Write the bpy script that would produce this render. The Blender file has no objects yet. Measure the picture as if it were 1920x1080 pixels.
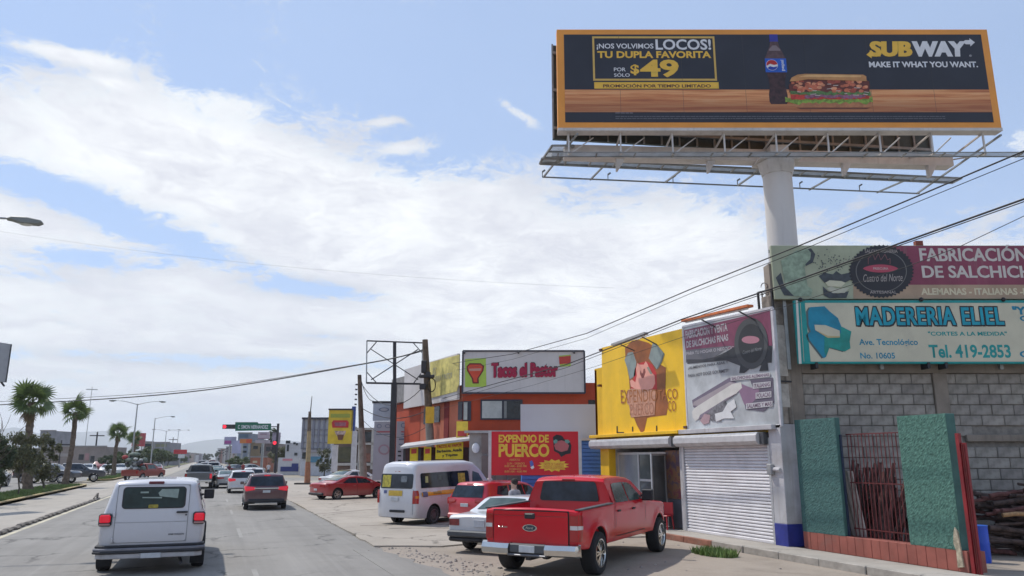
import bpy, bmesh, math, random
from mathutils import Vector, Matrix
R = math.radians
random.seed(7)
SC = bpy.context.scene
COL = SC.collection

# ------------------------------------------------------------------ camera
EYE = 2.1                                   # height of the lens over the road
FPX = 1430.0
PITCH = math.atan((860 - 540) / FPX)
YAW = math.atan((960 - 395) * math.cos(PITCH) / FPX)      # the road runs along +Y, the lens looks right of it
cam = bpy.data.cameras.new('camera')
cam.sensor_width = 36.0
cam.lens = 36.0 * FPX / 1920
cam.clip_start = 0.1
cam.clip_end = 20000
camo = bpy.data.objects.new('camera', cam)
COL.objects.link(camo)
camo.location = (0, 0, EYE)
camo.rotation_euler = (R(90) + PITCH, 0, -YAW)
SC.camera = camo

# ------------------------------------------------------------------ light
SUN_AZ, SUN_EL = -37.0, 57.0                # degrees, azimuth clockwise from +Y
SKY_STRENGTH = 0.1
sun = bpy.data.lights.new('sun', 'SUN')
sun.energy = 3.1
sun.angle = R(1.2)
sun.color = (1.0, 0.955, 0.88)
suno = bpy.data.objects.new('sun', sun)
COL.objects.link(suno)
_d = Vector((math.sin(R(SUN_AZ)) * math.cos(R(SUN_EL)), math.cos(R(SUN_AZ)) * math.cos(R(SUN_EL)), math.sin(R(SUN_EL))))
suno.rotation_euler = _d.to_track_quat('Z', 'Y').to_euler()
suno.location = _d * 50

SC.view_settings.view_transform = 'Standard'
SC.view_settings.look = 'None'
SC.view_settings.gamma = 1
SC.view_settings.exposure = 0.19
SC.view_settings.use_curve_mapping = False
SC.render.engine = 'CYCLES'
SC.cycles.max_bounces = 6
SC.cycles.diffuse_bounces = 3
SC.cycles.glossy_bounces = 3
SC.cycles.transmission_bounces = 4
SC.cycles.volume_bounces = 1
SC.cycles.use_denoising = True


class NT:
    """small helper for building node trees"""
    def __init__(s, tree):
        s.t = tree
        s.n = tree.nodes
        s.l = tree.links

    def node(s, typ, ins=None, **kw):
        nd = s.n.new(typ)
        for k, v in kw.items():
            setattr(nd, k, v)
        for k, v in (ins or {}).items():
            s.put(nd.inputs[k], v)
        return nd

    def put(s, sock, v):
        if isinstance(v, bpy.types.NodeSocket):
            s.l.new(v, sock)
        elif isinstance(v, bpy.types.Node):
            s.l.new(v.outputs[0], sock)
        else:
            try:
                sock.default_value = v
            except Exception:
                sock.default_value = tuple(v)[:3]

    def math(s, op, a, b=0.0, c=None, clamp=False):
        nd = s.n.new('ShaderNodeMath')
        nd.operation = op
        nd.use_clamp = clamp
        s.put(nd.inputs[0], a)
        s.put(nd.inputs[1], b)
        if c is not None:
            s.put(nd.inputs[2], c)
        return nd.outputs[0]

    def mix(s, fac, a, b, blend='MIX'):
        nd = s.n.new('ShaderNodeMix')
        nd.data_type = 'RGBA'
        nd.blend_type = blend
        s.put(nd.inputs[0], fac)
        s.put(nd.inputs[6], a)
        s.put(nd.inputs[7], b)
        return nd.outputs[2]

    def ramp(s, fac, pts):
        nd = s.n.new('ShaderNodeValToRGB')
        el = nd.color_ramp.elements
        while len(el) > 1:
            el.remove(el[-1])
        for i, (p, c) in enumerate(pts):
            if not isinstance(c, (tuple, list)):
                c = (c, c, c)
            e = el[0] if i == 0 else el.new(p)
            e.position = p
            e.color = (c[0], c[1], c[2], 1)
        s.put(nd.inputs[0], fac)
        return nd.outputs[0]

    def smooth(s, v, a, b):
        nd = s.n.new('ShaderNodeMapRange')
        nd.interpolation_type = 'SMOOTHSTEP'
        s.put(nd.inputs[0], v)
        nd.inputs[1].default_value = a
        nd.inputs[2].default_value = b
        return nd.outputs[0]

    def noise(s, vec, scale, detail=4, rough=0.5, dist=0.0):
        nd = s.n.new('ShaderNodeTexNoise')
        nd.inputs['Scale'].default_value = scale
        nd.inputs['Detail'].default_value = detail
        nd.inputs['Roughness'].default_value = rough
        nd.inputs['Distortion'].default_value = dist
        if vec is not None:
            s.put(nd.inputs['Vector'], vec)
        return nd


def build_world():
    w = bpy.data.worlds.new('World')
    SC.world = w
    w.use_nodes = True
    w.node_tree.nodes.clear()
    n = NT(w.node_tree)
    sky = n.node('ShaderNodeTexSky', sky_type='NISHITA', sun_disc=False)
    sky.sun_elevation = R(SUN_EL)
    sky.sun_rotation = R(SUN_AZ)
    sky.altitude = 1400
    sky.air_density = 1.0
    sky.dust_density = 1.2
    tc = n.node('ShaderNodeTexCoord').outputs['Generated']
    sep = n.node('ShaderNodeSeparateXYZ', {0: tc})
    x, y, z = sep.outputs
    az = n.math('MULTIPLY', n.math('ARCTAN2', x, y), 57.2958)
    el = n.math('MULTIPLY', n.math('ARCSINE', z), 57.2958)
    elc = n.math('MAXIMUM', el, 0.0)
    # cloud-plane coordinates: clouds shrink and flatten towards the horizon
    zz = n.math('ADD', n.math('MAXIMUM', z, 0.0), 0.16)
    pl = n.node('ShaderNodeCombineXYZ', {0: n.math('DIVIDE', x, zz), 1: n.math('DIVIDE', y, zz), 2: 0.0}).outputs[0]
    wv = n.node('ShaderNodeVectorMath', {0: n.node('ShaderNodeVectorMath', {0: n.noise(pl, 2.3, 5, 0.6).outputs['Color'], 1: (0.5, 0.5, 0.5)}, operation='SUBTRACT').outputs[0], 'Scale': 0.42}, operation='SCALE')
    pl = n.node('ShaderNodeVectorMath', {0: pl, 1: wv.outputs[0]}, operation='ADD').outputs[0]
    n1 = n.noise(pl, 1.15, 9, 0.58, 0.2).outputs[0]
    n2 = n.noise(pl, 3.6, 10, 0.66, 0.4).outputs[0]
    n3 = n.noise(pl, 0.55, 5, 0.5).outputs[0]
    nw = n.noise(pl, 11.0, 9, 0.72, 0.6).outputs[0]

    def blob(a, e, wa, we, amp, rot=0.0):
        """a soft elliptical patch of sky at azimuth a, elevation e"""
        da = n.math('SUBTRACT', az, a)
        de = n.math('SUBTRACT', el, e)
        c, s = math.cos(R(rot)), math.sin(R(rot))
        u = n.math('DIVIDE', n.math('ADD', n.math('MULTIPLY', da, c), n.math('MULTIPLY', de, s)), wa)
        v = n.math('DIVIDE', n.math('SUBTRACT', n.math('MULTIPLY', de, c), n.math('MULTIPLY', da, s)), we)
        r2 = n.math('ADD', n.math('MULTIPLY', u, u), n.math('MULTIPLY', v, v))
        return n.math('MULTIPLY', n.math('EXPONENT', n.math('MULTIPLY', r2, -1.0)), amp)

    # the upper edge of the great cloud bank falls from left to right
    top = n.math('ADD', 24.3, n.math('MULTIPLY', n.math('MAXIMUM', az, 0.0), -0.125))
    top = n.math('SUBTRACT', top, n.math('MULTIPLY', n.math('MAXIMUM', n.math('SUBTRACT', az, 33.0), 0.0), 0.25))
    top = n.math('ADD', top, n.math('MULTIPLY', n.math('MINIMUM', n.math('ADD', az, 4.0), 0.0), 0.16))
    edge = n.math('SUBTRACT', n.math('MAXIMUM', top, 12.0), el)
    cover = n.math('MULTIPLY', n.smooth(edge, -5.0, 5.0), 1.15)
    cover = n.math('SUBTRACT', cover, 0.33)
    for b in BLOBS:
        cover = n.math('ADD', cover, blob(*b))
    d = n.math('ADD', cover, n.math('MULTIPLY', n.math('SUBTRACT', n1, 0.5), 2.1))
    d = n.math('ADD', d, n.math('MULTIPLY', n.math('SUBTRACT', n2, 0.5), 1.9))
    d = n.math('ADD', d, n.math('MULTIPLY', n.math('SUBTRACT', nw, 0.5), 2.0))
    mask = n.math('POWER', n.smooth(d, -0.10, 0.50), 1.0)
    # body shading of the clouds: thin = bluish veil, thick = white with grey folds
    fold = n.math('ADD', n.math('ADD', n.math('MULTIPLY', n2, 0.6), n.math('MULTIPLY', n3, 0.35)), n.math('MULTIPLY', nw, 0.25))
    thick = n.smooth(d, 0.3, 1.1)
    bright = n.math('SUBTRACT', 1.03, n.math('MULTIPLY', n.smooth(fold, 0.42, 0.78), 0.34))
    low = n.smooth(el, 13.0, 1.0)
    white = n.mix(low, (8.3, 8.7, 9.0, 1), (7.1, 7.55, 7.75, 1))
    white = n.mix(n.math('MULTIPLY', thick, 0.45), white, (11.0, 11.0, 10.9, 1))
    cloud = n.mix(1.0, white, n.node('ShaderNodeCombineXYZ', {0: bright, 1: bright, 2: n.math('ADD', n.math('MULTIPLY', bright, 0.8), 0.2)}).outputs[0], 'MULTIPLY')
    # thin high veil between the clouds
    veil = n.math('ADD', 0.38, n.math('MULTIPLY', n3, 0.46))
    base = n.mix(veil, n.mix(1.0, sky.outputs[0], (0.98, 1.2, 1.42, 1), 'MULTIPLY'), (5.0, 6.3, 8.6, 1))
    base = n.mix(n.math('MULTIPLY', n.smooth(el, 10.0, 0.0), 0.85), base, (6.9, 7.45, 7.8, 1))
    colr = n.mix(mask, base, cloud)
    # below the horizon the sky only lights the underside of far haze
    bg = n.node('ShaderNodeBackground', {0: colr, 1: SKY_STRENGTH})
    out = n.node('ShaderNodeOutputWorld', {0: bg.outputs[0]})


# azimuth, elevation, half width, half height (degrees), amount, tilt
BLOBS = [
    (-12.0, 17.2, 7.5, 1.1, -1.1, -6), (-4.0, 14.8, 8.5, 1.1, -1.05, -10), (2.5, 16.6, 4.0, 0.8, -0.75, 0),
    (6.3, 12.2, 5.5, 0.9, -1.5, -3), (-9.5, 12.8, 5.5, 0.9, -0.9, 2), (-12.0, 11.4, 4.0, 0.5, -0.6, 0),
    (7.5, 8.7, 3.0, 0.35, -0.7, 0), (23.0, 7.6, 5.0, 0.4, -0.55, 0), (-2, 6.6, 18.0, 0.55, -0.8, 0),
    (-3.0, 20.5, 9.0, 3.5, 0.8, -8), (8.0, 17.5, 9.0, 3.5, 0.9, -12), (9.0, 22.5, 7.0, 1.6, -0.35, -6), (-2.0, 24.6, 4.0, 0.7, 0.35, 0),
    (20.0, 13.0, 14.0, 5.5, 0.7, -6), (32.0, 12.5, 6.0, 5.0, 0.55, 0), (36.0, 15.2, 5.5, 1.6, 0.45, 0),
    (-11.5, 25.6, 3.2, 0.45, 1.35, 2), (-8.5, 24.5, 1.2, 0.3, 0.9, 0), (13.0, 27.9, 3.5, 3.0, -0.5, 0),
    (21.5, 25.6, 2.4, 0.5, 0.95, -30), (24.5, 22.3, 0.9, 0.5, 0.6, 0), (12.5, 22.8, 2.2, 0.5, 0.75, 6),
    (27.0, 18.5, 6.0, 3.0, -0.5, 0), (33.0, 16.8, 1.6, 0.6, 0.4, 0), (40.0, 14.0, 2.4, 3.0, -0.5, 20),
    (46.0, 18.0, 6.0, 4.0, -0.35, 0), (57.5, 19.5, 3.2, 1.4, 0.85, 0), (52.0, 12.0, 6.0, 3.0, 0.25, 0),
    (19.0, 20.0, 1.3, 0.3, 0.8, 0), (11.0, 24.6, 1.5, 0.35, 0.8, 10), (30.0, 29.0, 14.0, 3.0, -0.4, 0),
]
build_world()

# ------------------------------------------------------------------ survey: a photo position + a known surface -> a place
def _ray(u, v):
    x, y, z = u - 960.0, FPX, 540.0 - v
    y, z = y * math.cos(PITCH) - z * math.sin(PITCH), y * math.sin(PITCH) + z * math.cos(PITCH)
    c, s = math.cos(YAW), math.sin(YAW)
    return Vector((x * c + y * s, -x * s + y * c, z))


def gnd(u, v, z=0.0):
    r = _ray(u, v)
    t = (z - EYE) / r.z
    return Vector((r.x * t, r.y * t, z))


def atx(u, v, X):
    r = _ray(u, v)
    t = X / r.x
    return Vector((X, r.y * t, EYE + r.z * t))


def dep(u, v, D):
    r = _ray(u, v)
    t = D / (r.x * math.sin(YAW) + r.y * math.cos(YAW))
    return Vector((r.x * t, r.y * t, EYE + r.z * t))


class Frame:
    """an upright surface: local x runs along it to the viewer's right, local y goes away from the viewer, z is up"""
    def __init__(s, x, y, rz):
        s.o = Vector((x, y, 0))
        s.rz = rz
        s.e = Vector((math.cos(rz), math.sin(rz), 0))
        s.n = Vector((-math.sin(rz), math.cos(rz), 0))

    def sz(s, u, v, off=0.0):
        r = _ray(u, v)
        p0 = s.o + s.n * off
        t = (p0.x * s.n.x + p0.y * s.n.y) / (r.x * s.n.x + r.y * s.n.y)
        p = Vector((r.x * t, r.y * t, EYE + r.z * t))
        return ((p - s.o).dot(s.e), p.z)

    def rect(s, u0, v0, u1, v1, off=0.0):
        """photo box -> (s0, s1, z0, z1)"""
        a, b = s.sz(u0, v0, off), s.sz(u1, v1, off)
        um = 0.5 * (u0 + u1)
        return (a[0], b[0], s.sz(um, v1, off)[1], s.sz(um, v0, off)[1])


def view_frame(D):
    """an upright surface square to the lens's azimuth, D metres ahead"""
    return Frame(D * math.sin(YAW), D * math.cos(YAW), -YAW)


# ------------------------------------------------------------------ materials
MATS = {}


def mat(name, col, rough=0.6, metal=0.0, var=0.12, scale=4.0, bump=0.0, bscale=30.0, coat=0.0, dirt=0.0, dirtcol=(0.12, 0.1, 0.08), spec=0.5, emit=None, streak=0.0, dust=0.0):
    if name in MATS:
        return MATS[name]
    m = bpy.data.materials.new(name)
    m.use_nodes = True
    m.node_tree.nodes.clear()
    n = NT(m.node_tree)
    b = n.node('ShaderNodeBsdfPrincipled')
    o = n.node('ShaderNodeOutputMaterial', {0: b.outputs[0]})
    tc = n.node('ShaderNodeTexCoord').outputs['Object']
    c = (col[0], col[1], col[2], 1)
    cur = c
    if var > 0:
        nz = n.noise(tc, scale, 6, 0.6).outputs[0]
        lo = tuple(max(0, k * (1 - var)) for k in col) + (1,)
        hi = tuple(min(1, k * (1 + var)) for k in col) + (1,)
        cur = n.mix(n.smooth(nz, 0.3, 0.7), lo, hi)
    if dirt > 0:
        nz = n.noise(tc, scale * 0.6, 8, 0.68, 0.6).outputs[0]
        cur = n.mix(n.math('MULTIPLY', n.smooth(nz, 0.5, 0.72), dirt), cur, dirtcol + (1,))
    if streak > 0:
        mp = n.node('ShaderNodeMapping', {0: tc})
        mp.inputs['Scale'].default_value = (9, 9, 0.5)
        nz = n.noise(mp.outputs[0], 1.0, 5, 0.6).outputs[0]
        cur = n.mix(n.math('MULTIPLY', n.smooth(nz, 0.52, 0.75), streak), cur, dirtcol + (1,))
    if dust > 0:                                # road dust thrown up from below
        sp = n.node('ShaderNodeSeparateXYZ', {0: tc}).outputs[2]
        k = n.math('MULTIPLY', n.smooth(sp, 0.95, 0.25), n.math('ADD', 0.35, n.noise(tc, 5.0, 6, 0.65).outputs[0]))
        cur = n.mix(n.math('MULTIPLY', k, dust), cur, (0.33, 0.29, 0.24, 1))
    n.put(b.inputs['Base Color'], cur)
    b.inputs['Roughness'].default_value = rough
    b.inputs['Metallic'].default_value = metal
    b.inputs['Specular IOR Level'].default_value = spec
    if coat:
        b.inputs['Coat Weight'].default_value = coat
        b.inputs['Coat Roughness'].default_value = 0.04
    if bump > 0:
        nb = n.noise(tc, bscale, 6, 0.6).outputs[0]
        bp = n.node('ShaderNodeBump', {'Strength': bump, 'Height': nb})
        bp.inputs['Distance'].default_value = 0.02
        n.put(b.inputs['Normal'], bp.outputs[0])
    if emit:
        b.inputs['Emission Color'].default_value = (emit[0], emit[1], emit[2], 1)
        b.inputs['Emission Strength'].default_value = emit[3]
    MATS[name] = m
    return m


def srgb(r, g, b):
    f = lambda c: (c / 255 / 12.92) if c <= 10 else ((c / 255 + 0.055) / 1.055) ** 2.4
    return (f(r), f(g), f(b))


# ------------------------------------------------------------------ mesh helpers
class MB:
    """collects primitives, then links them as one mesh object"""
    def __init__(s):
        s.v = []
        s.f = []
        s.mi = []
        s.cur = 0

    def add(s, vs, fs):
        b = len(s.v)
        s.v += [tuple(v) for v in vs]
        for f in fs:
            s.f.append([b + i for i in f])
            s.mi.append(s.cur)

    def box(s, x0, x1, y0, y1, z0, z1):
        s.add([(x0, y0, z0), (x1, y0, z0), (x1, y1, z0), (x0, y1, z0), (x0, y0, z1), (x1, y0, z1), (x1, y1, z1), (x0, y1, z1)],
              [(0, 3, 2, 1), (4, 5, 6, 7), (0, 1, 5, 4), (1, 2, 6, 5), (2, 3, 7, 6), (3, 0, 4, 7)])
        return s

    def hexa(s, p):
        s.add(p, [(0, 3, 2, 1), (4, 5, 6, 7), (0, 1, 5, 4), (1, 2, 6, 5), (2, 3, 7, 6), (3, 0, 4, 7)])
        return s

    def bar(s, a, b, w, h=None):
        """a square bar from a to b"""
        a, b = Vector(a), Vector(b)
        h = h or w
        d = (b - a).normalized()
        up = Vector((0, 0, 1)) if abs(d.z) < 0.95 else Vector((1, 0, 0))
        x = d.cross(up).normalized() * (w / 2)
        y = x.cross(d).normalized() * (h / 2)
        s.hexa([a - x - y, a + x - y, a + x + y, a - x + y, b - x - y, b + x - y, b + x + y, b - x + y])
        return s

    def cyl(s, a, b, r0, r1=None, n=10, cap=True):
        a, b = Vector(a), Vector(b)
        r1 = r0 if r1 is None else r1
        d = (b - a).normalized()
        up = Vector((0, 0, 1)) if abs(d.z) < 0.95 else Vector((1, 0, 0))
        x = d.cross(up).normalized()
        y = x.cross(d).normalized()
        vs = []
        for c, r in ((a, r0), (b, r1)):
            for i in range(n):
                t = 2 * math.pi * i / n
                vs.append(c + x * math.cos(t) * r + y * math.sin(t) * r)
        fs = [(i, (i + 1) % n, n + (i + 1) % n, n + i) for i in range(n)]
        if cap:
            fs += [tuple(range(n))[::-1], tuple(range(n, 2 * n))]
        s.add(vs, fs)
        return s

    def tube(s, pts, r, n=6, r1=None):
        r1 = r if r1 is None else r1
        P = [Vector(p) for p in pts]
        vs = []
        k = len(P)
        for j, p in enumerate(P):
            d = (P[min(j + 1, k - 1)] - P[max(j - 1, 0)]).normalized()
            up = Vector((0, 0, 1)) if abs(d.z) < 0.97 else Vector((1, 0, 0))
            x = d.cross(up).normalized()
            y = x.cross(d).normalized()
            rr = r + (r1 - r) * j / max(1, k - 1)
            for i in range(n):
                t = 2 * math.pi * i / n
                vs.append(p + x * math.cos(t) * rr + y * math.sin(t) * rr)
        fs = []
        for j in range(k - 1):
            for i in range(n):
                fs.append((j * n + i, j * n + (i + 1) % n, (j + 1) * n + (i + 1) % n, (j + 1) * n + i))
        fs += [tuple(range(n))[::-1], tuple(range((k - 1) * n, k * n))]
        s.add(vs, fs)
        return s

    def slab(s, pts, y0, y1):
        """outline in x,z given thickness along y (a board, a cut-out)"""
        k = len(pts)
        vs = [(p[0], y0, p[1]) for p in pts] + [(p[0], y1, p[1]) for p in pts]
        fs = [tuple(range(k)), tuple(range(k, 2 * k))[::-1]] + [(i, i + k, (i + 1) % k + k, (i + 1) % k) for i in range(k)]
        s.add(vs, fs)
        return s

    def floor(s, pts, z0, z1):
        """outline in x,y given thickness along z"""
        k = len(pts)
        vs = [(p[0], p[1], z0) for p in pts] + [(p[0], p[1], z1) for p in pts]
        fs = [tuple(range(k))[::-1], tuple(range(k, 2 * k))] + [(i, (i + 1) % k, (i + 1) % k + k, i + k) for i in range(k)]
        s.add(vs, fs)
        return s

    def quad(s, a, b, c, d):
        s.add([a, b, c, d], [(0, 1, 2, 3)])
        return s

    def ball(s, c, r, nu=10, nv=7, sq=(1, 1, 1)):
        vs = [(c[0], c[1], c[2] + r * sq[2])]
        for j in range(1, nv):
            ph = math.pi * j / nv
            for i in range(nu):
                t = 2 * math.pi * i / nu
                vs.append((c[0] + r * sq[0] * math.sin(ph) * math.cos(t), c[1] + r * sq[1] * math.sin(ph) * math.sin(t), c[2] + r * sq[2] * math.cos(ph)))
        vs.append((c[0], c[1], c[2] - r * sq[2]))
        L = len(vs) - 1
        fs = [(0, 1 + i, 1 + (i + 1) % nu) for i in range(nu)]
        for j in range(nv - 2):
            for i in range(nu):
                a = 1 + j * nu
                fs.append((a + i, a + nu + i, a + nu + (i + 1) % nu, a + (i + 1) % nu))
        fs += [(L, L - nu + (i + 1) % nu, L - nu + i) for i in range(nu)]
        s.add(vs, fs)
        return s

    def mesh(s, name, mats, smooth=False, bevel=0.0):
        me = bpy.data.meshes.new(name)
        me.from_pydata(s.v, [], s.f)
        if not isinstance(mats, (list, tuple)):
            mats = [mats]
        for m in mats:
            me.materials.append(m)
        if len(mats) > 1:
            me.polygons.foreach_set('material_index', s.mi)
        if bevel > 0:
            bm = bmesh.new()
            bm.from_mesh(me)
            bmesh.ops.bevel(bm, geom=[e for e in bm.edges if len(e.link_faces) == 2 and e.calc_face_angle(0) > 0.6], offset=bevel, segments=1, affect='EDGES', clamp_overlap=True)
            bm.to_mesh(me)
            bm.free()
        if smooth:
            me.shade_smooth()
            if smooth is not True:
                me.set_sharp_from_angle(angle=R(smooth))
        me.update()
        return me

    def build(s, name, mats, parent=None, smooth=False, bevel=0.0, loc=None, rz=None, tagv=None):
        o = bpy.data.objects.new(name, s.mesh(name, mats, smooth, bevel))
        COL.objects.link(o)
        if parent:
            o.parent = parent
        if loc is not None:
            o.location = loc
        if rz is not None:
            o.rotation_euler = (0, 0, rz)
        return o


def tag(o, label=None, cat=None, group=None, kind=None):
    if label:
        o['label'] = label
    if cat:
        o['category'] = cat
    if group:
        o['group'] = group
    if kind:
        o['kind'] = kind
    return o


def thing(name, label, cat, loc=(0, 0, 0), rz=0.0, group=None):
    o = bpy.data.objects.new(name, None)
    o.empty_display_size = 0.3
    COL.objects.link(o)
    o.location = loc
    o.rotation_euler = (0, 0, rz)
    return tag(o, label, cat, group)


def fthing(name, label, cat, fr, group=None):
    return thing(name, label, cat, fr.o, fr.rz, group)


def place_mesh(name, me, parent=None, loc=(0, 0, 0), rot=(0, 0, 0), scale=(1, 1, 1)):
    o = bpy.data.objects.new(name, me)
    COL.objects.link(o)
    o.parent = parent
    o.location = loc
    o.rotation_euler = rot
    o.scale = scale
    return o


def copy_tree(o, parent=None, loc=None, rz=None, label=None):
    c = o.copy()
    COL.objects.link(c)
    if parent:
        c.parent = parent
    if loc is not None:
        c.location = loc
    if rz is not None:
        c.rotation_euler = (0, 0, rz)
    if label:
        c['label'] = label
    for ch in KIDS.get(o.name, None) or [k for k in o.children]:
        copy_tree(ch, c)
    return c


KIDS = {}
_fonts = {}


def text_mesh(txt, bold=0.0, shear=0.0, space=1.0, align='CENTER'):
    cu = bpy.data.curves.new('lettering', 'FONT')
    cu.body = txt
    cu.offset = bold
    cu.shear = shear
    cu.space_character = space
    cu.align_x = align
    cu.resolution_u = 3
    cu.extrude = 0.0
    o = bpy.data.objects.new('lettering', cu)
    COL.objects.link(o)
    bpy.context.view_layer.update()
    dg = bpy.context.evaluated_depsgraph_get()
    me = bpy.data.meshes.new_from_object(o.evaluated_get(dg))
    bpy.data.objects.remove(o)
    bpy.data.curves.remove(cu)
    return me


def text(parent, txt, m, x0, x1, z0, z1, y=-0.006, bold=0.02, shear=0.0, name='lettering', space=1.0, thick=0.0, curve=None, warp=None):
    """lettering fitted to the box x0..x1, z0..z1 on the local plane y"""
    me = text_mesh(txt, bold, shear, space)
    vs = [v.co.copy() for v in me.vertices]
    a, b = min(v.x for v in vs), max(v.x for v in vs)
    c, d = min(v.y for v in vs), max(v.y for v in vs)
    for v in me.vertices:
        fx = (v.co.x - a) / (b - a)
        fz = (v.co.y - c) / (d - c)
        v.co = (x0 + fx * (x1 - x0), y, z0 + fz * (z1 - z0))
        if warp:
            v.co = warp(v.co)
    if thick > 0:
        bm = bmesh.new()
        bm.from_mesh(me)
        r = bmesh.ops.extrude_face_region(bm, geom=list(bm.faces))
        bmesh.ops.translate(bm, verts=[g for g in r['geom'] if isinstance(g, bmesh.types.BMVert)], vec=(0, -thick, 0))
        bmesh.ops.recalc_face_normals(bm, faces=list(bm.faces))
        bm.to_mesh(me)
        bm.free()
    me.materials.clear()
    me.materials.append(m)
    o = bpy.data.objects.new(name, me)
    COL.objects.link(o)
    o.parent = parent
    return o


def flat(parent, name, m, pts, y=-0.004, th=0.002):
    """a printed or painted shape lying on a board"""
    return MB().slab(pts, y - th, y).build(name, m, parent)


def ell(cx, cz, rx, rz, n=28, wob=0.0, k=0, a0=0.0, a1=2 * math.pi):
    out = []
    for i in range(n):
        t = a0 + (a1 - a0) * i / (n if abs(a1 - a0) > 6.2 else n - 1)
        w = 1 + (wob * (1 if i % 2 else -1) if k == 0 else wob * math.sin(k * t))
        out.append((cx + rx * w * math.cos(t), cz + rz * w * math.sin(t)))
    return out


def rrect(x0, x1, z0, z1, r, n=4):
    out = []
    for cx, cz, a in ((x1 - r, z0 + r, -90), (x1 - r, z1 - r, 0), (x0 + r, z1 - r, 90), (x0 + r, z0 + r, 180)):
        for i in range(n + 1):
            t = R(a + 90 * i / n)
            out.append((cx + r * math.cos(t), cz + r * math.sin(t)))
    return out

# ------------------------------------------------------------------ the setting
def ground_mat(name, c0, c1, rough=0.85, streak=0.0, crack=0.0, grit=0.25, stain=0.3, gscale=55.0):
    """worn paving: broad tonal patches, wheel tracks along the road, fine grit, cracks and oil stains"""
    m = bpy.data.materials.new(name)
    m.use_nodes = True
    m.node_tree.nodes.clear()
    n = NT(m.node_tree)
    b = n.node('ShaderNodeBsdfPrincipled')
    n.node('ShaderNodeOutputMaterial', {0: b.outputs[0]})
    tc = n.node('ShaderNodeNewGeometry').outputs['Position']
    big = n.noise(tc, 0.16, 6, 0.6).outputs[0]
    mid = n.noise(tc, 0.9, 8, 0.68, 0.4).outputs[0]
    fine = n.noise(tc, gscale, 5, 0.7).outputs[0]
    cur = n.mix(n.smooth(big, 0.3, 0.7), c0 + (1,), c1 + (1,))
    cur = n.mix(n.math('MULTIPLY', n.smooth(mid, 0.42, 0.72), 0.5), cur, tuple(k * 0.70 for k in c0) + (1,))
    if streak:
        mp = n.node('ShaderNodeMapping', {0: tc})
        mp.inputs['Scale'].default_value = (1.3, 0.03, 1)
        st = n.noise(mp.outputs[0], 1.0, 5, 0.6).outputs[0]
        cur = n.mix(n.math('MULTIPLY', n.smooth(st, 0.40, 0.72), streak), cur, tuple(k * 0.66 for k in c0) + (1,))
        mp = n.node('ShaderNodeMapping', {0: tc})
        mp.inputs['Scale'].default_value = (5.0, 0.09, 1)
        st = n.noise(mp.outputs[0], 1.0, 6, 0.65).outputs[0]
        cur = n.mix(n.math('MULTIPLY', n.smooth(st, 0.5, 0.8), streak * 0.6), cur, tuple(min(1, k * 1.25) for k in c1) + (1,))
    if stain:
        so = n.noise(tc, 0.55, 7, 0.72, 1.2).outputs[0]
        cur = n.mix(n.math('MULTIPLY', n.smooth(so, 0.6, 0.7), stain), cur, tuple(k * 0.45 for k in c0) + (1,))
    cur = n.mix(n.math('MULTIPLY', n.smooth(fine, 0.4, 0.7), 0.3), cur, tuple(min(1, k * 1.35) for k in c1) + (1,))
    h = n.math('MULTIPLY', fine, grit)
    if crack:
        dv = n.noise(tc, 1.6, 5, 0.7)
        vv = n.node('ShaderNodeVectorMath', {0: tc, 1: dv.outputs['Color']}, operation='ADD')
        vo = n.node('ShaderNodeTexVoronoi', {'Vector': vv.outputs[0], 'Scale': 0.33}, feature='DISTANCE_TO_EDGE')
        line = n.smooth(vo.outputs[0], 0.02, 0.004)
        gate = n.smooth(n.noise(tc, 0.4, 3).outputs[0], 0.45, 0.6)
        line = n.math('MULTIPLY', line, gate)
        cur = n.mix(n.math('MULTIPLY', line, crack), cur, tuple(k * 0.3 for k in c0) + (1,))
        h = n.math('SUBTRACT', h, n.math('MULTIPLY', line, 0.5))
    n.put(b.inputs['Base Color'], cur)
    b.inputs['Roughness'].default_value = rough
    bp = n.node('ShaderNodeBump', {'Strength': 0.6, 'Height': h})
    bp.inputs['Distance'].default_value = 0.02
    n.put(b.inputs['Normal'], bp.outputs[0])
    MATS[name] = m
    return m


ASPH = ground_mat('worn_asphalt', (0.22, 0.205, 0.185), (0.265, 0.248, 0.225), streak=0.6, crack=0.75, stain=0.3)
CONC = ground_mat('concrete_lane', (0.33, 0.295, 0.25), (0.39, 0.35, 0.30), streak=0.25, crack=0.5, stain=0.12)
APRON = ground_mat('dusty_apron', (0.32, 0.278, 0.23), (0.40, 0.35, 0.295), crack=0.9, stain=0.5, streak=0.12)
DIRT = ground_mat('packed_dirt', (0.27, 0.222, 0.178), (0.36, 0.305, 0.25), stain=0.5, grit=1.0, gscale=22.0)
EARTH = ground_mat('dry_earth', (0.25, 0.215, 0.165), (0.31, 0.275, 0.215), stain=0.2)
PAVE = ground_mat('pavement_concrete', (0.33, 0.30, 0.26), (0.41, 0.375, 0.33), crack=0.6, stain=0.3)
GRASSG = ground_mat('grass_soil', (0.075, 0.10, 0.035), (0.13, 0.15, 0.06), stain=0.2)
KERBY = mat('yellow_kerb_paint', (0.46, 0.35, 0.17), 0.8, var=0.25, scale=2.0, dirt=0.6, dirtcol=(0.3, 0.26, 0.2))
KERBC = mat('kerb_concrete', (0.36, 0.33, 0.29), 0.85, var=0.2, scale=3, dirt=0.4, bump=0.3)
KERBR = mat('red_kerb_paint', (0.27, 0.115, 0.075), 0.8, var=0.25, scale=4, dirt=0.7, dirtcol=(0.3, 0.26, 0.2), bump=0.3)


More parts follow.
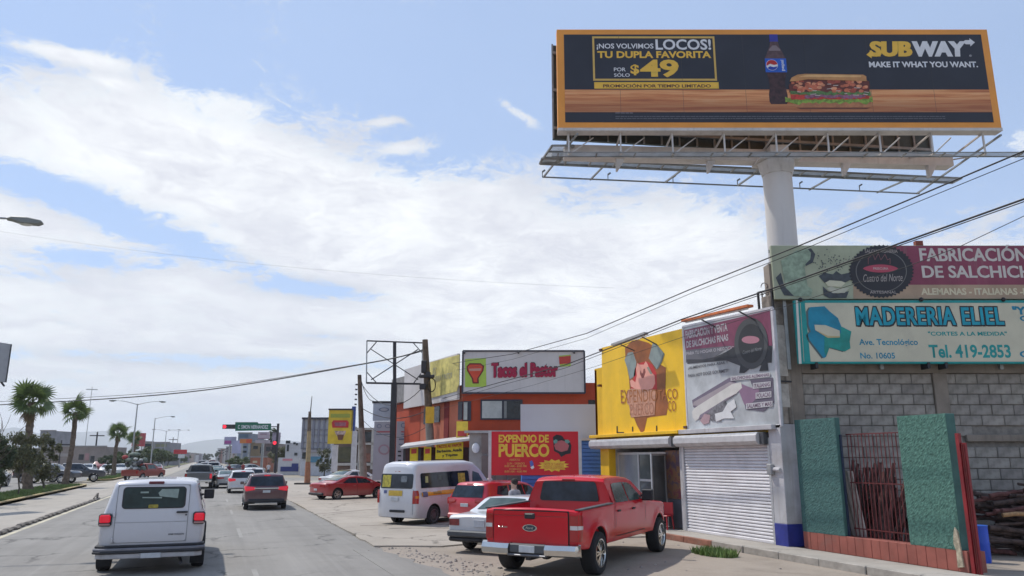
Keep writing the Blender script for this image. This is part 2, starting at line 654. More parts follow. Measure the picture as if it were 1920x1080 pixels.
def sheet(name, x0, x1, y0, y1, z, m, kind='structure', nx=1, ny=1):
    b = MB()
    b.add([(x0, y0, z), (x1, y0, z), (x1, y1, z), (x0, y1, z)], [(0, 1, 2, 3)])
    return tag(b.build(name, m), kind=kind)


def terrain():
    b = MB()
    rings = [0, 60, 150, 400, 900, 1800, 3200, 4600, 5600, 6400]
    n = 72
    vs = [(0, 0, -0.03)]
    for r in rings[1:]:
        for i in range(n):
            t = 2 * math.pi * i / n
            vs.append((r * math.sin(t), r * math.cos(t), -0.03))
    fs = [(0, 1 + (i + 1) % n, 1 + i) for i in range(n)]
    for j in range(len(rings) - 2):
        for i in range(n):
            a, c = 1 + j * n, 1 + (j + 1) * n
            fs.append((a + i, a + (i + 1) % n, c + (i + 1) % n, c + i))
    b.add(vs, fs)
    tag(b.build('ground', EARTH), kind='structure')


terrain()
XK = -5.40                                   # left edge of the near carriageway
XA = 3.90                                    # right edge, where the parking apron begins
sheet('road', XK, XA, -30, 1500, 0.0, ASPH)
sheet('side_lane', -8.75, XK - 0.001, -30, 1500, 0.0, CONC)
sheet('far_carriageway', -24.0, -11.35, -30, 1500, 0.0, ASPH)
sheet('far_pavement', -28.0, -24.01, -30, 600, 0.02, PAVE)
sheet('cross_street', XA + 0.001, 60, 78.5, 92, 0.0, ASPH)

# the apron: a slab a few centimetres proud of the road with a broken front edge
def apron():
    rnd = random.Random(3)
    edge = []
    y = 19.4
    while y < 78:
        edge.append((XA + rnd.uniform(-0.05, 0.06), y))
        y += rnd.uniform(0.35, 0.9)
    pts = [(11.5, 19.0), (11.5, 78.4), (XA, 78.4)] + edge[::-1] + [(4.6, 19.15), (5.4, 18.75), (6.2, 19.05), (7.3, 18.7), (8.4, 19.1), (9.6, 18.8), (10.5, 19.1)]
    b = MB()
    b.floor(pts[::-1], -0.02, 0.035)
    tag(b.build('apron', APRON), kind='structure')
    b = MB()
    b.add([(XA + 0.001, -20, 0.001), (11.5, -20, 0.001), (11.5, 19.3, 0.001), (XA + 0.001, 19.3, 0.001)], [(0, 1, 2, 3)])
    tag(b.build('dirt_lot', DIRT), kind='structure')


apron()
for (a_, b_, w_) in (((4.6, 25.3), (9.0, 24.2), 0.035), ((5.2, 23.9), (9.4, 22.6), 0.05), ((3.95, 31), (8.5, 34.5), 0.03), ((4.2, 44), (11.2, 45.0), 0.05)):
    b = MB()
    P_ = [(a_[0] + (b_[0] - a_[0]) * i / 12, a_[1] + (b_[1] - a_[1]) * i / 12 + 0.07 * math.sin(i * 1.9 + w_ * 90)) for i in range(13)]
    b.floor([(x, y - w_) for x, y in P_] + [(x, y + w_ * (1 + 0.4 * math.sin(x * 7))) for x, y in P_[::-1]], 0.036, 0.039)
    tag(b.build('tar_joint', mat('tar_joint', (0.13, 0.11, 0.095), 0.9, var=0.3, dirt=0.7, dirtcol=(0.32, 0.28, 0.24))), kind='structure')

# a tongue of tired asphalt spreading over the dirt beside the carriageway
def asphalt_fringe():
    rnd = random.Random(11)
    pts = [(XA - 0.6, -10)]
    y = -10
    while y < 19:
        w = 0.9 if y < 9 else 0.9 * max(0.0, (19 - y) / 10.0)
        pts.append((XA + w + rnd.uniform(-0.12, 0.12), y))
        y += rnd.uniform(0.3, 0.7)
    pts.append((XA - 0.6, 19))
    b = MB()
    b.floor(pts, 0.001, 0.009)
    tag(b.build('asphalt_fringe', ASPH), kind='structure')


asphalt_fringe()


def sidewalk():
    b = MB()
    b.box(11.62, 12.62, 19.02, 78.3, -0.02, 0.13)
    b.box(11.62, 12.62, 2.0, 19.0, -0.02, 0.13)
    s = tag(b.build('pavement', PAVE), kind='structure')
    y = 2.0
    i = 0
    me1 = MB().box(-0.055, 0.055, 0.0, 1.18, -0.02, 0.15).mesh('kerb_stone', KERBC, bevel=0.012)
    me2 = MB().box(-0.055, 0.055, 0.0, 1.18, -0.02, 0.15).mesh('kerb_stone', KERBR, bevel=0.012)
    while y < 40:
        m = me2 if (15.2 < y < 19.5) else me1
        place_mesh('kerb_stone', m, s, (11.56 + 0.01 * math.sin(i * 2.1), y, 0.004 * math.cos(i * 1.7)), (0, 0, 0.006 * math.sin(i)))
        y += 1.2
        i += 1
    b = MB()
    b.box(12.63, 60, 2, 16.8, -0.02, 0.10)
    tag(b.build('yard_ground', DIRT), kind='structure')


sidewalk()


# rounded concrete lumps on a low rail between the road and the side lane
def divider():
    t = thing('lane_divider', 'row of dark worn concrete lumps dividing the road from the pale side lane', 'lane divider', (XK, 0, 0))
    lump = MB()
    rnd = random.Random(5)
    lump.box(-0.10, 0.10, 0.0, 0.78, 0.0, 0.10)
    dk = mat('divider_concrete', (0.16, 0.14, 0.12), 0.9, var=0.35, scale=3, dirt=0.5, dirtcol=(0.3, 0.26, 0.2), bump=0.4)
    me = lump.mesh('divider_block', dk, bevel=0.045)
    y = 8.0
    while y < 47:
        place_mesh('divider_block', me, t, (rnd.uniform(-0.02, 0.02), y, 0), (0, 0, rnd.uniform(-0.04, 0.04)), (rnd.uniform(0.85, 1.1), rnd.uniform(0.85, 1.02), rnd.uniform(0.75, 1.1)))
        y += 0.86
    b = MB()
    p = (XK, 0, 0)
    b.add([(XK + 0.14, -10, 0.004), (XK + 0.30, -10, 0.004), (XK + 0.30, 330, 0.004), (XK + 0.14, 330, 0.004)], [(0, 1, 2, 3)])
    cream = mat('worn_cream_line', (0.50, 0.45, 0.33), 0.8, var=0.2, scale=1.2, dirt=0.85, dirtcol=(0.25, 0.24, 0.22))
    tag(b.build('edge_line', cream), kind='structure')
    faded = mat('faded_white_line', (0.29, 0.275, 0.25), 0.8, var=0.1, scale=1.5, dirt=0.95, dirtcol=(0.25, 0.235, 0.21))
    y = 6.5
    k = 0
    for X in (-2.2, 0.95):
        b = MB()
        y = 3.0 + X
        while y < 260:
            b.add([(X - 0.05, y, 0.004), (X + 0.05, y, 0.004), (X + 0.05, y + 3, 0.004), (X - 0.05, y + 3, 0.004)], [(0, 1, 2, 3)])
            y += 9.5
        tag(b.build('lane_marking', faded), kind='structure')
    # end post of the divider
    MB().bar((0, 46.6, 0), (0, 46.6, 0.34), 0.09).bar((0, 46.6, 0.32), (0.0, 45.2, 0.12), 0.05).build('end_post', dk, t)


divider()


GR = mat('grass_blades', (0.13, 0.19, 0.05), 0.7, var=0.4, scale=2.0, dirt=0.5, dirtcol=(0.22, 0.19, 0.08))


def grass(name, area, count, hmin, hmax, seed=1, m=None, z=0.14, inside=None):
    rnd = random.Random(seed)
    b = MB()
    x0, x1, y0, y1 = area
    k = 0
    while k < count:
        x, y = rnd.uniform(x0, x1), y0 + (y1 - y0) * rnd.random() ** 1.35
        if inside and not inside(x, y):
            continue
        k += 1
        h = rnd.uniform(hmin, hmax)
        a = rnd.uniform(0, 6.28)
        w = 0.012 + h * 0.07
        dx, dy = math.cos(a), math.sin(a)
        lx, ly = rnd.uniform(-0.5, 0.5) * h, rnd.uniform(-0.5, 0.5) * h
        b.add([(x - dx * w, y - dy * w, z), (x + dx * w, y + dy * w, z), (x + lx, y + ly, z + h)], [(0, 1, 2)])
    return tag(b.build(name, m or GR), kind='stuff')


def island(y0, y1, tip0, tip1, seed):
    """a grassed median with a rounded nose at each end and a painted kerb"""
    xl, xr = -11.35, -8.85
    cx = (xl + xr) / 2
    r = (xr - xl) / 2
    pts = []
    if tip0:
        pts += [(cx + r * math.cos(R(t)), y0 + r * 2.2 + r * 2.2 * math.sin(R(t))) for t in range(180, 361, 20)]
    else:
        pts += [(xl, y0), (xr, y0)]
    if tip1:
        pts += [(cx + r * math.cos(R(t)), y1 - r * 2.2 + r * 2.2 * math.sin(R(t))) for t in range(0, 181, 20)]
    else:
        pts += [(xr, y1), (xl, y1)]
    tag(MB().floor(pts, -0.02, 0.10).build('median', GRASSG), kind='structure')
    ins = [(cx + (p[0] - cx) * 0.86, p[1] + (0.25 if p[1] < (y0 + y1) / 2 else -0.25)) for p in pts]
    k = len(pts)
    b = MB()
    vs = []
    for p, q in zip(pts, ins):
        vs += [(p[0], p[1], -0.02), (p[0], p[1], 0.155), (q[0], q[1], 0.155), (q[0], q[1], 0.09)]
    fs = []
    for i in range(k):
        j = (i + 1) % k
        for a, c in ((0, 1), (1, 2), (2, 3)):
            fs.append((i * 4 + a, j * 4 + a, j * 4 + c, i * 4 + c))
    b.add(vs, fs)
    tag(b.build('median_kerb', KERBY), kind='structure')
    return (xl + 0.2, xr - 0.2)


island(-25, 71.5, False, True, 1)
island(86, 139, True, True, 2)
island(150, 420, True, False, 3)
grass('median_grass', (-11.1, -9.05, 30, 68), 26000, 0.08, 0.22, 4, z=0.10)
grass('median_grass', (-11.0, -9.1, 89, 136), 9000, 0.10, 0.22, 5, z=0.10)
c = gnd(1340, 1040, 0.0)
grass('weeds', (c.x - 0.38, c.x + 0.30, c.y - 0.75, c.y + 0.55), 1000, 0.06, 0.19, 6, m=mat('fresh_weeds', (0.13, 0.20, 0.05), 0.7, var=0.3), z=0.0,
      inside=lambda x, y: (x - c.x) ** 2 / 0.14 + (y - c.y) ** 2 / 0.45 < 1)


# broken stones where the apron has crumbled
def rubble():
    rnd = random.Random(8)
    b = MB()
    stone = mat('rubble_stone', (0.31, 0.275, 0.245), 0.9, var=0.25, scale=1.5, bump=0.3)
    for i in range(430):
        t = rnd.random()
        y = 19.2 - 9.5 * t ** 0.9
        x = 4.2 + 0.9 * t + rnd.gauss(0.25, 0.3)
        if i > 390:
            x, y = rnd.uniform(4.6, 11.3), rnd.uniform(9, 19)
        s = rnd.uniform(0.008, 0.036) * (1.6 if rnd.random() < 0.08 else 1)
        a = rnd.uniform(0, 3)
        ca, sa = math.cos(a), math.sin(a)
        pv = []
        for zz, k in ((0, 1.0), (s * rnd.uniform(0.5, 0.9), 0.62)):
            for px, py in ((-1, -1), (1, -1), (1, 1), (-1, 1)):
                qx, qy = px * s * k * rnd.uniform(0.7, 1.1), py * s * k * rnd.uniform(0.5, 1.0)
                pv.append((x + qx * ca - qy * sa, y + qx * sa + qy * ca, zz))
        b.hexa(pv)
    tag(b.build('rubble', stone), kind='stuff')


rubble()


# ------------------------------------------------------------------ far hills
def hills():
    hm = mat('hill_scrub', (0.13, 0.13, 0.105), 0.95, var=0.3, scale=0.002)
    rnd = random.Random(21)
    for (rad, base, amp, az0, az1, ph, prof) in ((5200, 70, 26, -60, 75, 0.3, 1), (6100, 115, 60, -75, 20, 1.9, 2)):
        b = MB()
        n = 150
        vs = []
        for i in range(n + 1):
            az = az0 + (az1 - az0) * i / n
            t = az * 0.22 + ph
            h = base + amp * (math.sin(t) * 0.6 + math.sin(2.3 * t + 1) * 0.35 + math.sin(5.1 * t) * 0.14 + math.sin(11.7 * t + 2) * 0.07 + rnd.uniform(-0.03, 0.03))
            if prof == 1:
                h += 34 * math.exp(-((az - 0.5) / 3.4) ** 2) - 26 * math.exp(-((az + 4.5) / 2.5) ** 2)
            if prof == 2:
                h += 110 * math.exp(-((az + 12.0) / 2.0) ** 2) + 40 * math.exp(-((az + 7) / 4) ** 2) - 60 * math.exp(-((az + 1) / 4) ** 2)
            h = max(12, h)
            e = R(az)
            for rr, hh in ((rad - 700, -1), (rad - 350, h * 0.55), (rad, h), (rad + 300, h * 0.5)):
                vs.append((rr * math.sin(e), rr * math.cos(e), hh))
        fs = []
        for i in range(n):
            for k in range(3):
                a = i * 4 + k
                fs.append((a, a + 4, a + 5, a + 1))
        b.add(vs, fs)
        tag(b.build('hills', hm, smooth=True), kind='structure')


hills()

# ------------------------------------------------------------------ vegetation
BARK = mat('palm_bark', (0.13, 0.095, 0.07), 0.9, var=0.4, scale=5, bump=0.8, bscale=14)
BARK2 = mat('tree_bark', (0.10, 0.085, 0.065), 0.9, var=0.3, scale=6, bump=0.5)


def leaf_mat(name, col, tr=0.3):
    m = bpy.data.materials.new(name)
    m.use_nodes = True
    m.node_tree.nodes.clear()
    n = NT(m.node_tree)
    g = n.node('ShaderNodeNewGeometry')
    nz = n.noise(g.outputs['Position'], 1.3, 4).outputs[0]
    ri = n.math('MULTIPLY', g.outputs['Random Per Island'], 0.55)
    f = n.math('ADD', ri, n.math('MULTIPLY', nz, 0.45))
    cur = n.mix(f, tuple(k * 0.55 for k in col) + (1,), tuple(k * 1.5 for k in col) + (1,))
    b = n.node('ShaderNodeBsdfPrincipled', {'Base Color': cur, 'Roughness': 0.55})
    t = n.node('ShaderNodeBsdfTranslucent', {0: cur})
    mx = n.node('ShaderNodeMixShader', {0: tr, 1: b.outputs[0], 2: t.outputs[0]})
    n.node('ShaderNodeOutputMaterial', {0: mx.outputs[0]})
    MATS[name] = m
    return m


PALM = leaf_mat('palm_green', (0.10, 0.145, 0.045))
PALMD = leaf_mat('palm_dead', (0.17, 0.12, 0.06))
OLIVE = leaf_mat('olive_leaf', (0.115, 0.12, 0.06))
DKG = leaf_mat('dark_leaf', (0.06, 0.085, 0.04))
MIDG = leaf_mat('mid_leaf', (0.075, 0.105, 0.035))


def fan_leaf(seed, dead=False):
    """one fan palm leaf: stalk, then a ring of pointed drooping blades, along +x"""
    rnd = random.Random(seed)
    b = MB()
    L = 0.62
    b.bar((0, 0, 0), (L, 0, 0.06), 0.03)
    n = 17
    for i in range(n):
        a = R(-112 + 224 * i / (n - 1))
        ln = (0.92 - 0.28 * abs(a) / 2) * rnd.uniform(0.88, 1.05)
        w = 0.055
        c, s = math.cos(a), math.sin(a)
        fold = -0.10 * abs(math.sin(a)) * ln
        p0 = Vector((L, 0, 0.06))
        p1 = p0 + Vector((c * ln * 0.55, s * ln * 0.55, 0.04 + fold * 0.5))
        p2 = p0 + Vector((c * ln, s * ln, fold - 0.16 * ln))
        q = Vector((-s, c, 0)) * w
        b.add([p0 - q * 0.2, p1 - q, p1 + q, p0 + q * 0.2], [(0, 1, 2, 3)])
        b.add([p1 - q, p2, p1 + q], [(0, 1, 2)])
    return b


FAN = [fan_leaf(i).mesh('leaf', PALM) for i in range(3)]
FAND = fan_leaf(9).mesh('leaf', PALMD)


def palm(x, y, h, crown, label, lean=(0, 0), dead=6, n=34, seed=1, tr=0.2, group=None):
    rnd = random.Random(seed)
    t = thing('palm_tree', label, 'palm tree', (x, y, 0.08), 0, group)
    pts = []
    k = 14
    for i in range(k + 1):
        f = i / k
        pts.append((lean[0] * f + 0.06 * math.sin(f * 5 + seed), lean[1] * f, h * f))
    b = MB()
    # ringed trunk, wider at the foot and below the crown
    P = []
    for i in range(60):
        f = i / 59
        j = min(int(f * k), k - 1)
        g = f * k - j
        p = [pts[j][q] * (1 - g) + pts[j + 1][q] * g for q in range(3)]
        r = tr * (1.25 - 0.35 * f + 0.5 * math.exp(-f * 14) + 0.12 * math.exp(-(1 - f) * 7)) * (1 + 0.09 * (i % 2))
        P.append((p, r))
    nn = 10
    vs = []
    for p, r in P:
        for i in range(nn):
            a = 2 * math.pi * i / nn
            rr = r * (1 + 0.06 * math.sin(3 * a + p[2] * 9))
            vs.append((p[0] + rr * math.cos(a), p[1] + rr * math.sin(a), p[2]))
    fs = [(j * nn + i, j * nn + (i + 1) % nn, (j + 1) * nn + (i + 1) % nn, (j + 1) * nn + i) for j in range(59) for i in range(nn)]
    b.add(vs, fs)
    b.build('trunk', BARK, t, smooth=35)
    top = Vector(pts[-1])
    for i in range(n):
        a = i * 2.399 + rnd.uniform(-0.2, 0.2)
        f = i / n
        tilt = R(78 - 118 * f ** 0.9 + rnd.uniform(-8, 8))         # upright in the middle, hanging below
        sc = crown * rnd.uniform(0.8, 1.15) / 1.5 * (0.66 if i % 4 == 1 else 1)
        place_mesh('leaf', FAN[i % 3], t, top + Vector((0, 0, rnd.uniform(-0.1, 0.15))), (rnd.uniform(-1.15, 1.15), -tilt, a), (sc, sc * 0.95, sc))
    for i in range(dead):
        a = rnd.uniform(0, 6.28)
        sc = crown * rnd.uniform(0.55, 0.8) / 1.5
        place_mesh('leaf', FAND, t, top + Vector((0, 0, -0.25)), (0, R(62 + rnd.uniform(-8, 14)), a), (sc, sc * 0.7, sc))
    return t


def crown_mesh(name, m, rx, ry, rz, clumps, leaves, size, seed, gap=0.5, open_=0.0):
    rnd = random.Random(seed)
    b = MB()
    V, F = b.v, b.f
    cs = []
    for i in range(clumps):
        while True:
            p = Vector((rnd.uniform(-1, 1), rnd.uniform(-1, 1), rnd.uniform(-1, 1)))
            if 0.25 < p.length < 1:
                break
        cs.append((Vector((p.x * rx, p.y * ry, p.z * rz)), rnd.uniform(0.16, 0.36)))
    for c, cr in cs:
        for k in range(leaves // clumps):
            d = Vector((rnd.gauss(0, 1), rnd.gauss(0, 1), rnd.gauss(0, 0.8))).normalized() * (rnd.random() ** 0.45) * cr
            p = c + Vector((d.x * rx, d.y * ry, d.z * rz))
            s = size * rnd.uniform(0.6, 1.3)
            u = Vector((rnd.gauss(0, 1), rnd.gauss(0, 1), rnd.gauss(0, 0.6))).normalized()
            w = u.cross(Vector((rnd.gauss(0, 1), rnd.gauss(0, 1), rnd.gauss(0, 1)))).normalized()
            i0 = len(V)
            V += [tuple(p - u * s), tuple(p + w * s * 0.45), tuple(p + u * s), tuple(p - w * s * 0.45)]
            F.append([i0, i0 + 1, i0 + 2, i0 + 3])
    b.mi = [0] * len(F)
    return b.mesh(name, m)


def trunk_mesh(h, r, spread, n, seed, m=BARK2, up=0.55):
    rnd = random.Random(seed)
    b = MB()
    b.tube([(0, 0, -0.1), (0.03, 0, h * 0.3), (-0.02, 0.02, h * 0.6), (0, 0, h)], r, 8, r * 0.6)
    for i in range(n):
        a = i * 2.4 + rnd.uniform(-0.3, 0.3)
        z0 = h * rnd.uniform(0.55, 0.98)
        L = spread * rnd.uniform(0.7, 1.1)
        p1 = (math.cos(a) * L * 0.45, math.sin(a) * L * 0.45, z0 + L * up * 0.6)
        p2 = (math.cos(a) * L, math.sin(a) * L, z0 + L * up * 1.3)
        b.tube([(0, 0, z0), p1, p2], r * 0.45, 6, r * 0.12)
        for q in range(2):
            a2 = a + rnd.uniform(-0.9, 0.9)
            b.tube([p1, (p1[0] + math.cos(a2) * L * 0.5, p1[1] + math.sin(a2) * L * 0.5, p1[2] + L * 0.5)], r * 0.2, 5, r * 0.06)
    return b.mesh('trunk', m, smooth=True)


TREES = {}


def tree(kind, x, y, h, label, sx=1.0, group=None, z=0.0, name='street_tree', cat='tree'):
    """kinds share their meshes; h is the full height"""
    if kind not in TREES:
        spec = dict(round=(OLIVE, 0.42, 0.42, 0.34, 34, 5200, 0.030, 0.36), dark=(DKG, 0.36, 0.36, 0.36, 30, 5200, 0.030, 0.34),
                    tall=(DKG, 0.16, 0.16, 0.42, 26, 3600, 0.026, 0.2), mid=(MIDG, 0.46, 0.46, 0.33, 34, 5200, 0.030, 0.34),
                    cone=(DKG, 0.10, 0.10, 0.46, 22, 2600, 0.022, 0.1), wispy=(OLIVE, 0.24, 0.24, 0.40, 26, 2600, 0.028, 0.24))[kind]
        m, rx, ry, rz, cl, lv, sz, tr = spec
        TREES[kind] = (crown_mesh('crown', m, rx, ry, rz, cl, lv, sz, hash(kind) % 97 if False else len(kind) * 7 + rz * 10, 0.5), trunk_mesh(tr + 0.1, 0.022, 0.3 * rx / 0.4, 6, 3), tr, rz)
    cm, tm, tr, rz = TREES[kind]
    t = thing(name, label, cat, (x, y, z), 0, group)
    a = (x * 7 + y * 3) % 6.28
    place_mesh('trunk', tm, t, (0, 0, 0), (0, 0, a), (h * sx, h * sx, h))
    place_mesh('crown', cm, t, (0, 0, h * (1 - rz * 1.02)), (0, 0, a), (h * sx, h * sx, h))
    return t


_XM = -10.1


def on_x(u, X):
    r = _ray(u, 870)
    return r.y * X / r.x


def htop(u, v, X, Y):
    D = X * math.sin(YAW) + Y * math.cos(YAW)
    return dep(u, v, D).z


y1 = on_x(57, -10.6)
palm(-10.6, y1, htop(66, 752, -10.6, y1) - 0.2, 1.75, 'taller thicker palm with a dead frond skirt, behind small trees on the near median', lean=(-0.4, 0), seed=2, tr=0.20, dead=6, n=24)
y2 = on_x(128, -10.0)
palm(-10.0, y2, htop(150, 765, -10.0, y2) - 0.5, 1.6, 'bare-trunked leaning palm near the tip of the grassy median', lean=(0.1, 0), seed=5, tr=0.165, dead=0, n=17)
y3 = on_x(214, -10.3)
palm(-10.3, y3, htop(217, 808, -10.3, y3) - 0.4, 1.7, 'small palm with spiky crown on the second median', lean=(0.1, 0), seed=8, tr=0.18, dead=1, n=22)
y4 = on_x(239, -10.3) + 6
palm(-10.3, y4, htop(241, 820, -10.3, y4) - 0.4, 1.4, 'small dull palm growing out of the median trees beyond the spiky palm', lean=(0.1, 0), seed=11, tr=0.18, dead=3, n=22)
yb = y1 + 34
palm(-15.0, on_x(47, -15.0), htop(48, 786, -15.0, on_x(47, -15.0)), 1.0, 'thin dead palm with a brown crown behind the thick palm', lean=(0, 0), seed=14, tr=0.12, dead=16, n=0)

for (u, X, dv, kind, sx, lab) in (
        (40, -9.7, 806, 'round', 0.58, 'olive green small tree on the near median left of the thick palm trunk'),
        (84, -10.2, 812, 'wispy', 1.0, 'wispy upright small tree right of the thick palm trunk'),
        (-18, -9.9, 806, 'dark', 0.7, 'dark green small tree at the cropped left edge of the median'),
        (8, -10.9, 830, 'dark', 0.7, 'low dark tree behind the olive tree on the near median')):
    y = on_x(u, X)
    tree(kind, X, y, htop(u, dv, X, y), lab, sx)


def bare_tree():
    """a leafless shrub reaching in from the left edge"""
    y = on_x(-22, -9.4)
    t = thing('bare_tree', 'leafless grey tree whose twigs reach in at the left edge of the photo', 'tree', (-9.4, y, 0.08))
    rnd = random.Random(4)
    b = MB()
    b.tube([(0, 0, 0), (0.05, 0, 1.2), (0.0, 0, 2.2)], 0.07, 6, 0.05)
    for i in range(26):
        a = rnd.uniform(0, 6.28)
        z0 = rnd.uniform(1.0, 2.3)
        L = rnd.uniform(0.7, 1.9)
        P = [(0, 0, z0)]
        for k in range(1, 5):
            P.append((math.cos(a) * L * k / 4 * 0.8 + rnd.uniform(-0.08, 0.08), math.sin(a) * L * k / 4 * 0.8, z0 + L * k / 4 * 0.95 + rnd.uniform(-0.06, 0.06)))
        b.tube(P, 0.025, 5, 0.007)
        for q in range(3):
            a2 = a + rnd.uniform(-1, 1)
            p = P[rnd.randint(1, 4)]
            b.tube([p, (p[0] + math.cos(a2) * 0.4, p[1] + math.sin(a2) * 0.4, p[2] + 0.4)], 0.012, 4, 0.004)
    b.build('branches', BARK2, t)


bare_tree()

# trees crowding the farther medians
rnd = random.Random(31)
k = 0
for (u, v, Y, kind) in ((205, 852, 118, 'dark'), (228, 848, 128, 'mid'), (248, 842, 137, 'dark'), (262, 838, 160, 'mid'), (274, 842, 172, 'dark'), (286, 838, 186, 'mid'), (297, 842, 200, 'mid'),
                        (306, 845, 218, 'dark'), (316, 846, 236, 'mid'), (324, 850, 262, 'mid'), (331, 853, 290, 'dark'), (340, 854, 330, 'mid'), (346, 855, 370, 'dark')):
    X = -10.2
    r = _ray(u, 860)
    X = r.x / r.y * Y
    h = htop(u, v, X, Y)
    tree(kind, X, Y, h, 'leafy tree in the thick row of trees along the farther median', 1.35, 'trees in the row along the farther median')


# ------------------------------------------------------------------ street lamps
GALV = mat('galvanised_steel', (0.36, 0.37, 0.37), 0.45, metal=0.6, var=0.15, scale=3)
LAMPG = mat('lamp_housing', (0.20, 0.21, 0.20), 0.5, metal=0.3, var=0.1)


def lamp_head(b, x, z, d, y=0.0, s=1.0):
    """cobra-head housing pointing along d (+1/-1)"""
    pts = [(0, -0.03), (0.15, 0.05), (0.5, 0.07), (0.85, 0.02), (0.92, -0.04), (0.8, -0.11), (0.4, -0.12), (0.15, -0.05)]
    b.slab([(x + d * p[0] * s, z + p[1] * s) for p in pts], y - 0.13 * s, y + 0.13 * s)


def street_lamp(x, y, h, arms, label, reach=2.3, rise=0.55, rz=0.0, group=None, s=1.0, pole=True):
    t = thing('street_lamp', label, 'street lamp', (x, y, 0), rz, group)
    MB().cyl((0, 0, 0), (0, 0, h), 0.13 * s, 0.07 * s, 10).box(-0.22, 0.22, -0.22, 0.22, -0.01, 0.10).build('pole', GALV, t, smooth=30)
    for d in arms:
        P = [(0, 0, h - 0.12)] + [(d * reach * f, 0, h - 0.12 + rise * math.sin(f * math.pi / 2)) for f in (0.2, 0.4, 0.6, 0.8, 1.0)]
        MB().tube(P, 0.045 * s, 7, 0.03 * s).build('arm', GALV, t, smooth=True)
        b = MB()
        lamp_head(b, d * reach, h - 0.12 + rise, d, s=s)
        b.build('lamp_head', LAMPG, t, bevel=0.02)
        MB().ball((d * (reach + 0.5 * s), 0, h - 0.12 + rise - 0.1 * s), 0.13 * s, 8, 5, (1.5, 0.8, 0.5)).build('lamp_glass', mat('lamp_glass', (0.5, 0.5, 0.46), 0.2), t, smooth=True)
    return t


# the nearest lamp: only the end of its arm reaches into view
p = dep(52, 414, 19.5)
street_lamp(p.x - 2.9, p.y, p.z - 0.42, (1,), 'near street lamp whose arm and head reach in at upper left', 2.4, 0.55, 0.0, s=0.95)
for (u, v, Y, arms, lab) in ((258, 757, 106, (-1, 1), 'double-armed street lamp rising left of the red billboard'),
                             (291, 784, 148, (1,), 'single-armed street lamp right of the red billboard'),
                             (312, 808, 205, (-1, 1), 'small double-armed street lamp beyond the single-armed one'),
                             (335, 808, 262, (-1, 1), 'farthest double-armed street lamp over the red roadside sign')):
    r = _ray(u, v)
    X = r.x / r.y * Y
    street_lamp(X, Y, htop(u, v, X, Y), arms, lab, 2.3, 0.45, YAW * 0)


# ------------------------------------------------------------------ poles and wires
WOOD = mat('pole_wood', (0.12, 0.085, 0.06), 0.9, var=0.35, scale=4, streak=0.4, bump=0.4)
POLEC = mat('pole_concrete', (0.27, 0.24, 0.205), 0.9, var=0.2, scale=3, dirt=0.3, bump=0.2)
BLACK = mat('black_rubber_wire', (0.02, 0.02, 0.022), 0.6, var=0.0)
STEELB = mat('black_painted_steel', (0.025, 0.022, 0.028), 0.5, var=0.2)


def sag(a, b, s, n=14):
    a, b = Vector(a), Vector(b)
    return [a.lerp(b, i / n) - Vector((0, 0, s * 4 * (i / n) * (1 - i / n))) for i in range(n + 1)]


def wire(pts, r, label, group=None, name='overhead_wire'):
    b = MB()
    b.tube(pts, r, 5)
    o = b.build(name, BLACK, smooth=True)
    return tag(o, label, 'cable', group)


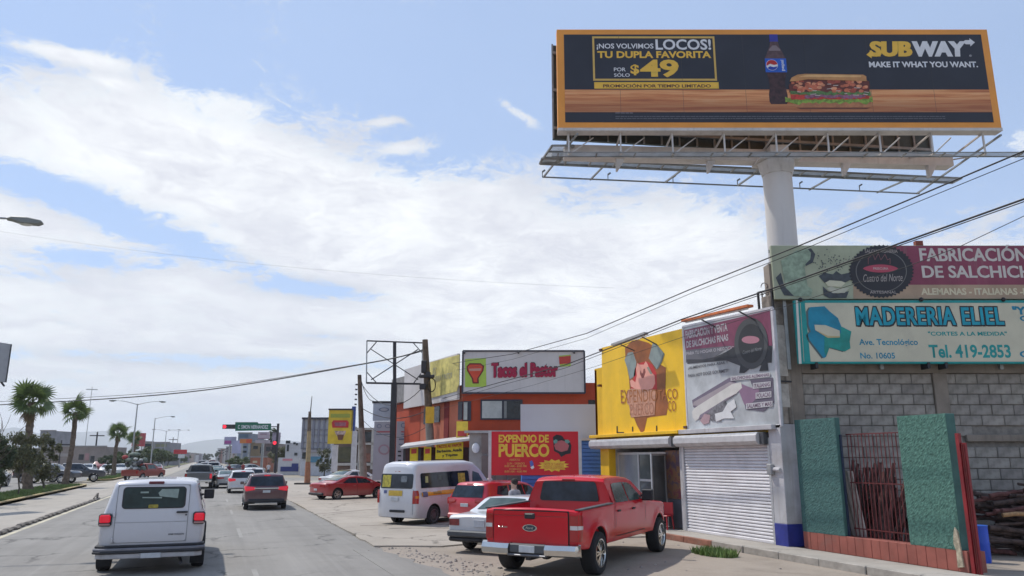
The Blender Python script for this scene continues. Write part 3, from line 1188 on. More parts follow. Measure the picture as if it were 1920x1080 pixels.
def utility():
    # tall leaning pole in front of the orange building, dark wood above, pale below
    a = dep(797, 637, 40)
    g = dep(812, 940, 40)
    t = thing('utility_pole', 'tall leaning wooden pole with cable coils before the orange building', 'utility pole', (g.x, g.y, 0))
    dx = Vector((a.x - g.x, a.y - g.y, 0))
    mid = dx * 0.5 + Vector((0, 0, a.z * 0.5))
    MB().cyl((0, 0, 0), mid, 0.24, 0.21, 12).build('pole_foot', POLEC, t, smooth=40)
    MB().cyl(mid, dx + Vector((0, 0, a.z)), 0.21, 0.15, 12).build('pole_top', WOOD, t, smooth=40)
    q = dep(806, 778, 39.75)
    MB().box(-0.22, 0.22, -0.03, 0.03, -0.42, 0.42).build('warning_plate', mat('warning_yellow', (0.72, 0.42, 0.02), 0.5), t, loc=(q.x - g.x, q.y - g.y, q.z), rz=-YAW)
    # cable coil hanging on the pole
    q = dep(809, 722, 39.8) - g
    b = MB()
    b.tube([(q.x + 0.22 * math.cos(i * 0.6), q.y, q.z + 0.36 * math.sin(i * 0.6)) for i in range(33)], 0.025, 5)
    b.build('cable_coil', BLACK, t)
    for (u, v, w, h) in ((795, 688, 0.28, 0.65), (800, 706, 0.8, 0.16), (793, 725, 0.35, 0.3), (803, 703, 0.25, 0.3)):
        q = dep(u, v, 39.8) - g
        MB().box(-w / 2, w / 2, -0.12, 0.12, -h / 2, h / 2).build('splice_box', STEELB, t, loc=q, rz=-YAW, bevel=0.03)
    # thinner pole to the left with a pale foot
    D = 47
    a, g2 = dep(674, 703, D), dep(683, 915, D)
    t = thing('utility_pole', 'narrow leaning pole, dark top and pale concrete foot, beside the yellow sign', 'utility pole', (g2.x, g2.y, 0))
    d = Vector((a.x - g2.x, a.y - g2.y, 0))
    m = d * 0.55 + Vector((0, 0, a.z * 0.55))
    MB().cyl((0, 0, 0), m, 0.24, 0.19, 10).build('pole_foot', POLEC, t, smooth=40)
    MB().cyl(m, d + Vector((0, 0, a.z)), 0.17, 0.12, 10).build('pole_top', WOOD, t, smooth=40)
    b = MB()
    for k in range(5):
        z = a.z - 0.6 - 0.3 * k
        b.cyl(d * 0.95 + Vector((-0.25, 0, z)), d * 0.95 + Vector((-0.12, 0, z)), 0.05, n=6)
    b.build('insulators', STEELB, t)
    # the lone post left of the yellow sign: rusty brown foot, thin whip on top
    a, g3 = dep(581, 772, 66), gnd(576, 909)
    t = thing('utility_pole', 'lone post with brown painted foot and thin whip on top, left of the lattice building', 'utility pole', (g3.x, g3.y, 0))
    d = Vector((a.x - g3.x, a.y - g3.y, 0))
    MB().cyl((0, 0, 0), d * 0.3 + Vector((0, 0, a.z * 0.3)), 0.26, 0.21, 10).build('pole_foot', mat('brown_paint_post', (0.30, 0.12, 0.06), 0.8, var=0.2), t, smooth=40)
    MB().cyl(d * 0.3 + Vector((0, 0, a.z * 0.3)), d * 0.72 + Vector((0, 0, a.z * 0.72)), 0.20, 0.17, 10).build('pole_middle', mat('buff_paint_post', (0.33, 0.24, 0.13), 0.8, var=0.2), t, smooth=40)
    MB().cyl(d * 0.72 + Vector((0, 0, a.z * 0.72)), d + Vector((0, 0, a.z)), 0.17, 0.12, 10).build('pole_top', WOOD, t, smooth=40)
    w = dep(585, 743, 66) - g3
    MB().cyl(d + Vector((0.05, 0, a.z)), w, 0.05, 0.03, 6).build('whip', STEELB, t)
    MB().box(-1.0, 0.35, -0.35, 0.35, 0.0, 0.16).build('foot_block', mat('dark_footing', (0.05, 0.045, 0.04), 0.9), t, rz=-YAW, bevel=0.02)
    # the long heavy cable crossing the avenue
    L = dep(-160, 764, 62)
    m1 = dep(0, 759, 58)
    m2 = dep(345, 736, 50)
    m3 = dep(690, 681, 42.5)
    e = dep(797, 655, 40)
    P = [L, m1]
    # smooth curve through the surveyed points
    ctrl = [L, m1, m2, m3, e]
    P = []
    for i in range(len(ctrl) - 1):
        p0 = ctrl[max(i - 1, 0)]; p1 = ctrl[i]; p2 = ctrl[i + 1]; p3 = ctrl[min(i + 2, len(ctrl) - 1)]
        for k in range(8):
            f = k / 8
            P.append(0.5 * ((2 * p1) + (p2 - p0) * f + (2 * p0 - 5 * p1 + 4 * p2 - p3) * f * f + (3 * p1 - p0 - 3 * p2 + p3) * f ** 3))
    P.append(e)
    wire(P, 0.038, 'thick dark cable sweeping across the avenue to the leaning wooden pole', name='overhead_cable')
    wire([p + Vector((0.3, 0.8, 0.42 - 0.36 * (i / len(P)))) for i, p in enumerate(P)], 0.018, 'thin wire running just above the thick cable across the avenue')
    # its far support, out of view to the left
    t = thing('utility_pole', 'wooden pole out of view at left that carries the crossing cable', 'utility pole', (L.x, L.y, 0))
    MB().cyl((0, 0, 0), (0, 0, L.z + 0.8), 0.2, 0.14, 10).build('pole_top', WOOD, t)

    # wires running along the street above the shops
    def run(pl, X, r, lab, dz=0.0):
        pts = [atx(u, v, X) + Vector((0, 0, dz)) for u, v in pl]
        first, last = pts[0], pts[-1]
        d0 = (first - pts[1]).normalized()
        back = first + Vector((0, -14, 0.9))
        wire([back] + pts, r, lab)
    run(((1920, 283), (1710, 372), (1500, 460), (1300, 540), (1100, 625), (960, 664), (880, 676), (800, 690)), 11.0, 0.014, 'uppermost of the wires slanting down from the right under the billboard')
    run(((1920, 297), (1710, 383), (1500, 470), (1300, 548), (1100, 634), (960, 674), (880, 690), (800, 702)), 11.05, 0.007, 'thin wire just below the uppermost slanting wire')
    run(((1920, 373), (1690, 455), (1480, 530), (1280, 598), (1150, 650), (1060, 684), (940, 716), (812, 752)), 10.9, 0.017, 'thick twin wire crossing in front of the sausage sign')
    run(((1920, 378), (1690, 459), (1480, 534), (1280, 603), (1150, 655), (1060, 690), (940, 722), (812, 760)), 10.95, 0.009, 'lower strand of the twin wire crossing the sausage sign')
    run(((1920, 405), (1800, 462), (1700, 500), (1500, 566), (1280, 632), (1120, 686), (1000, 722), (812, 770)), 10.6, 0.006, 'faint lowest wire slanting over the shop signs')
    # a fine line across the open sky
    wire(sag(dep(-60, 424, 70), dep(1150, 540, 58), 0.9), 0.006, 'faint thin wire crossing the clouds above the street')
    # service drops between the poles
    for a, b, s, r in ((dep(678, 716, 47), dep(700, 752, 45), 0.3, 0.02), (dep(678, 765, 47), dep(800, 770, 40), 0.5, 0.022), (dep(678, 720, 47), dep(798, 720, 40), 1.2, 0.02), (dep(678, 785, 47), dep(800, 800, 40), 0.8, 0.015)):
        wire(sag(a, b, s), r, 'drop wire slung between the two leaning poles', 'drop wires between the leaning poles')
    # poles that carry the street wires on beyond the camera
    t = thing('utility_pole', 'wooden pole behind the camera carrying the slanting street wires', 'utility pole', (11.0, -6.9, 0))
    MB().cyl((0, 0, 0), (0, 0, 8.3), 0.2, 0.14, 10).build('pole_top', WOOD, t)


utility()


def distant_poles():
    for (u, v0, D, w) in ((183, 810, 190, 0.5), (116, 825, 150, 0.3), (325, 820, 300, 0.4), (173, 725, 240, 0.25)):
        a = dep(u, v0, D)
        t = thing('utility_pole', {183: 'distant dark pole with a crossarm over the left rooftops', 116: 'short pole on the long grey roof at left', 325: 'far slim pole right of the double lamps', 173: 'very tall thin antenna mast over the left rooftops'}[u], 'utility pole', (a.x, a.y, 0))
        MB().cyl((0, 0, 0), (0, 0, a.z), w * 0.5, w * 0.35, 6).build('pole', STEELB if u != 173 else GALV, t)
        MB().box(-1.6, 1.6, -0.1, 0.1, a.z - 1.0, a.z - 0.75).build('crossarm', STEELB if u != 173 else GALV, t)


distant_poles()

# ------------------------------------------------------------------ vehicles
def paint(name, col, var=0.04, rough=0.32, coat=0.8, dirt=0.0, dust=0.3, spec=0.5):
    return mat(name, col, rough, var=var, scale=1.5, coat=coat, dirt=dirt, dirtcol=(0.3, 0.27, 0.23), dust=dust, spec=spec)


def glass_mat(name='tinted_glass', col=(0.018, 0.027, 0.04), rough=0.04):
    return mat(name, col, rough, var=0.6, scale=2.2, spec=0.36)


GLASS = glass_mat()
GLASSG = mat('greenish_glass', (0.07, 0.10, 0.09), 0.08, var=0.4, scale=2.0, spec=0.4)
RUBBER = mat('tyre_rubber', (0.018, 0.018, 0.02), 0.85, var=0.2)
TRIM = mat('black_trim', (0.022, 0.022, 0.026), 0.6, var=0.2)
TRIMG = mat('grey_trim', (0.07, 0.075, 0.08), 0.6, var=0.2)
UNDER = mat('underbody', (0.012, 0.012, 0.013), 0.9, var=0.2)
CHROME = mat('chrome', (0.62, 0.61, 0.58), 0.16, metal=1.0, var=0.03)
ALLOY = mat('alloy', (0.50, 0.50, 0.50), 0.3, metal=0.8, var=0.06)
ALLOYD = mat('dark_alloy', (0.16, 0.16, 0.17), 0.4, metal=0.6, var=0.1)
LITRED = mat('lit_tail_lens', (0.50, 0.006, 0.02), 0.2, var=0.0, coat=0.4, emit=(1.0, 0.02, 0.05, 0.28))
RED = mat('tail_lens', (0.36, 0.012, 0.012), 0.15, var=0.1, coat=0.7)
CLEARL = mat('clear_lens', (0.62, 0.58, 0.56), 0.12, var=0.1, coat=0.7)
AMBER = mat('amber_lens', (0.7, 0.22, 0.02), 0.2, var=0.0)
PLATE = mat('blurred_plate', (0.48, 0.50, 0.52), 0.5, var=0.12, scale=6)
SEAM = mat('door_gap', (0.03, 0.025, 0.025), 0.8, var=0.0)

WHEELS = {}


def wheel_mesh(r, w, spokes, rimmat, key):
    k = (round(r, 3), round(w, 3), spokes, rimmat.name)
    if k in WHEELS:
        return WHEELS[k]
    b = MB()
    rr = r * (0.66 if spokes else 0.58)
    prof = [(rr, -w / 2 + 0.012), (rr + 0.02, -w / 2), (r * 0.92, -w / 2 + 0.005), (r * 0.985, -w / 2 + 0.03), (r, -w * 0.25), (r, w * 0.25), (r * 0.985, w / 2 - 0.03), (r * 0.9, w / 2), (rr, w / 2 - 0.01), (rr * 0.96, 0.0)]
    n = 36
    vs = []
    for i in range(n):
        t = 2 * math.pi * i / n
        for (q, y) in prof:
            vs.append((q * math.cos(t), y, q * math.sin(t)))
    m = len(prof)
    fs = [(i * m + j, i * m + (j + 1) % m, ((i + 1) % n) * m + (j + 1) % m, ((i + 1) % n) * m + j) for i in range(n) for j in range(m)]
    b.add(vs, fs)
    ty = b.mesh('tyre', RUBBER, smooth=40)
    b = MB()
    # rim: outer lip, dish, spokes, hub
    lip = [(rr + 0.004, -w / 2 + 0.004), (rr - 0.018, -w / 2 + 0.0), (rr - 0.03, -w / 2 + 0.05), (rr - 0.035, 0.05)]
    vs = []
    for i in range(n):
        t = 2 * math.pi * i / n
        for (q, y) in lip:
            vs.append((q * math.cos(t), y, q * math.sin(t)))
    m = len(lip)
    fs = [(i * m + j, i * m + j + 1, ((i + 1) % n) * m + j + 1, ((i + 1) % n) * m + j) for i in range(n) for j in range(m - 1)]
    b.add(vs, fs)
    y0 = -w / 2 + 0.03
    if spokes:
        for i in range(spokes):
            t = 2 * math.pi * i / spokes
            c, s = math.cos(t), math.sin(t)
            tw = Vector((-s, 0, c))
            for sg in (-1, 1):
                a = Vector((c * rr * 0.16, y0 - 0.01, s * rr * 0.16)) + tw * sg * rr * 0.03
                e = Vector((c * (rr - 0.02), y0 + 0.005, s * (rr - 0.02))) + tw * sg * rr * 0.16
                b.bar(a, e, rr * 0.10, 0.03)
    else:
        b.cyl((0, y0 + 0.02, 0), (0, y0 + 0.03, 0), rr * 0.96, n=24)
        b.cyl((0, y0 - 0.01, 0), (0, y0 + 0.02, 0), rr * 0.62, rr * 0.7, n=24)
    b.cyl((0, y0 - 0.02, 0), (0, y0 + 0.02, 0), rr * 0.2, rr * 0.26, n=16)
    rim = b.mesh('rim', rimmat, smooth=30)
    b = MB()
    b.cyl((0, y0 + 0.06, 0), (0, y0 + 0.07, 0), rr * 0.97, n=24)
    disc = b.mesh('brake_disc', UNDER)
    WHEELS[k] = (ty, rim, disc)
    return WHEELS[k]


def smoothstep(t):
    t = max(0.0, min(1.0, t))
    return t * t * (3 - 2 * t)


class Car:
    def __init__(s, name, label, cat, x, y, head, L, W, prof, zb, belt, tum, wx, r, ra, body, group=None, bed=None, lean=(0.9, 0.0), rr=0.22, fr=0.45,
                 rc=0.07, crown=0.035, zs=0.0, wheel=(5, ALLOY), tw=0.2, track=None, trim=None, flare=0.0, bulge=0.05, hi=True, sill=0.10, pinch=0.03):
        s.L, s.W, s.prof, s.zb, s.belt, s.tum, s.lean, s.rr, s.fr, s.bed = L, W, prof, zb, belt, tum, lean, rr, fr, bed
        s.rc, s.crown, s.bulge, s.pinch = rc, crown, bulge, pinch
        s.wx, s.ra, s.rw = wx, ra, r
        s.t = thing(name, label, cat, (x, y, zs), R(90 - head), group)
        s.paint = body
        s.trimz = trim
        s.flare = flare
        s.sill = sill
        s.hi = hi
        s._body(body)
        s._wheels(r, tw, wheel, track or W / 2 - 0.02)

    def top(s, x):
        p = s.prof
        if x <= p[0][0]:
            return p[0][1]
        for a, b in zip(p, p[1:]):
            if a[0] <= x <= b[0]:
                if b[0] - a[0] < 1e-6:
                    continue
                f = (x - a[0]) / (b[0] - a[0])
                return a[1] + (b[1] - a[1]) * f
        return p[-1][1]

    def half(s, x, z):
        h = s.W / 2
        if x < s.rr:
            q = (s.rr - x) / s.rr
            h -= s.rr * 0.42 * (1 - math.sqrt(max(0, 1 - q * q)))
        xf = s.L - x
        if xf < s.fr:
            q = (s.fr - xf) / s.fr
            h -= s.fr * 0.42 * (1 - math.sqrt(max(0, 1 - q * q)))
        h -= 0.035 * max(0, (x - s.L * 0.55) / (s.L * 0.45))
        if z > s.belt:
            h -= s.tum * (z - s.belt) + s.pinch * smoothstep((z - s.belt) / 0.06)
        else:
            q = (s.belt - z) / max(0.1, s.belt - s.zb)
            h -= 0.05 * max(0, q - 0.45) ** 2 * 3.0
            h -= 0.012 * (1 - smoothstep(q / 0.12)) * 0
        if s.flare:
            for c in s.wx:
                d = math.hypot(x - c, z - s.rw)
                h += s.flare * math.exp(-((d - s.ra - 0.03) / 0.07) ** 2)
        return h

    def warp(s, x, y, z):
        zl, k = s.lean
        x2 = x
        if z > zl:
            x2 += (z - zl) * k * math.exp(-x / 0.8)
        h = s.W / 2
        x2 += s.bulge * (y / h) ** 2 * math.exp(-x / 0.35)
        x2 -= 0.10 * (y / h) ** 2 * math.exp(-(s.L - x) / 0.3)
        return (x2, y, z2 if False else z)

    def _body(s, m):
        L = s.L
        xs = set()
        k = int(L / 0.16)
        for i in range(k + 1):
            xs.add(round(L * i / k, 4))
        for q in (0.0, 0.02, 0.06, 0.12, 0.2):
            xs.add(q)
            xs.add(round(L - q, 4))
        for c in s.wx:
            for i in range(17):
                t = math.pi * i / 16
                xs.add(round(c - s.ra * math.cos(t), 4))
        prof_x = [p[0] for p in s.prof]
        for p in prof_x:
            xs.add(round(p, 4))
        xs = sorted(x for x in xs if 0 <= x <= L)
        st = []
        for x in xs:
            tops = [s.top(x)]
            d = [p[1] for p in s.prof if abs(p[0] - x) < 1e-3]
            if len(d) > 1:
                tops = [d[0], d[-1]]
            bedf = [None] * len(tops)
            if s.bed:
                b0, b1, zf = s.bed
                if abs(x - b0) < 1e-3:
                    tops = [tops[0], tops[0]]
                    bedf = [None, zf]
                elif abs(x - b1) < 1e-3:
                    bedf = [zf, None] if len(tops) > 1 else [zf]
                elif b0 < x < b1:
                    bedf = [zf]
            for zt, bf in zip(tops, bedf):
                st.append((x, zt, bf))
        rows = [0, .06, .16, .28, .42, .56, .68, .8, .9, 1.0]
        V, F, MI = [], [], []
        m_ring = None
        rings = []
        for (x, zt, bf) in st:
            zl = s.zb
            # rockers curl up at the ends
            e = min(x, L - x)
            if e < 0.35:
                zl += 0.05 * (1 - e / 0.35)
            for c in s.wx:
                if abs(x - c) < s.ra:
                    zl = max(zl, s.rw + math.sqrt(max(0, s.ra ** 2 - (x - c) ** 2)) * 1.0)
            zl = min(zl, zt - 0.12)
            end = 1.0
            rc = s.rc
            # round the top edge down near the two ends
            if x < 0.12:
                zt = zt - 0.035 * (1 - x / 0.12) ** 2
            hs = lambda z: s.half(x, z)
            ring = [(0.0, zl), (hs(zl) * 0.72, zl), (hs(zl) - 0.015, zl)]
            zr = zt - rc
            for q in rows:
                z = zl + 0.015 + (zr - zl - 0.015) * q
                ring.append((hs(z), z))
            h1 = hs(zr)
            ring.append((h1 - rc * 0.12, zr + rc * 0.5))
            ring.append((h1 - rc * 0.45, zr + rc * 0.85))
            if bf is None:
                ring.append((h1 - rc, zt))
                ring.append((h1 * 0.72, zt + s.crown * 0.5))
                ring.append((h1 * 0.36, zt + s.crown * 0.87))
                ring.append((0.0, zt + s.crown))
            else:
                ring.append((h1 - 0.10, zt))
                ring.append((h1 - 0.115, bf))
                ring.append((h1 * 0.4, bf))
                ring.append((0.0, bf))
            rings.append((x, ring))
        nr = len(rings[0][1])
        full = []
        for x, ring in rings:
            pts = [(x, y, z) for (y, z) in ring] + [(x, -y, z) for (y, z) in ring[-2:0:-1]]
            full.append([s.warp(*p) for p in pts])
        n = len(full[0])
        for pts in full:
            V += pts
        for i in range(len(full) - 1):
            for j in range(n):
                a, b_, c, d = i * n + j, i * n + (j + 1) % n, (i + 1) * n + (j + 1) % n, (i + 1) * n + j
                F.append((a, d, c, b_))
                jj = j if j < nr - 1 else n - 1 - j
                under = jj < 2
                bedface = s.bed and jj >= nr - 3 and s.bed[0] - 1e-3 <= rings[i][0] and rings[i + 1][0] <= s.bed[1] + 1e-3
                mi = 1 if under else (2 if bedface else 0)
                if s.trimz and not under and not bedface:
                    zc = 0.25 * (V[a][2] + V[b_][2] + V[c][2] + V[d][2])
                    if zc < s.trimz:
                        mi = 2
                MI.append(mi)
        # end caps as strips so that they can bulge
        for idx, flip in ((0, False), (len(full) - 1, True)):
            x, ring = rings[idx]
            K = 6
            grid = []
            for (y, z) in ring:
                row = []
                for q in range(K + 1):
                    yy = y * (1 - 2 * q / K)
                    row.append(len(V))
                    V.append(s.warp(x, yy, z))
                grid.append(row)
            for a in range(len(grid) - 1):
                for q in range(K):
                    f = (grid[a][q], grid[a][q + 1], grid[a + 1][q + 1], grid[a + 1][q])
                    F.append(f if not flip else f[::-1])
                    zc = 0.5 * (V[f[0]][2] + V[f[2]][2])
                    MI.append(2 if (s.trimz and zc < s.trimz) else 0)
        me = bpy.data.meshes.new('body')
        me.from_pydata(V, [], F)
        for q in (m, UNDER, TRIM if not s.bed else TRIMG):
            me.materials.append(q)
        me.polygons.foreach_set('material_index', MI)
        bm = bmesh.new()
        bm.from_mesh(me)
        bmesh.ops.remove_doubles(bm, verts=list(bm.verts), dist=0.0008)
        bmesh.ops.recalc_face_normals(bm, faces=list(bm.faces))
        bm.to_mesh(me)
        bm.free()
        me.shade_smooth()
        me.set_sharp_from_angle(angle=R(38))
        o = bpy.data.objects.new('body', me)
        COL.objects.link(o)
        o.parent = s.t
        s.body = o

    def _wheels(s, r, tw, wheel, track):
        ty, rim, disc = wheel_mesh(r, tw, wheel[0], wheel[1], 0)
        for i, c in enumerate(s.wx):
            for sg in (-1, 1):
                w = place_mesh('wheel', ty, s.t, (c, sg * (track - tw / 2), r), (0, 0, 0 if sg < 0 else math.pi))
                place_mesh('rim', rim, w)
                if s.hi:
                    place_mesh('brake_disc', disc, w)

    # --- patches laid on the body
    def _patch(s, name, pts2, fn, m, cuts=2, th=0.0, parent=None):
        bm = bmesh.new()
        vs = [bm.verts.new((p[0], p[1], 0)) for p in pts2]
        f = bm.faces.new(vs)
        bmesh.ops.triangulate(bm, faces=[f])
        if cuts:
            bmesh.ops.subdivide_edges(bm, edges=list(bm.edges), cuts=cuts, use_grid_fill=True)
            bmesh.ops.triangulate(bm, faces=list(bm.faces))
        for v in bm.verts:
            v.co = fn(v.co.x, v.co.y)
        me = bpy.data.meshes.new(name)
        bm.to_mesh(me)
        bm.free()
        me.materials.append(m)
        me.shade_smooth()
        o = bpy.data.objects.new(name, me)
        COL.objects.link(o)
        o.parent = parent or s.t
        return o

    def side(s, name, pts, m, sg=(-1, 1), off=0.01, cuts=2, parent=None):
        out = []
        for q in sg:
            fn = lambda x, z: s.warp(x, q * (s.half(x, z) + off), z)
            out.append(s._patch(name, pts, fn, m, cuts, parent=parent))
        return out

    def rear(s, name, pts, m, off=0.012, x=0.0, cuts=2, parent=None):
        def fn(y, z):
            p = s.warp(x, y, z)
            return (p[0] - off, p[1], p[2])
        return s._patch(name, pts, fn, m, cuts, parent=parent)

    def topp(s, name, pts, m, off=0.012, cuts=3, parent=None, up=True):
        """pts in x, y on the upper surface (windscreens, rear windows of saloons)"""
        def fn(x, y):
            zt = s.top(x)
            h = s.half(x, zt - s.rc)
            z = zt + s.crown * max(0, 1 - (abs(y) / h) ** 2) + off
            p = s.warp(x, y, z)
            return p
        return s._patch(name, pts, fn, m, cuts, parent=parent)

    def seam(s, pts, sg=(-1, 1), w=0.012):
        """a thin shut-line following points in x,z"""
        for (a, b) in zip(pts, pts[1:]):
            d = Vector((b[0] - a[0], b[1] - a[1])).normalized() * (w / 2)
            n = Vector((-d.y, d.x))
            s.side('door_seam', [(a[0] - n.x, a[1] - n.y), (a[0] + n.x, a[1] + n.y), (b[0] + n.x, b[1] + n.y), (b[0] - n.x, b[1] - n.y)], SEAM, sg, off=0.006, cuts=1)

    def mirror(s, x, z, m=TRIM, sg=(-1, 1), w=0.2, h=0.15):
        for q in sg:
            y = s.half(x, z)
            b = MB()
            b.box(-0.05, 0.06, 0, q * w, -h / 2, h / 2)
            b.bar((0, 0, 0), (0, -q * 0.06, -0.03), 0.05)
            o = b.build('mirror', m, s.t, bevel=0.02)
            o.location = (x, q * (y + 0.05), z)

    def handle(s, x, z, m, sg=(-1, 1)):
        for q in sg:
            y = s.half(x, z)
            b = MB()
            b.box(-0.08, 0.08, q * (y - 0.01), q * (y + 0.03), -0.018, 0.018)
            o = b.build('door_handle', m, s.t, bevel=0.008)
            o.location = (x, 0, z)

    def block(s, name, x0, x1, y0, y1, z0, z1, m, bevel=0.015, parent=None):
        return MB().box(x0, x1, y0, y1, z0, z1).build(name, m, parent or s.t, bevel=bevel)


def mirrored(pts):
    return [(-y, z) for y, z in pts][::-1]


# ---- red crew-cab pickup -------------------------------------------------
def make_pickup():
    red = paint('red_pickup_paint', (0.56, 0.002, 0.013), 0.04, 0.26, coat=0.3, dust=0.12, spec=0.35)
    prof = [(0, 1.20), (1.86, 1.235), (1.86, 1.64), (1.93, 1.70), (2.1, 1.725), (2.9, 1.73), (3.3, 1.70), (3.55, 1.645), (4.28, 1.20), (4.5, 1.165), (5.4, 1.11), (5.72, 1.03), (5.82, 0.90)]
    c = Car('pickup_truck', 'red crew cab pickup with chrome rear bumper parked angled at the white shutter', 'pickup truck', 5.53, 13.42, 48, 5.82, 1.92, prof, 0.50, 1.19, 0.40, (0.97, 4.98), 0.385, 0.475, red,
            bed=(0.10, 1.78, 0.72), lean=(9, 0), rr=0.12, rc=0.045, crown=0.03, wheel=(6, CHROME), tw=0.29, track=1.0, flare=0.03, bulge=0.03, sill=0.1)
    # tailgate: a panel proud of the body, with its gaps
    tg = c.rear('tailgate', rrect(-0.745, 0.745, 0.60, 1.16, 0.03), red, off=0.022)
    c.rear('tailgate_gap', [(-0.765, 0.585), (0.765, 0.585), (0.765, 1.18), (-0.765, 1.18)], SEAM, off=0.006)
    # shade of the upper tailgate's pressed step, painted as a darker red strip
    c.rear('tailgate_crease_shade', [(-0.74, 1.075), (0.74, 1.075), (0.74, 1.085), (-0.74, 1.085)], paint('red_crease_shade', (0.25, 0.006, 0.01)), off=0.024, parent=tg)
    c.block('tailgate_handle', -0.045, 0.0, -0.105, 0.105, 1.03, 1.13, TRIM, parent=tg)
    c.rear('handle_lip', [(-0.07, 1.105), (0.07, 1.105), (0.07, 1.12), (-0.07, 1.12)], CHROME, off=0.055, parent=tg)
    for nm, m, k, off in (('badge_ring', CHROME, 1.0, 0.028), ('badge', mat('badge_blue', (0.03, 0.04, 0.06), 0.3), 0.82, 0.034)):
        c.rear(nm, [(0.145 * k * math.cos(t * 0.25), 0.87 + 0.062 * k * math.sin(t * 0.25)) for t in range(25)], m, off=off, cuts=0, parent=tg)

    def onrear(name, txt, x0, x1, z0, z1, m, off):
        me = text_mesh(txt, 0.02, 0.2 if name == 'badge_script' else 0)
        vs = [v.co.copy() for v in me.vertices]
        a, b = min(v.x for v in vs), max(v.x for v in vs)
        cc, d = min(v.y for v in vs), max(v.y for v in vs)
        for v in me.vertices:
            y = x0 + (v.co.x - a) / (b - a) * (x1 - x0)
            z = z0 + (v.co.y - cc) / (d - cc) * (z1 - z0)
            p = c.warp(0, -y, z)
            v.co = (p[0] - off, p[1], p[2])
        me.materials.clear()
        me.materials.append(m)
        o = place_mesh(name, me, tg)
        return o
    onrear('badge_script', 'Ford', -0.075, 0.075, 0.848, 0.892, CHROME, 0.038)
    onrear('tailgate_lettering', 'TRITON', -0.66, -0.46, 0.855, 0.885, CHROME, 0.028)
    # rail caps
    for q in (-1, 1):
        b = MB()
        y0, y1 = q * (c.half(1.0, 1.17) - 0.105), q * (c.half(1.0, 1.17) + 0.008)
        b.hexa([(0.06, y0, 1.19), (1.80, y0, 1.226), (1.80, y1, 1.226), (0.06, y1, 1.19), (0.06, y0, 1.212), (1.80, y0, 1.250), (1.80, y1, 1.250), (0.06, y1, 1.212)])
        b.build('bed_rail', TRIMG, c.t)
    # taillights wrap the corner: seen from behind and from the side
    for q in (-1, 1):
        P = [(q * 0.775, 0.66), (q * 0.925, 0.66), (q * 0.925, 1.10), (q * 0.775, 1.10)]
        o = c.rear('taillight', P if q > 0 else P[::-1], RED, off=0.016)
        c.rear('reversing_lens', [(q * 0.785, 0.86), (q * 0.925, 0.86), (q * 0.925, 0.93), (q * 0.785, 0.93)], CLEARL, off=0.021, parent=o)
        c.side('taillight_side', [(0.0, 0.66), (0.13, 0.66), (0.15, 1.10), (0.0, 1.12)], RED, (q,), off=0.009, cuts=2, parent=o)
        c.side('reversing_lens_side', [(0.0, 0.86), (0.135, 0.865), (0.14, 0.925), (0.0, 0.93)], CLEARL, (q,), off=0.013, parent=o)
    # bumper: two chrome wings, dark step pad, plate
    prof = [(0.0, 0.62), (-0.16, 0.60), (-0.205, 0.52), (-0.19, 0.43), (-0.12, 0.40), (0.02, 0.42)]
    bump = thing('rear_bumper', None, None)
    bump.parent = c.t
    for q in (-1, 1):
        b = MB()
        ys = [0.36, 0.55, 0.8, 0.93, 0.985]
        vs, fs = [], []
        for y in ys:
            sh = 0.0 if y < 0.8 else (0.05 if y < 0.95 else 0.16)
            for (x, z) in prof:
                vs.append((x + sh if x < 0 else x, q * y, z))
        n = len(prof)
        for i in range(len(ys) - 1):
            for j in range(n - 1):
                fs.append((i * n + j, i * n + j + 1, (i + 1) * n + j + 1, (i + 1) * n + j))
        fs += [tuple(range(n)), tuple(range((len(ys) - 1) * n, len(ys) * n))]
        b.add(vs, fs)
        b.build('chrome_wing', CHROME, bump, smooth=30)
    b = MB()
    b.slab([(0, 0), (1, 0), (1, 1), (0, 1)], 0, 0) if False else None
    b.box(-0.15, 0.0, -0.36, 0.36, 0.44, 0.60)
    b.build('step_pad', TRIMG, bump, bevel=0.02)
    MB().box(-0.17, 0.0, -0.40, 0.40, 0.385, 0.43).build('bumper_lower', ALLOYD, bump, bevel=0.02)
    c.block('licence_plate', -0.165, -0.15, -0.155, 0.155, 0.455, 0.575, PLATE, 0.004)
    # axle, differential, spare wheel, tow socket
    b = MB().cyl((0.97, -0.8, 0.385), (0.97, 0.8, 0.385), 0.05, n=10)
    b.ball((0.97, 0.12, 0.37), 0.16, 10, 8)
    b.build('rear_axle', UNDER, c.t, smooth=True)
    MB().cyl((0.62, -0.05, 0.40), (0.62, -0.05, 0.52), 0.33, n=20).build('spare_wheel', RUBBER, c.t, smooth=40)
    MB().box(-0.1, 0.4, -0.05, 0.05, 0.32, 0.40).build('tow_socket', TRIM, c.t)
    # cab glass: rear window is a real upright pane with corner radius
    P = rrect(-0.66, 0.66, 1.26, 1.645, 0.06)
    P = [(y * (1 - 0.12 * (z - 1.26) / 0.385), z) for y, z in P]
    MB().add([(1.845 + (z - 1.26) * 0.06, -y, z) for y, z in P], [tuple(range(len(P)))])
    o = MB()
    o.add([(1.838 + (z - 1.26) * 0.03, -y, z) for y, z in P], [tuple(range(len(P)))])
    o.build('rear_window', GLASS, c.t)
    b = MB()
    b.box(1.800, 1.855, -0.14, 0.14, 1.665, 1.70)
    b.build('high_stop_light', RED, c.t, bevel=0.01)
    zt, zb_ = 1.60, 1.235
    c.side('side_window', [(2.06, zb_), (2.86, zb_), (2.86, zt + 0.015), (2.32, zt + 0.01), (2.19, zt - 0.02)], GLASSG)
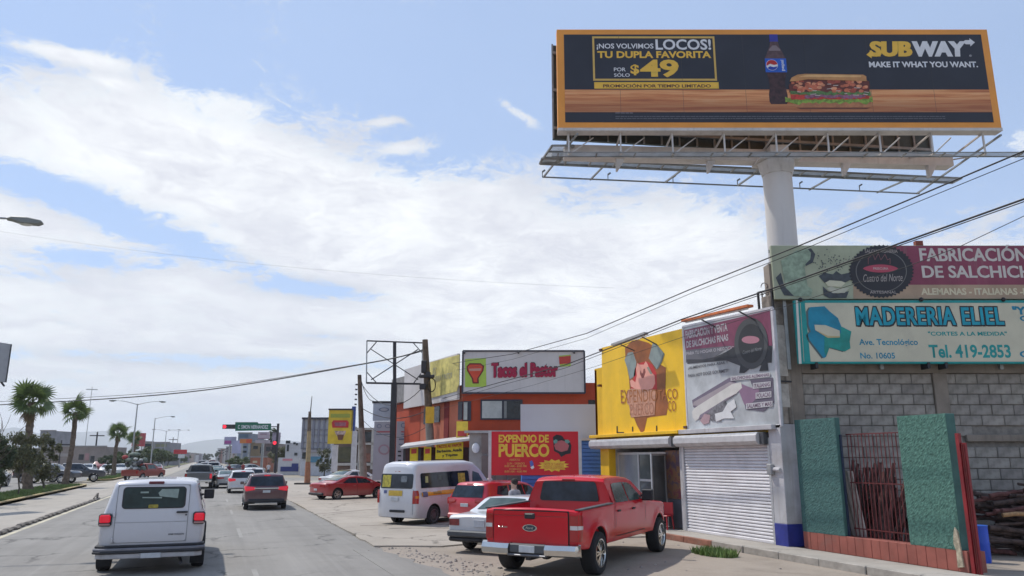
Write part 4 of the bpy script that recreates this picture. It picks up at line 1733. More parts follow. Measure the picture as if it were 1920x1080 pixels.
    c.side('side_window', [(2.92, zb_), (3.82, zb_), (3.83, zb_ + 0.04), (3.38, zt - 0.04), (3.22, zt), (2.92, zt + 0.015)], GLASSG)
    c.topp('windscreen', [(3.62, -0.62), (4.24, -0.74), (4.24, 0.74), (3.62, 0.62)], GLASS)
    c.seam([(1.95, 0.55), (1.95, 1.2), (2.2, 1.62)])
    c.seam([(2.89, 0.52), (2.89, 1.62)])
    c.seam([(3.93, 0.52), (3.93, 1.2)])
    c.seam([(1.87, 0.52), (1.87, 1.19)])
    c.seam([(2.0, 0.60), (3.9, 0.60)], w=0.016)
    for x in (2.12, 3.05):
        c.handle(x, 1.08, TRIM)
    c.mirror(3.86, 1.32, TRIM, w=0.24, h=0.24)
    for q in (-1, 1):
        c.side('headlight', [(5.55, 0.78), (5.8, 0.78), (5.78, 0.98), (5.5, 1.0)], CLEARL, (q,))
    c.side('fuel_door', rrect(1.45, 1.63, 0.86, 1.02, 0.03), red, (1,), off=0.012)
    # roof ribs
    for y in (-0.35, 0.0, 0.35):
        c.topp('roof_rib', [(2.1, y - 0.02), (3.2, y - 0.02), (3.2, y + 0.02), (2.1, y + 0.02)], red, off=0.012, cuts=1)
    return c


make_pickup()


# ---- white full-size van seen from behind --------------------------------
def make_van():
    wp = paint('white_van_paint', (0.56, 0.555, 0.585), 0.03, 0.35, dirt=0.3, dust=0.5)
    prof = [(0, 1.625), (0.06, 1.655), (0.25, 1.675), (3.1, 1.665), (3.5, 1.62), (4.0, 1.28), (4.7, 1.08), (4.9, 0.9)]
    c = Car('white_van', 'white panel van driving ahead with lit tail lamps and brake light', 'van', -0.93, 16.5, 0, 4.9, 1.84, prof, 0.42, 1.02, 0.27, (0.86, 3.9), 0.33, 0.41, wp,
            lean=(1.0, 0.10), rr=0.22, rc=0.08, crown=0.035, wheel=(0, ALLOYD), tw=0.24, track=0.96, bulge=0.05)
    # rear doors
    d = c.rear('rear_door', rrect(-0.60, 0.64, 0.575, 1.60, 0.05), wp, off=0.016)
    c.rear('door_gap', [(-0.613, 0.562), (0.653, 0.562), (0.653, 1.612), (-0.613, 1.612)], mat('door_gap_grey', (0.30, 0.30, 0.31), 0.7), off=0.006)
    c.rear('door_crease', [(-0.60, 0.925), (0.64, 0.925), (0.64, 0.937), (-0.60, 0.937)], mat('crease_shadow', (0.36, 0.36, 0.38), 0.5), off=0.021, parent=d)
    g = c.rear('rear_window_seal', rrect(-0.545, 0.56, 1.175, 1.575, 0.07), TRIM, off=0.022)
    gg = c.rear('rear_window', rrect(-0.52, 0.535, 1.195, 1.555, 0.06), mat('van_back_glass', (0.018, 0.035, 0.035), 0.05, var=0.4, scale=3, spec=0.25), off=0.028)
    # what shows through the glass: pale windscreen beyond, dangling sticker
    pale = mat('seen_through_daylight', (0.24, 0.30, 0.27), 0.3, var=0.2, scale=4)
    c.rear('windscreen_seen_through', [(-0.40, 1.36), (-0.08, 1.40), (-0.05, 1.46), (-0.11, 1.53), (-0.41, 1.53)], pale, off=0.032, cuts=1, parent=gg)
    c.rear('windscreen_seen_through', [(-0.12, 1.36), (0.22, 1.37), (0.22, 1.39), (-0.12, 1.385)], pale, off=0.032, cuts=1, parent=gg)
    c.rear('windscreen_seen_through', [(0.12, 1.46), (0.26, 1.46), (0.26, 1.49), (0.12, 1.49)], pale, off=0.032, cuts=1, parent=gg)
    c.rear('window_sticker', rrect(-0.07, 0.10, 1.185, 1.25, 0.02), mat('yellow_sticker', (0.30, 0.24, 0.03), 0.6, var=0.3, scale=15), off=0.032, cuts=1, parent=gg)
    c.block('high_stop_light', 0.05, 0.14, -0.135, 0.135, 1.625, 1.675, mat('dark_red_lens', (0.12, 0.01, 0.02), 0.3), 0.012)
    for y in (-0.47, ):
        b = MB().box(-0.05, 0.0, -0.60, -0.40, 1.085, 1.12)
        b.build('door_handle', TRIM, d, bevel=0.01)
        MB().cyl((-0.035, -0.575, 1.05), (0.0, -0.575, 1.05), 0.016, n=8).build('door_lock', TRIM, d)
    for z in (0.62, 1.08):
        MB().box(-0.03, 0.02, 0.645, 0.685, z - 0.045, z + 0.045).build('door_hinge', wp, c.t, bevel=0.01)
    for q in (-1, 1):
        b = MB()
        b.box(-0.03, 0.10, q * 0.70, q * 0.92, 0.87, 1.10)
        o = b.build('taillight', TRIM, c.t, bevel=0.03)
        b = MB()
        b.box(-0.045, 0.0, q * 0.72, q * 0.905, 0.93, 1.08)
        b.build('lit_lens', LITRED, o, bevel=0.025)
        b = MB()
        b.box(-0.04, 0.0, q * 0.72, q * 0.905, 0.885, 0.922)
        b.build('reversing_lens', mat('dull_lens', (0.36, 0.22, 0.2), 0.3), o, bevel=0.01)
    # bumper in three layers
    bump = thing('rear_bumper', None, None)
    bump.parent = c.t
    for (z0, z1, x0, hw, m) in ((0.485, 0.53, -0.08, 0.94, TRIM), (0.435, 0.485, -0.15, 0.96, mat('bumper_grey', (0.16, 0.16, 0.18), 0.5)), (0.39, 0.435, -0.165, 0.965, TRIM), (0.30, 0.39, -0.14, 0.91, mat('bumper_pale', (0.40, 0.39, 0.40), 0.5, var=0.1, dirt=0.3))):
        b = MB()
        b.floor([(x0 + 0.10, -hw), (0.3, -hw), (0.3, hw), (x0 + 0.10, hw), (x0, hw - 0.14), (x0, -hw + 0.14)][::-1], z0, z1)
        b.build('bumper_band', m, bump, bevel=0.012)
    c.block('licence_plate', -0.165, -0.142, -0.20, 0.14, 0.30, 0.39, PLATE, 0.004)
    # maker's script, right of the door
    me = text_mesh('RAM WAGON', 0.03, 0.2)
    vs = [v.co.copy() for v in me.vertices]
    a, b_ = min(v.x for v in vs), max(v.x for v in vs)
    c0, d0 = min(v.y for v in vs), max(v.y for v in vs)
    for v in me.vertices:
        y = 0.29 + (v.co.x - a) / (b_ - a) * 0.28
        v.co = (-0.018 - 0.006, -y, 0.685 + (v.co.y - c0) / (d0 - c0) * 0.032)
    me.materials.clear()
    me.materials.append(TRIMG)
    place_mesh('rear_script', me, d)
    c.mirror(3.35, 1.30, TRIM, w=0.22, h=0.22)
    c.side('side_window', [(0.5, 1.12), (1.6, 1.12), (1.6, 1.56), (0.6, 1.56)], GLASS)
    c.side('side_window', [(2.85, 1.12), (3.7, 1.12), (3.3, 1.6), (2.85, 1.6)], GLASS)
    c.topp('windscreen', [(3.52, -0.62), (3.98, -0.74), (3.98, 0.74), (3.52, 0.62)], GLASS)
    MB().cyl((1.05, -0.8, 0.32), (1.05, 0.8, 0.32), 0.06, n=8).build('rear_axle', UNDER, c.t)
    MB().tube([(0.6, -0.5, 0.24), (0.1, -0.55, 0.20), (-0.05, -0.55, 0.18)], 0.03, 8).build('exhaust', TRIM, c.t)
    for q in (-1, 1):
        MB().box(0.55, 0.62, q * 0.70, q * 0.94, 0.1, 0.42).build('mudflap', RUBBER, c.t)
    return c


make_van()


# ---- high-roof minibus ----------------------------------------------------
def make_minibus():
    wp = paint('white_minibus_paint', (0.62, 0.62, 0.65), 0.03, 0.35, dirt=0.25, dust=0.4)
    prof = [(0, 1.84), (0.07, 1.93), (0.3, 1.985), (3.0, 2.03), (3.4, 1.98), (3.8, 1.75), (4.5, 1.10), (4.75, 0.98), (4.85, 0.8)]
    c = Car('minibus', 'white high-roof minibus with orange side stripe and posters in its windows', 'minibus', 5.64, 25.1, 54, 4.85, 1.66, prof, 0.22, 1.0, 0.13, (1.0, 3.75), 0.30, 0.37, wp,
            lean=(1.0, 0.10), rr=0.2, rc=0.14, crown=0.03, wheel=(8, ALLOYD), tw=0.2, track=0.83, bulge=0.06)
    g = c.rear('rear_window', rrect(-0.68, 0.68, 1.16, 1.62, 0.06), GLASS, off=0.014)
    c.rear('poster_or_reflection', [(0.22, 1.20), (0.60, 1.20), (0.60, 1.58), (0.22, 1.58)], mat('yellow_poster', (0.42, 0.36, 0.05), 0.6, var=0.35, scale=14), off=0.02, parent=g)
    c.rear('window_sticker', rrect(-0.45, -0.20, 1.36, 1.56, 0.06), mat('grey_sticker', (0.16, 0.18, 0.2), 0.5, var=0.3, scale=12), off=0.02, parent=g)
    c.rear('plate_banner', rrect(-0.30, 0.28, 0.93, 1.10, 0.02), mat('blurred_yellow', (0.56, 0.37, 0.05), 0.6, var=0.15, scale=10), off=0.014)
    c.rear('dark_emblem', rrect(0.36, 0.50, 1.0, 1.10, 0.02), mat('dull_blue_print', (0.08, 0.10, 0.22), 0.6), off=0.014)
    c.rear('bumper_slot', rrect(-0.42, 0.22, 0.42, 0.50, 0.03), TRIM, off=0.014)
    c.rear('rear_door_gap', [(-0.72, 0.36), (-0.70, 0.36), (-0.70, 1.14), (-0.72, 1.14)], mat('panel_gap', (0.25, 0.25, 0.27), 0.7), off=0.008)
    c.block('high_stop_light', 0.07, 0.2, -0.14, 0.10, 1.67, 1.71, RED, 0.01)
    for q in (-1, 1):
        o = c.side('taillight', [(0.0, 0.70), (0.14, 0.70), (0.16, 1.10), (0.0, 1.10)], RED, (q,), off=0.014)[0]
        c.side('indicator_lens', [(0.0, 0.86), (0.15, 0.86), (0.152, 0.94), (0.0, 0.94)], AMBER, (q,), off=0.018, parent=o)
        P = [(q * 0.70, 0.70), (q * 0.80, 0.70), (q * 0.80, 1.10), (q * 0.70, 1.10)]
        c.rear('taillight_rear', P if q > 0 else P[::-1], RED, off=0.014, parent=o)
    w = c.side('side_window', [(0.32, 1.17), (2.85, 1.19), (3.02, 1.26), (3.0, 1.66), (2.92, 1.70), (0.36, 1.64), (0.30, 1.60)], GLASS, cuts=3)
    post = mat('yellow_poster', (0, 0, 0))
    for x0, x1, z0, z1, m in ((2.35, 2.75, 1.28, 1.62, post), (0.55, 0.70, 1.34, 1.54, mat('pale_green_paper', (0.42, 0.46, 0.2), 0.6)), (1.25, 1.42, 1.42, 1.58, mat('dim_reflection', (0.06, 0.09, 0.09), 0.2))):  # the last patch is a dull reflection painted on the pane
        c.side('poster_or_reflection', [(x0, z0), (x1, z0), (x1, z1), (x0, z1)], m, (-1,), off=0.018, parent=w[0])
    c.side('side_window', [(3.18, 1.30), (3.95, 1.22), (3.62, 1.60), (3.25, 1.68)], GLASSG)
    c.side('stripe', [(0.30, 0.92), (2.2, 0.96), (2.2, 1.10), (0.30, 1.04)], mat('orange_stripe', (0.72, 0.33, 0.02), 0.4, var=0.08), (-1,), off=0.012, cuts=3)
    c.side('stripe_badge', rrect(0.36, 0.62, 0.90, 1.06, 0.03), mat('stripe_blue', (0.12, 0.13, 0.22), 0.5, var=0.3, scale=20), (-1,), off=0.02)
    c.side('stripe_lettering', rrect(0.9, 1.35, 0.97, 1.05, 0.02), mat('stripe_print', (0.36, 0.20, 0.03), 0.5, var=0.4, scale=30), (-1,), off=0.02)
    c.seam([(1.9, 0.3), (1.9, 1.15)], w=0.01)
    c.seam([(3.05, 0.3), (3.05, 1.75)], w=0.01)
    c.topp('windscreen', [(3.85, -0.6), (4.42, -0.68), (4.42, 0.68), (3.85, 0.6)], GLASS)
    c.mirror(4.1, 1.3, wp, w=0.18, h=0.2)
    c.block('licence_plate', -0.03, -0.015, -0.16, 0.16, 0.78, 0.90, PLATE, 0.004)
    return c


make_minibus()


# ---- generic cars ----------------------------------------------------------
def hatch(name, label, x, y, head, col, kind='suv', lit=False, glassm=None, L=4.3, W=1.72, H=1.42, trim=None, group=None, wheelm=None, hi=True, matname=None, cat='car'):
    """SUV / hatchback seen mostly from behind"""
    pm = paint(matname or (name + '_paint_' + '_'.join('%02d' % int(k * 99) for k in col)), col, 0.04, 0.3)
    b = H * 0.66
    prof = [(0, H * 0.955), (0.08, H * 0.985), (0.35, H), (2.1, H * 1.005), (2.5, H * 0.97), (3.35, b + 0.02), (4.0, b - 0.08), (L, b - 0.3)]
    c = Car(name, label, cat, x, y, head, L, W, prof, 0.24, b, 0.42, (0.78, 0.78 + L * 0.605), 0.30, 0.37, pm, lean=(b - 0.05, 0.52), rr=0.3, rc=0.08, crown=0.03,
            wheel=(5, wheelm or ALLOY), tw=0.2, track=W / 2 - 0.01, bulge=0.1, trim=trim, group=group, hi=hi)
    gm = glassm or GLASS
    hw = W / 2
    k = c.tum
    c.rear('rear_window', [(-(hw - 0.19), b + 0.03), (hw - 0.19, b + 0.03), (hw - 0.25, H * 0.94), (-(hw - 0.25), H * 0.94)], gm, off=0.016, cuts=3)
    c.side('side_window', [(0.62, b + 0.12), (1.28, b + 0.035), (1.30, H * 0.93), (0.75, H * 0.92)], gm)
    c.side('side_window', [(1.36, b + 0.03), (2.12, b + 0.03), (2.12, H * 0.94), (1.38, H * 0.94)], gm)
    c.side('side_window', [(2.18, b + 0.03), (3.05, b + 0.03), (2.55, H * 0.90), (2.18, H * 0.94)], gm)
    c.topp('windscreen', [(2.58, -(hw - 0.3)), (3.28, -(hw - 0.16)), (3.28, hw - 0.16), (2.58, hw - 0.3)], gm)
    tm = LITRED if lit else RED
    for q in (-1, 1):
        P = [(q * (hw - 0.42), b - 0.13), (q * (hw - 0.05), b - 0.19), (q * (hw - 0.03), b + 0.02), (q * (hw - 0.42), b - 0.02)]
        o = c.rear('taillight', P if q > 0 else P[::-1], tm, off=0.016)
        c.side('taillight_side', [(0.02, b - 0.18), (0.22, b - 0.08), (0.30, b + 0.02), (0.02, b + 0.02)], tm, (q,), off=0.012, parent=o)
        c.side('headlight', [(L - 0.5, b - 0.30), (L - 0.12, b - 0.34), (L - 0.15, b - 0.24), (L - 0.6, b - 0.18)], CLEARL, (q,), off=0.012)
    c.block('licence_plate', -0.035, -0.012, -0.15, 0.15, b - 0.25, b - 0.15, PLATE, 0.004)
    c.block('rear_bumper', -0.06, 0.12, -(hw - 0.14), hw - 0.14, 0.30, 0.46, TRIM if trim else pm, 0.04)
    if lit:
        c.block('high_stop_light', 0.24, 0.36, -0.12, 0.12, H * 0.955, H * 0.985, LITRED, 0.01)
    else:
        c.block('high_stop_light', 0.24, 0.36, -0.12, 0.12, H * 0.955, H * 0.985, RED, 0.01)
    if hi:
        for xx in (1.33, 2.15):
            c.seam([(xx, 0.35), (xx, b)])
            c.handle(xx - 0.2, b - 0.12, pm)
        c.seam([(3.1, 0.35), (3.1, b)])
    c.mirror(2.85, b + 0.08, pm, w=0.16, h=0.12)
    return c


def saloon(name, label, x, y, head, col, L=4.4, W=1.66, H=1.26, lit=False, boxy=False, group=None, glassm=None, wheel=None, hi=True, matname=None, r=0.29, cat='car'):
    pm = paint(matname or (name + '_paint_' + '_'.join('%02d' % int(k * 99) for k in col)), col, 0.04, 0.3)
    b = H * 0.67
    if boxy:
        prof = [(0, 0.80), (0.06, 0.825), (0.62, 0.845), (0.9, 0.86), (1.42, H - 0.035), (1.56, H), (2.55, H), (2.72, H - 0.04), (3.22, 0.84), (4.05, 0.76), (L, 0.68)]
        b = 0.84
    else:
        prof = [(0, b + 0.02), (0.1, b + 0.05), (0.5, b + 0.06), (0.8, b + 0.13), (1.3, H * 0.93), (1.7, H * 0.99), (2.05, H), (2.5, H * 0.97), (2.9, H * 0.88), (3.45, b), (4.0, b - 0.1), (L, b - 0.28)]
    c = Car(name, label, cat, x, y, head, L, W, prof, 0.20, b, 0.48 if not boxy else 0.36, (0.82, 0.82 + L * 0.6), r, r + 0.06, pm, lean=(9, 0), rr=0.28 if not boxy else 0.08, rc=0.07 if not boxy else 0.05,
            crown=0.03, wheel=wheel or (5, ALLOY), tw=0.19, track=W / 2 - 0.01, bulge=0.1 if not boxy else 0.02, group=group, hi=hi)
    gm = glassm or GLASS
    hw = W / 2
    if boxy:
        c.topp('rear_window', [(0.95, -0.60), (1.40, -0.50), (1.40, 0.50), (0.95, 0.60)], glassm or GLASSG, off=0.014)
        c.side('side_window', [(1.05, b + 0.03), (1.92, b + 0.03), (1.92, H - 0.09), (1.45, H - 0.09)], gm)
        c.side('side_window', [(1.98, b + 0.03), (3.0, b + 0.03), (2.66, H - 0.09), (1.98, H - 0.09)], gm)
        for q in (-1, 1):
            P = [(q * 0.50, 0.60), (q * 0.77, 0.60), (q * 0.77, 0.745), (q * 0.50, 0.745)]
            o = c.rear('taillight', P if q > 0 else P[::-1], mat('faded_tail_lens', (0.25, 0.05, 0.045), 0.3, var=0.3, scale=10), off=0.014)
            c.side('taillight_side', [(0.0, 0.60), (0.12, 0.60), (0.12, 0.745), (0.0, 0.745)], mat('faded_tail_lens', (0, 0, 0)), (q,), off=0.012, parent=o)
        b_ = MB()
        b_.floor([(-0.14, -hw + 0.06), (0.30, -hw - 0.03), (0.30, hw + 0.03), (-0.14, hw - 0.06)][::-1], 0.36, 0.50)
        b_.build('rear_bumper', TRIMG, c.t, bevel=0.03)
        MB().floor([(-0.10, -hw + 0.08), (0.30, -hw), (0.30, hw), (-0.10, hw - 0.08)][::-1], 0.26, 0.355).build('bumper_skirt', TRIM, c.t, bevel=0.03)
        c.block('licence_plate', -0.03, -0.012, -0.19, 0.09, 0.58, 0.74, PLATE, 0.004)
        c.seam([(0.12, 0.80), (0.12, 0.52)])
    else:
        c.topp('rear_window', [(0.85, -(hw - 0.20)), (1.62, -(hw - 0.30)), (1.62, hw - 0.30), (0.85, hw - 0.20)], glassm or GLASSG, off=0.016)
        c.side('side_window', [(1.12, b + 0.05), (2.0, b + 0.03), (2.0, H * 0.925), (1.55, H * 0.91)], gm)
        c.side('side_window', [(2.06, b + 0.03), (3.02, b + 0.03), (2.62, H * 0.875), (2.06, H * 0.925)], gm)
        for q in (-1, 1):
            P = [(q * (hw - 0.48), b - 0.12), (q * (hw - 0.06), b - 0.16), (q * (hw - 0.06), b - 0.02), (q * (hw - 0.42), b - 0.03)]
            o = c.rear('taillight', P if q > 0 else P[::-1], LITRED if lit else RED, off=0.016)
            c.side('taillight_side', [(0.02, b - 0.15), (0.30, b - 0.06), (0.26, b - 0.01), (0.02, b - 0.02)], LITRED if lit else RED, (q,), off=0.012, parent=o)
            c.side('headlight', [(L - 0.5, b - 0.26), (L - 0.12, b - 0.30), (L - 0.15, b - 0.22), (L - 0.6, b - 0.16)], CLEARL, (q,), off=0.012)
        c.block('licence_plate', -0.03, -0.012, -0.15, 0.15, b - 0.32, b - 0.22, PLATE, 0.004)
        c.block('rear_bumper', -0.05, 0.10, -(hw - 0.16), hw - 0.16, 0.26, 0.38, TRIM, 0.03)
    c.topp('windscreen', [(2.76 if boxy else 2.66, -(hw - 0.28)), (3.16 if boxy else 3.38, -(hw - 0.16)), (3.16 if boxy else 3.38, hw - 0.16), (2.76 if boxy else 2.66, hw - 0.28)], gm)
    if hi:
        for xx in (2.03,):
            c.seam([(xx, 0.32), (xx, b)])
            c.handle(xx - 0.2, b - 0.10, pm)
        c.seam([(3.05, 0.32), (3.05, b)])
        c.seam([(1.2, 0.55), (1.3, b)])
    c.mirror(2.9, b + 0.07, pm, w=0.15, h=0.11)
    return c


DARKRED = (0.075, 0.012, 0.022)
hatch('suv_car', 'dark maroon SUV with lit tail lamps and chrome tailgate strip', 2.30, 34.6, 1.0, DARKRED, lit=True, H=1.45, W=1.76, L=4.4, trim=0.40)
s_ = [o for o in COL.objects if o.name.startswith('suv_car')][0]
MB().box(-0.03, 0.0, -0.5, 0.5, 0.86, 0.91).build('chrome_strip', CHROME, s_, bevel=0.005)
MB().box(-0.10, -0.02, -0.45, 0.45, 0.27, 0.30).build('skid_strip', CHROME, s_, bevel=0.005)
c = hatch('suv_car', 'red SUV parked with its tail between minibus and old white sedan', 7.42, 23.3, 57, (0.56, 0.008, 0.028), L=4.0, W=1.62, H=1.37, trim=None)
saloon('sedan', 'shiny red sedan parked on the apron left of the minibus', 5.22, 41.85, 65, (0.38, 0.008, 0.02), L=4.3, W=1.6, H=1.20, glassm=None)
saloon('sedan', 'old boxy white sedan with black bumper, half hidden by the red pickup', 5.78, 17.15, 50, (0.66, 0.66, 0.66), L=4.0, W=1.62, H=1.17, boxy=True, wheel=(5, ALLOY), r=0.27)
saloon('sedan', 'white sedan parked behind the shiny red one under the yellow sign', 6.85, 50.6, 62, (0.62, 0.62, 0.62), L=4.6, W=1.75, H=1.38, hi=False)

# traffic ahead
hatch('suv_car', 'white SUV waiting in traffic just left of the maroon SUV', 1.98, 51.7, 0, (0.62, 0.62, 0.64), lit=True, H=1.36, W=1.7, hi=False)
hatch('suv_car', 'white SUV farther up the queue, only its roof showing behind the maroon SUV', 3.0, 60, 2, (0.66, 0.66, 0.66), H=1.42, W=1.7, hi=False)
saloon('sedan', 'silver grey car ahead of the white SUV at its left', 1.28, 60.5, -4, (0.30, 0.31, 0.32), L=4.0, W=1.45, H=1.22, hi=False)
saloon('sedan', 'dark grey sedan pulling away right of the grey pickup', 0.35, 73.5, 12, (0.09, 0.085, 0.085), L=4.4, W=1.65, H=1.3, lit=True, hi=False)
saloon('sedan', 'pale silver sedan beyond the dark grey one', 0.55, 88, 4, (0.5, 0.5, 0.52), H=1.35, hi=False)


def far_pickup():
    pm = paint('grey_pickup_paint', (0.085, 0.09, 0.095))
    prof = [(0, 1.12), (1.6, 1.14), (1.6, 1.62), (1.75, 1.66), (2.9, 1.66), (3.2, 1.60), (3.8, 1.14), (5.0, 1.02), (5.2, 0.85)]
    c = Car('pickup_truck', 'dark grey pickup driving ahead of the white van', 'pickup truck', -0.72, 60.2, 3, 5.2, 1.86, prof, 0.46, 1.12, 0.4, (0.95, 4.2), 0.36, 0.44, pm, bed=(0.1, 1.52, 0.7), lean=(9, 0), rr=0.1, rc=0.04, tw=0.26, track=0.96, bulge=0.02, hi=False)
    MB().add([(1.58, -0.62, 1.2), (1.58, 0.62, 1.2), (1.58, 0.55, 1.6), (1.58, -0.55, 1.6)], [(0, 1, 2, 3)])
    b = MB()
    b.add([(1.585, -0.66, 1.2), (1.585, 0.66, 1.2), (1.585, 0.58, 1.58), (1.585, -0.58, 1.58)], [(0, 1, 2, 3)])
    b.build('rear_window', GLASS, c.t)
    for q in (-1, 1):
        P = [(q * 0.76, 0.72), (q * 0.90, 0.72), (q * 0.90, 1.05), (q * 0.76, 1.05)]
        c.rear('taillight', P if q > 0 else P[::-1], LITRED if q < 0 else RED, off=0.014)
    c.block('rear_bumper', -0.16, 0.0, -0.9, 0.9, 0.46, 0.62, CHROME)
    c.side('side_window', [(1.85, 1.18), (3.3, 1.18), (3.0, 1.54), (1.9, 1.54)], GLASS)
    c.mirror(3.4, 1.2)
    return c


gp = far_pickup()
red2 = paint('faded_red_paint', (0.26, 0.035, 0.02), 0.1, 0.5, coat=0.2)


def loaded_pickup():
    prof = [(0, 1.05), (1.5, 1.05), (1.5, 1.58), (1.65, 1.62), (2.6, 1.62), (3.0, 1.5), (3.5, 1.08), (4.6, 0.98), (4.8, 0.8)]
    x, y = -7.1, 69.0
    r = _ray(243, 880)
    c = Car('pickup_truck', 'old red pickup heaped with scrap in the turning lane, behind the van roof', 'pickup truck', r.x / r.y * 84, 84, 30, 4.8, 1.8, prof, 0.42, 1.05, 0.4, (0.85, 3.9), 0.34, 0.42, red2, bed=(0.1, 1.42, 0.6), lean=(9, 0), rr=0.1, rc=0.04, tw=0.24, track=0.92, bulge=0.02, hi=False)
    b = MB()
    b.add([(1.485, -0.6, 1.12), (1.485, 0.6, 1.12), (1.485, 0.52, 1.52), (1.485, -0.52, 1.52)], [(0, 1, 2, 3)])
    b.build('rear_window', GLASSG, c.t)
    c.side('side_window', [(1.7, 1.1), (3.0, 1.1), (2.8, 1.5), (1.75, 1.5)], GLASSG)
    for q in (-1, 1):
        P = [(q * 0.74, 0.7), (q * 0.86, 0.7), (q * 0.86, 0.95), (q * 0.74, 0.95)]
        c.rear('taillight', P if q > 0 else P[::-1], RED, off=0.014)
    rnd = random.Random(9)
    o = MB()
    mats_ = [mat('scrap_dark', (0.05, 0.05, 0.06), 0.7, var=0.4), mat('scrap_pale', (0.42, 0.43, 0.42), 0.6, var=0.3), mat('scrap_green', (0.13, 0.16, 0.13), 0.8, var=0.3), mat('scrap_red', (0.30, 0.03, 0.03), 0.6, var=0.3)]
    for i in range(44):
        o.cur = rnd.choice([0, 0, 0, 1, 2, 3])
        p = (rnd.uniform(0.1, 1.35), rnd.uniform(-0.8, 0.8), rnd.uniform(0.75, 2.3))
        o.ball(p, rnd.uniform(0.14, 0.32), 7, 5, (1, rnd.uniform(0.7, 1.4), rnd.uniform(0.5, 1.1)))
    o.cur = 2
    o.ball((0.7, 0.1, 2.5), 0.48, 9, 6, (1.2, 1.1, 0.45))
    m = o.build('scrap_load', mats_, None)
    w = c.t.matrix_world if False else None
    m.location = c.t.location
    m.rotation_euler = c.t.rotation_euler
    tag(m, 'heap of scrap, sacks and tyres piled on the old red pickup', 'scrap heap')


loaded_pickup()

# a handful of far cars share meshes: one of each kind is copied
proto_s = [o for o in COL.objects if o.get('label', '').startswith('pale silver sedan')][0]
proto_h = [o for o in COL.objects if o.get('label', '').startswith('white SUV farther')][0]
proto_p = gp.t


def recolour(root, pm):
    for ch in root.children:
        if ch.name.startswith('body'):
            ch.data = ch.data.copy()
            ch.data.materials[0] = pm


WH, SV, DK, RD, BL = paint('far_white', (0.62, 0.62, 0.62)), paint('far_silver', (0.36, 0.37, 0.38)), paint('far_dark', (0.03, 0.035, 0.05)), paint('far_red', (0.22, 0.02, 0.03)), paint('far_blue', (0.06, 0.09, 0.2))


def far_car(proto, u, Y, head, pm, label, v=None, X=None):
    r = _ray(u, 870)
    X = r.x / r.y * Y if X is None else X
    o = copy_tree(proto, None, (X, Y, 0), R(90 - head), label)
    if 'group' in o:
        del o['group']
    recolour(o, pm)
    return o


for (pr, u, Y, hd, pm, lab, grp) in (
        (proto_s, 4, 72, 184, SV, 'silver car at the left edge on the opposite carriageway', None),
        (proto_p, 38, 80, 110, DK, 'dark pickup seen through the median trees left of the thick palm', None),
        (proto_p, 80, 82, 80, DK, 'long dark vehicle passing behind the wispy median tree', None),
        (proto_h, 103, 100, 182, WH, 'white car between the two tall palms on the opposite carriageway', None),
        (proto_s, 122, 106, 178, SV, 'silver car half hidden by the leaning palm trunk', None),
        (proto_h, 136, 112, 182, WH, 'white car just right of the leaning palm trunk', None),
        (proto_h, 171, 118, 182, WH, 'white SUV coming alone down the opposite carriageway', None),
        (proto_p, 192, 150, 182, RD, 'dark red car far down the opposite carriageway', None),
        (proto_s, 208, 124, 182, WH, 'white car behind the small palm with the spiky crown', None),
        (proto_h, 232, 118, 182, WH, 'white car right of the small spiky palm', None),
        (proto_s, 292, 112, 0, RD, 'dark red car in the far left lane beyond the loaded pickup', None)):
    far_car(pr, u, Y, hd, pm, lab)
rnd = random.Random(77)
k = 0
for (u, Y, hd, pm) in ((372, 120, 0, WH), (384, 150, 0, SV), (401, 110, 0, WH), (394, 170, 0, DK), (386, 210, 0, WH), (398, 240, 0, RD), (404, 190, 0, WH), (391, 300, 0, WH), (398, 330, 0, SV),
                       (388, 380, 0, DK), (396, 420, 0, WH), (378, 180, 0, SV), (375, 250, 0, RD), (384, 450, 0, WH), (400, 500, 0, WH)):
    o = far_car([proto_s, proto_h, proto_p][k % 3], u, Y, hd, pm, 'small distant car in the thick of the traffic ahead')
    o['group'] = 'distant cars in the traffic ahead'
    k += 1
for (u, Y, hd, pm, pr) in ((424, 108, 30, DK, proto_s), (444, 118, 60, SV, proto_s), (455, 150, 70, WH, proto_h), (474, 150, 50, WH, proto_s)):
    o = far_car(pr, u, Y, hd, pm, 'distant car parked by the roadside under the hanging green sign')
    o['group'] = 'distant cars parked under the green sign'

# ------------------------------------------------------------------ printing on surfaces
def pf(parent, name, fr, m, pts, off=-0.004, th=0.002):
    """a flat printed shape whose outline was surveyed from the photo, lying on the surface fr"""
    return flat(parent, name, m, [fr.sz(u, v, off) for u, v in pts], off, th)


def pt(parent, fr, txt, m, u0, u1, t0, b0, t1=None, b1=None, off=-0.006, bold=0.02, shear=0.0, thick=0.0, name='lettering', space=1.0):
    """lettering: left edge u0 (top t0, bottom b0), right edge u1 (top t1, bottom b1)"""
    t1 = t0 if t1 is None else t1
    b1 = b0 if b1 is None else b1
    A, B, C, D_ = fr.sz(u0, t0, off), fr.sz(u0, b0, off), fr.sz(u1, t1, off), fr.sz(u1, b1, off)
    s0, s1 = (A[0] + B[0]) / 2, (C[0] + D_[0]) / 2

    def wp(c):
        f = (c.x - s0) / (s1 - s0)
        g = c.z
        zb = B[1] + (D_[1] - B[1]) * f
        zt = A[1] + (C[1] - A[1]) * f
        return Vector((c.x, c.y, zb + (zt - zb) * g))
    return text(parent, txt, m, s0, s1, 0.0, 1.0, off, bold, shear, name, space, thick, warp=wp)


def ink(name, col, var=0.06, rough=0.55, scale=3.0, streak=0.0, dirt=0.0):
    return mat('ink_' + name, col, rough, var=var, scale=scale, streak=streak, dirt=dirt, dirtcol=(0.25, 0.22, 0.18))


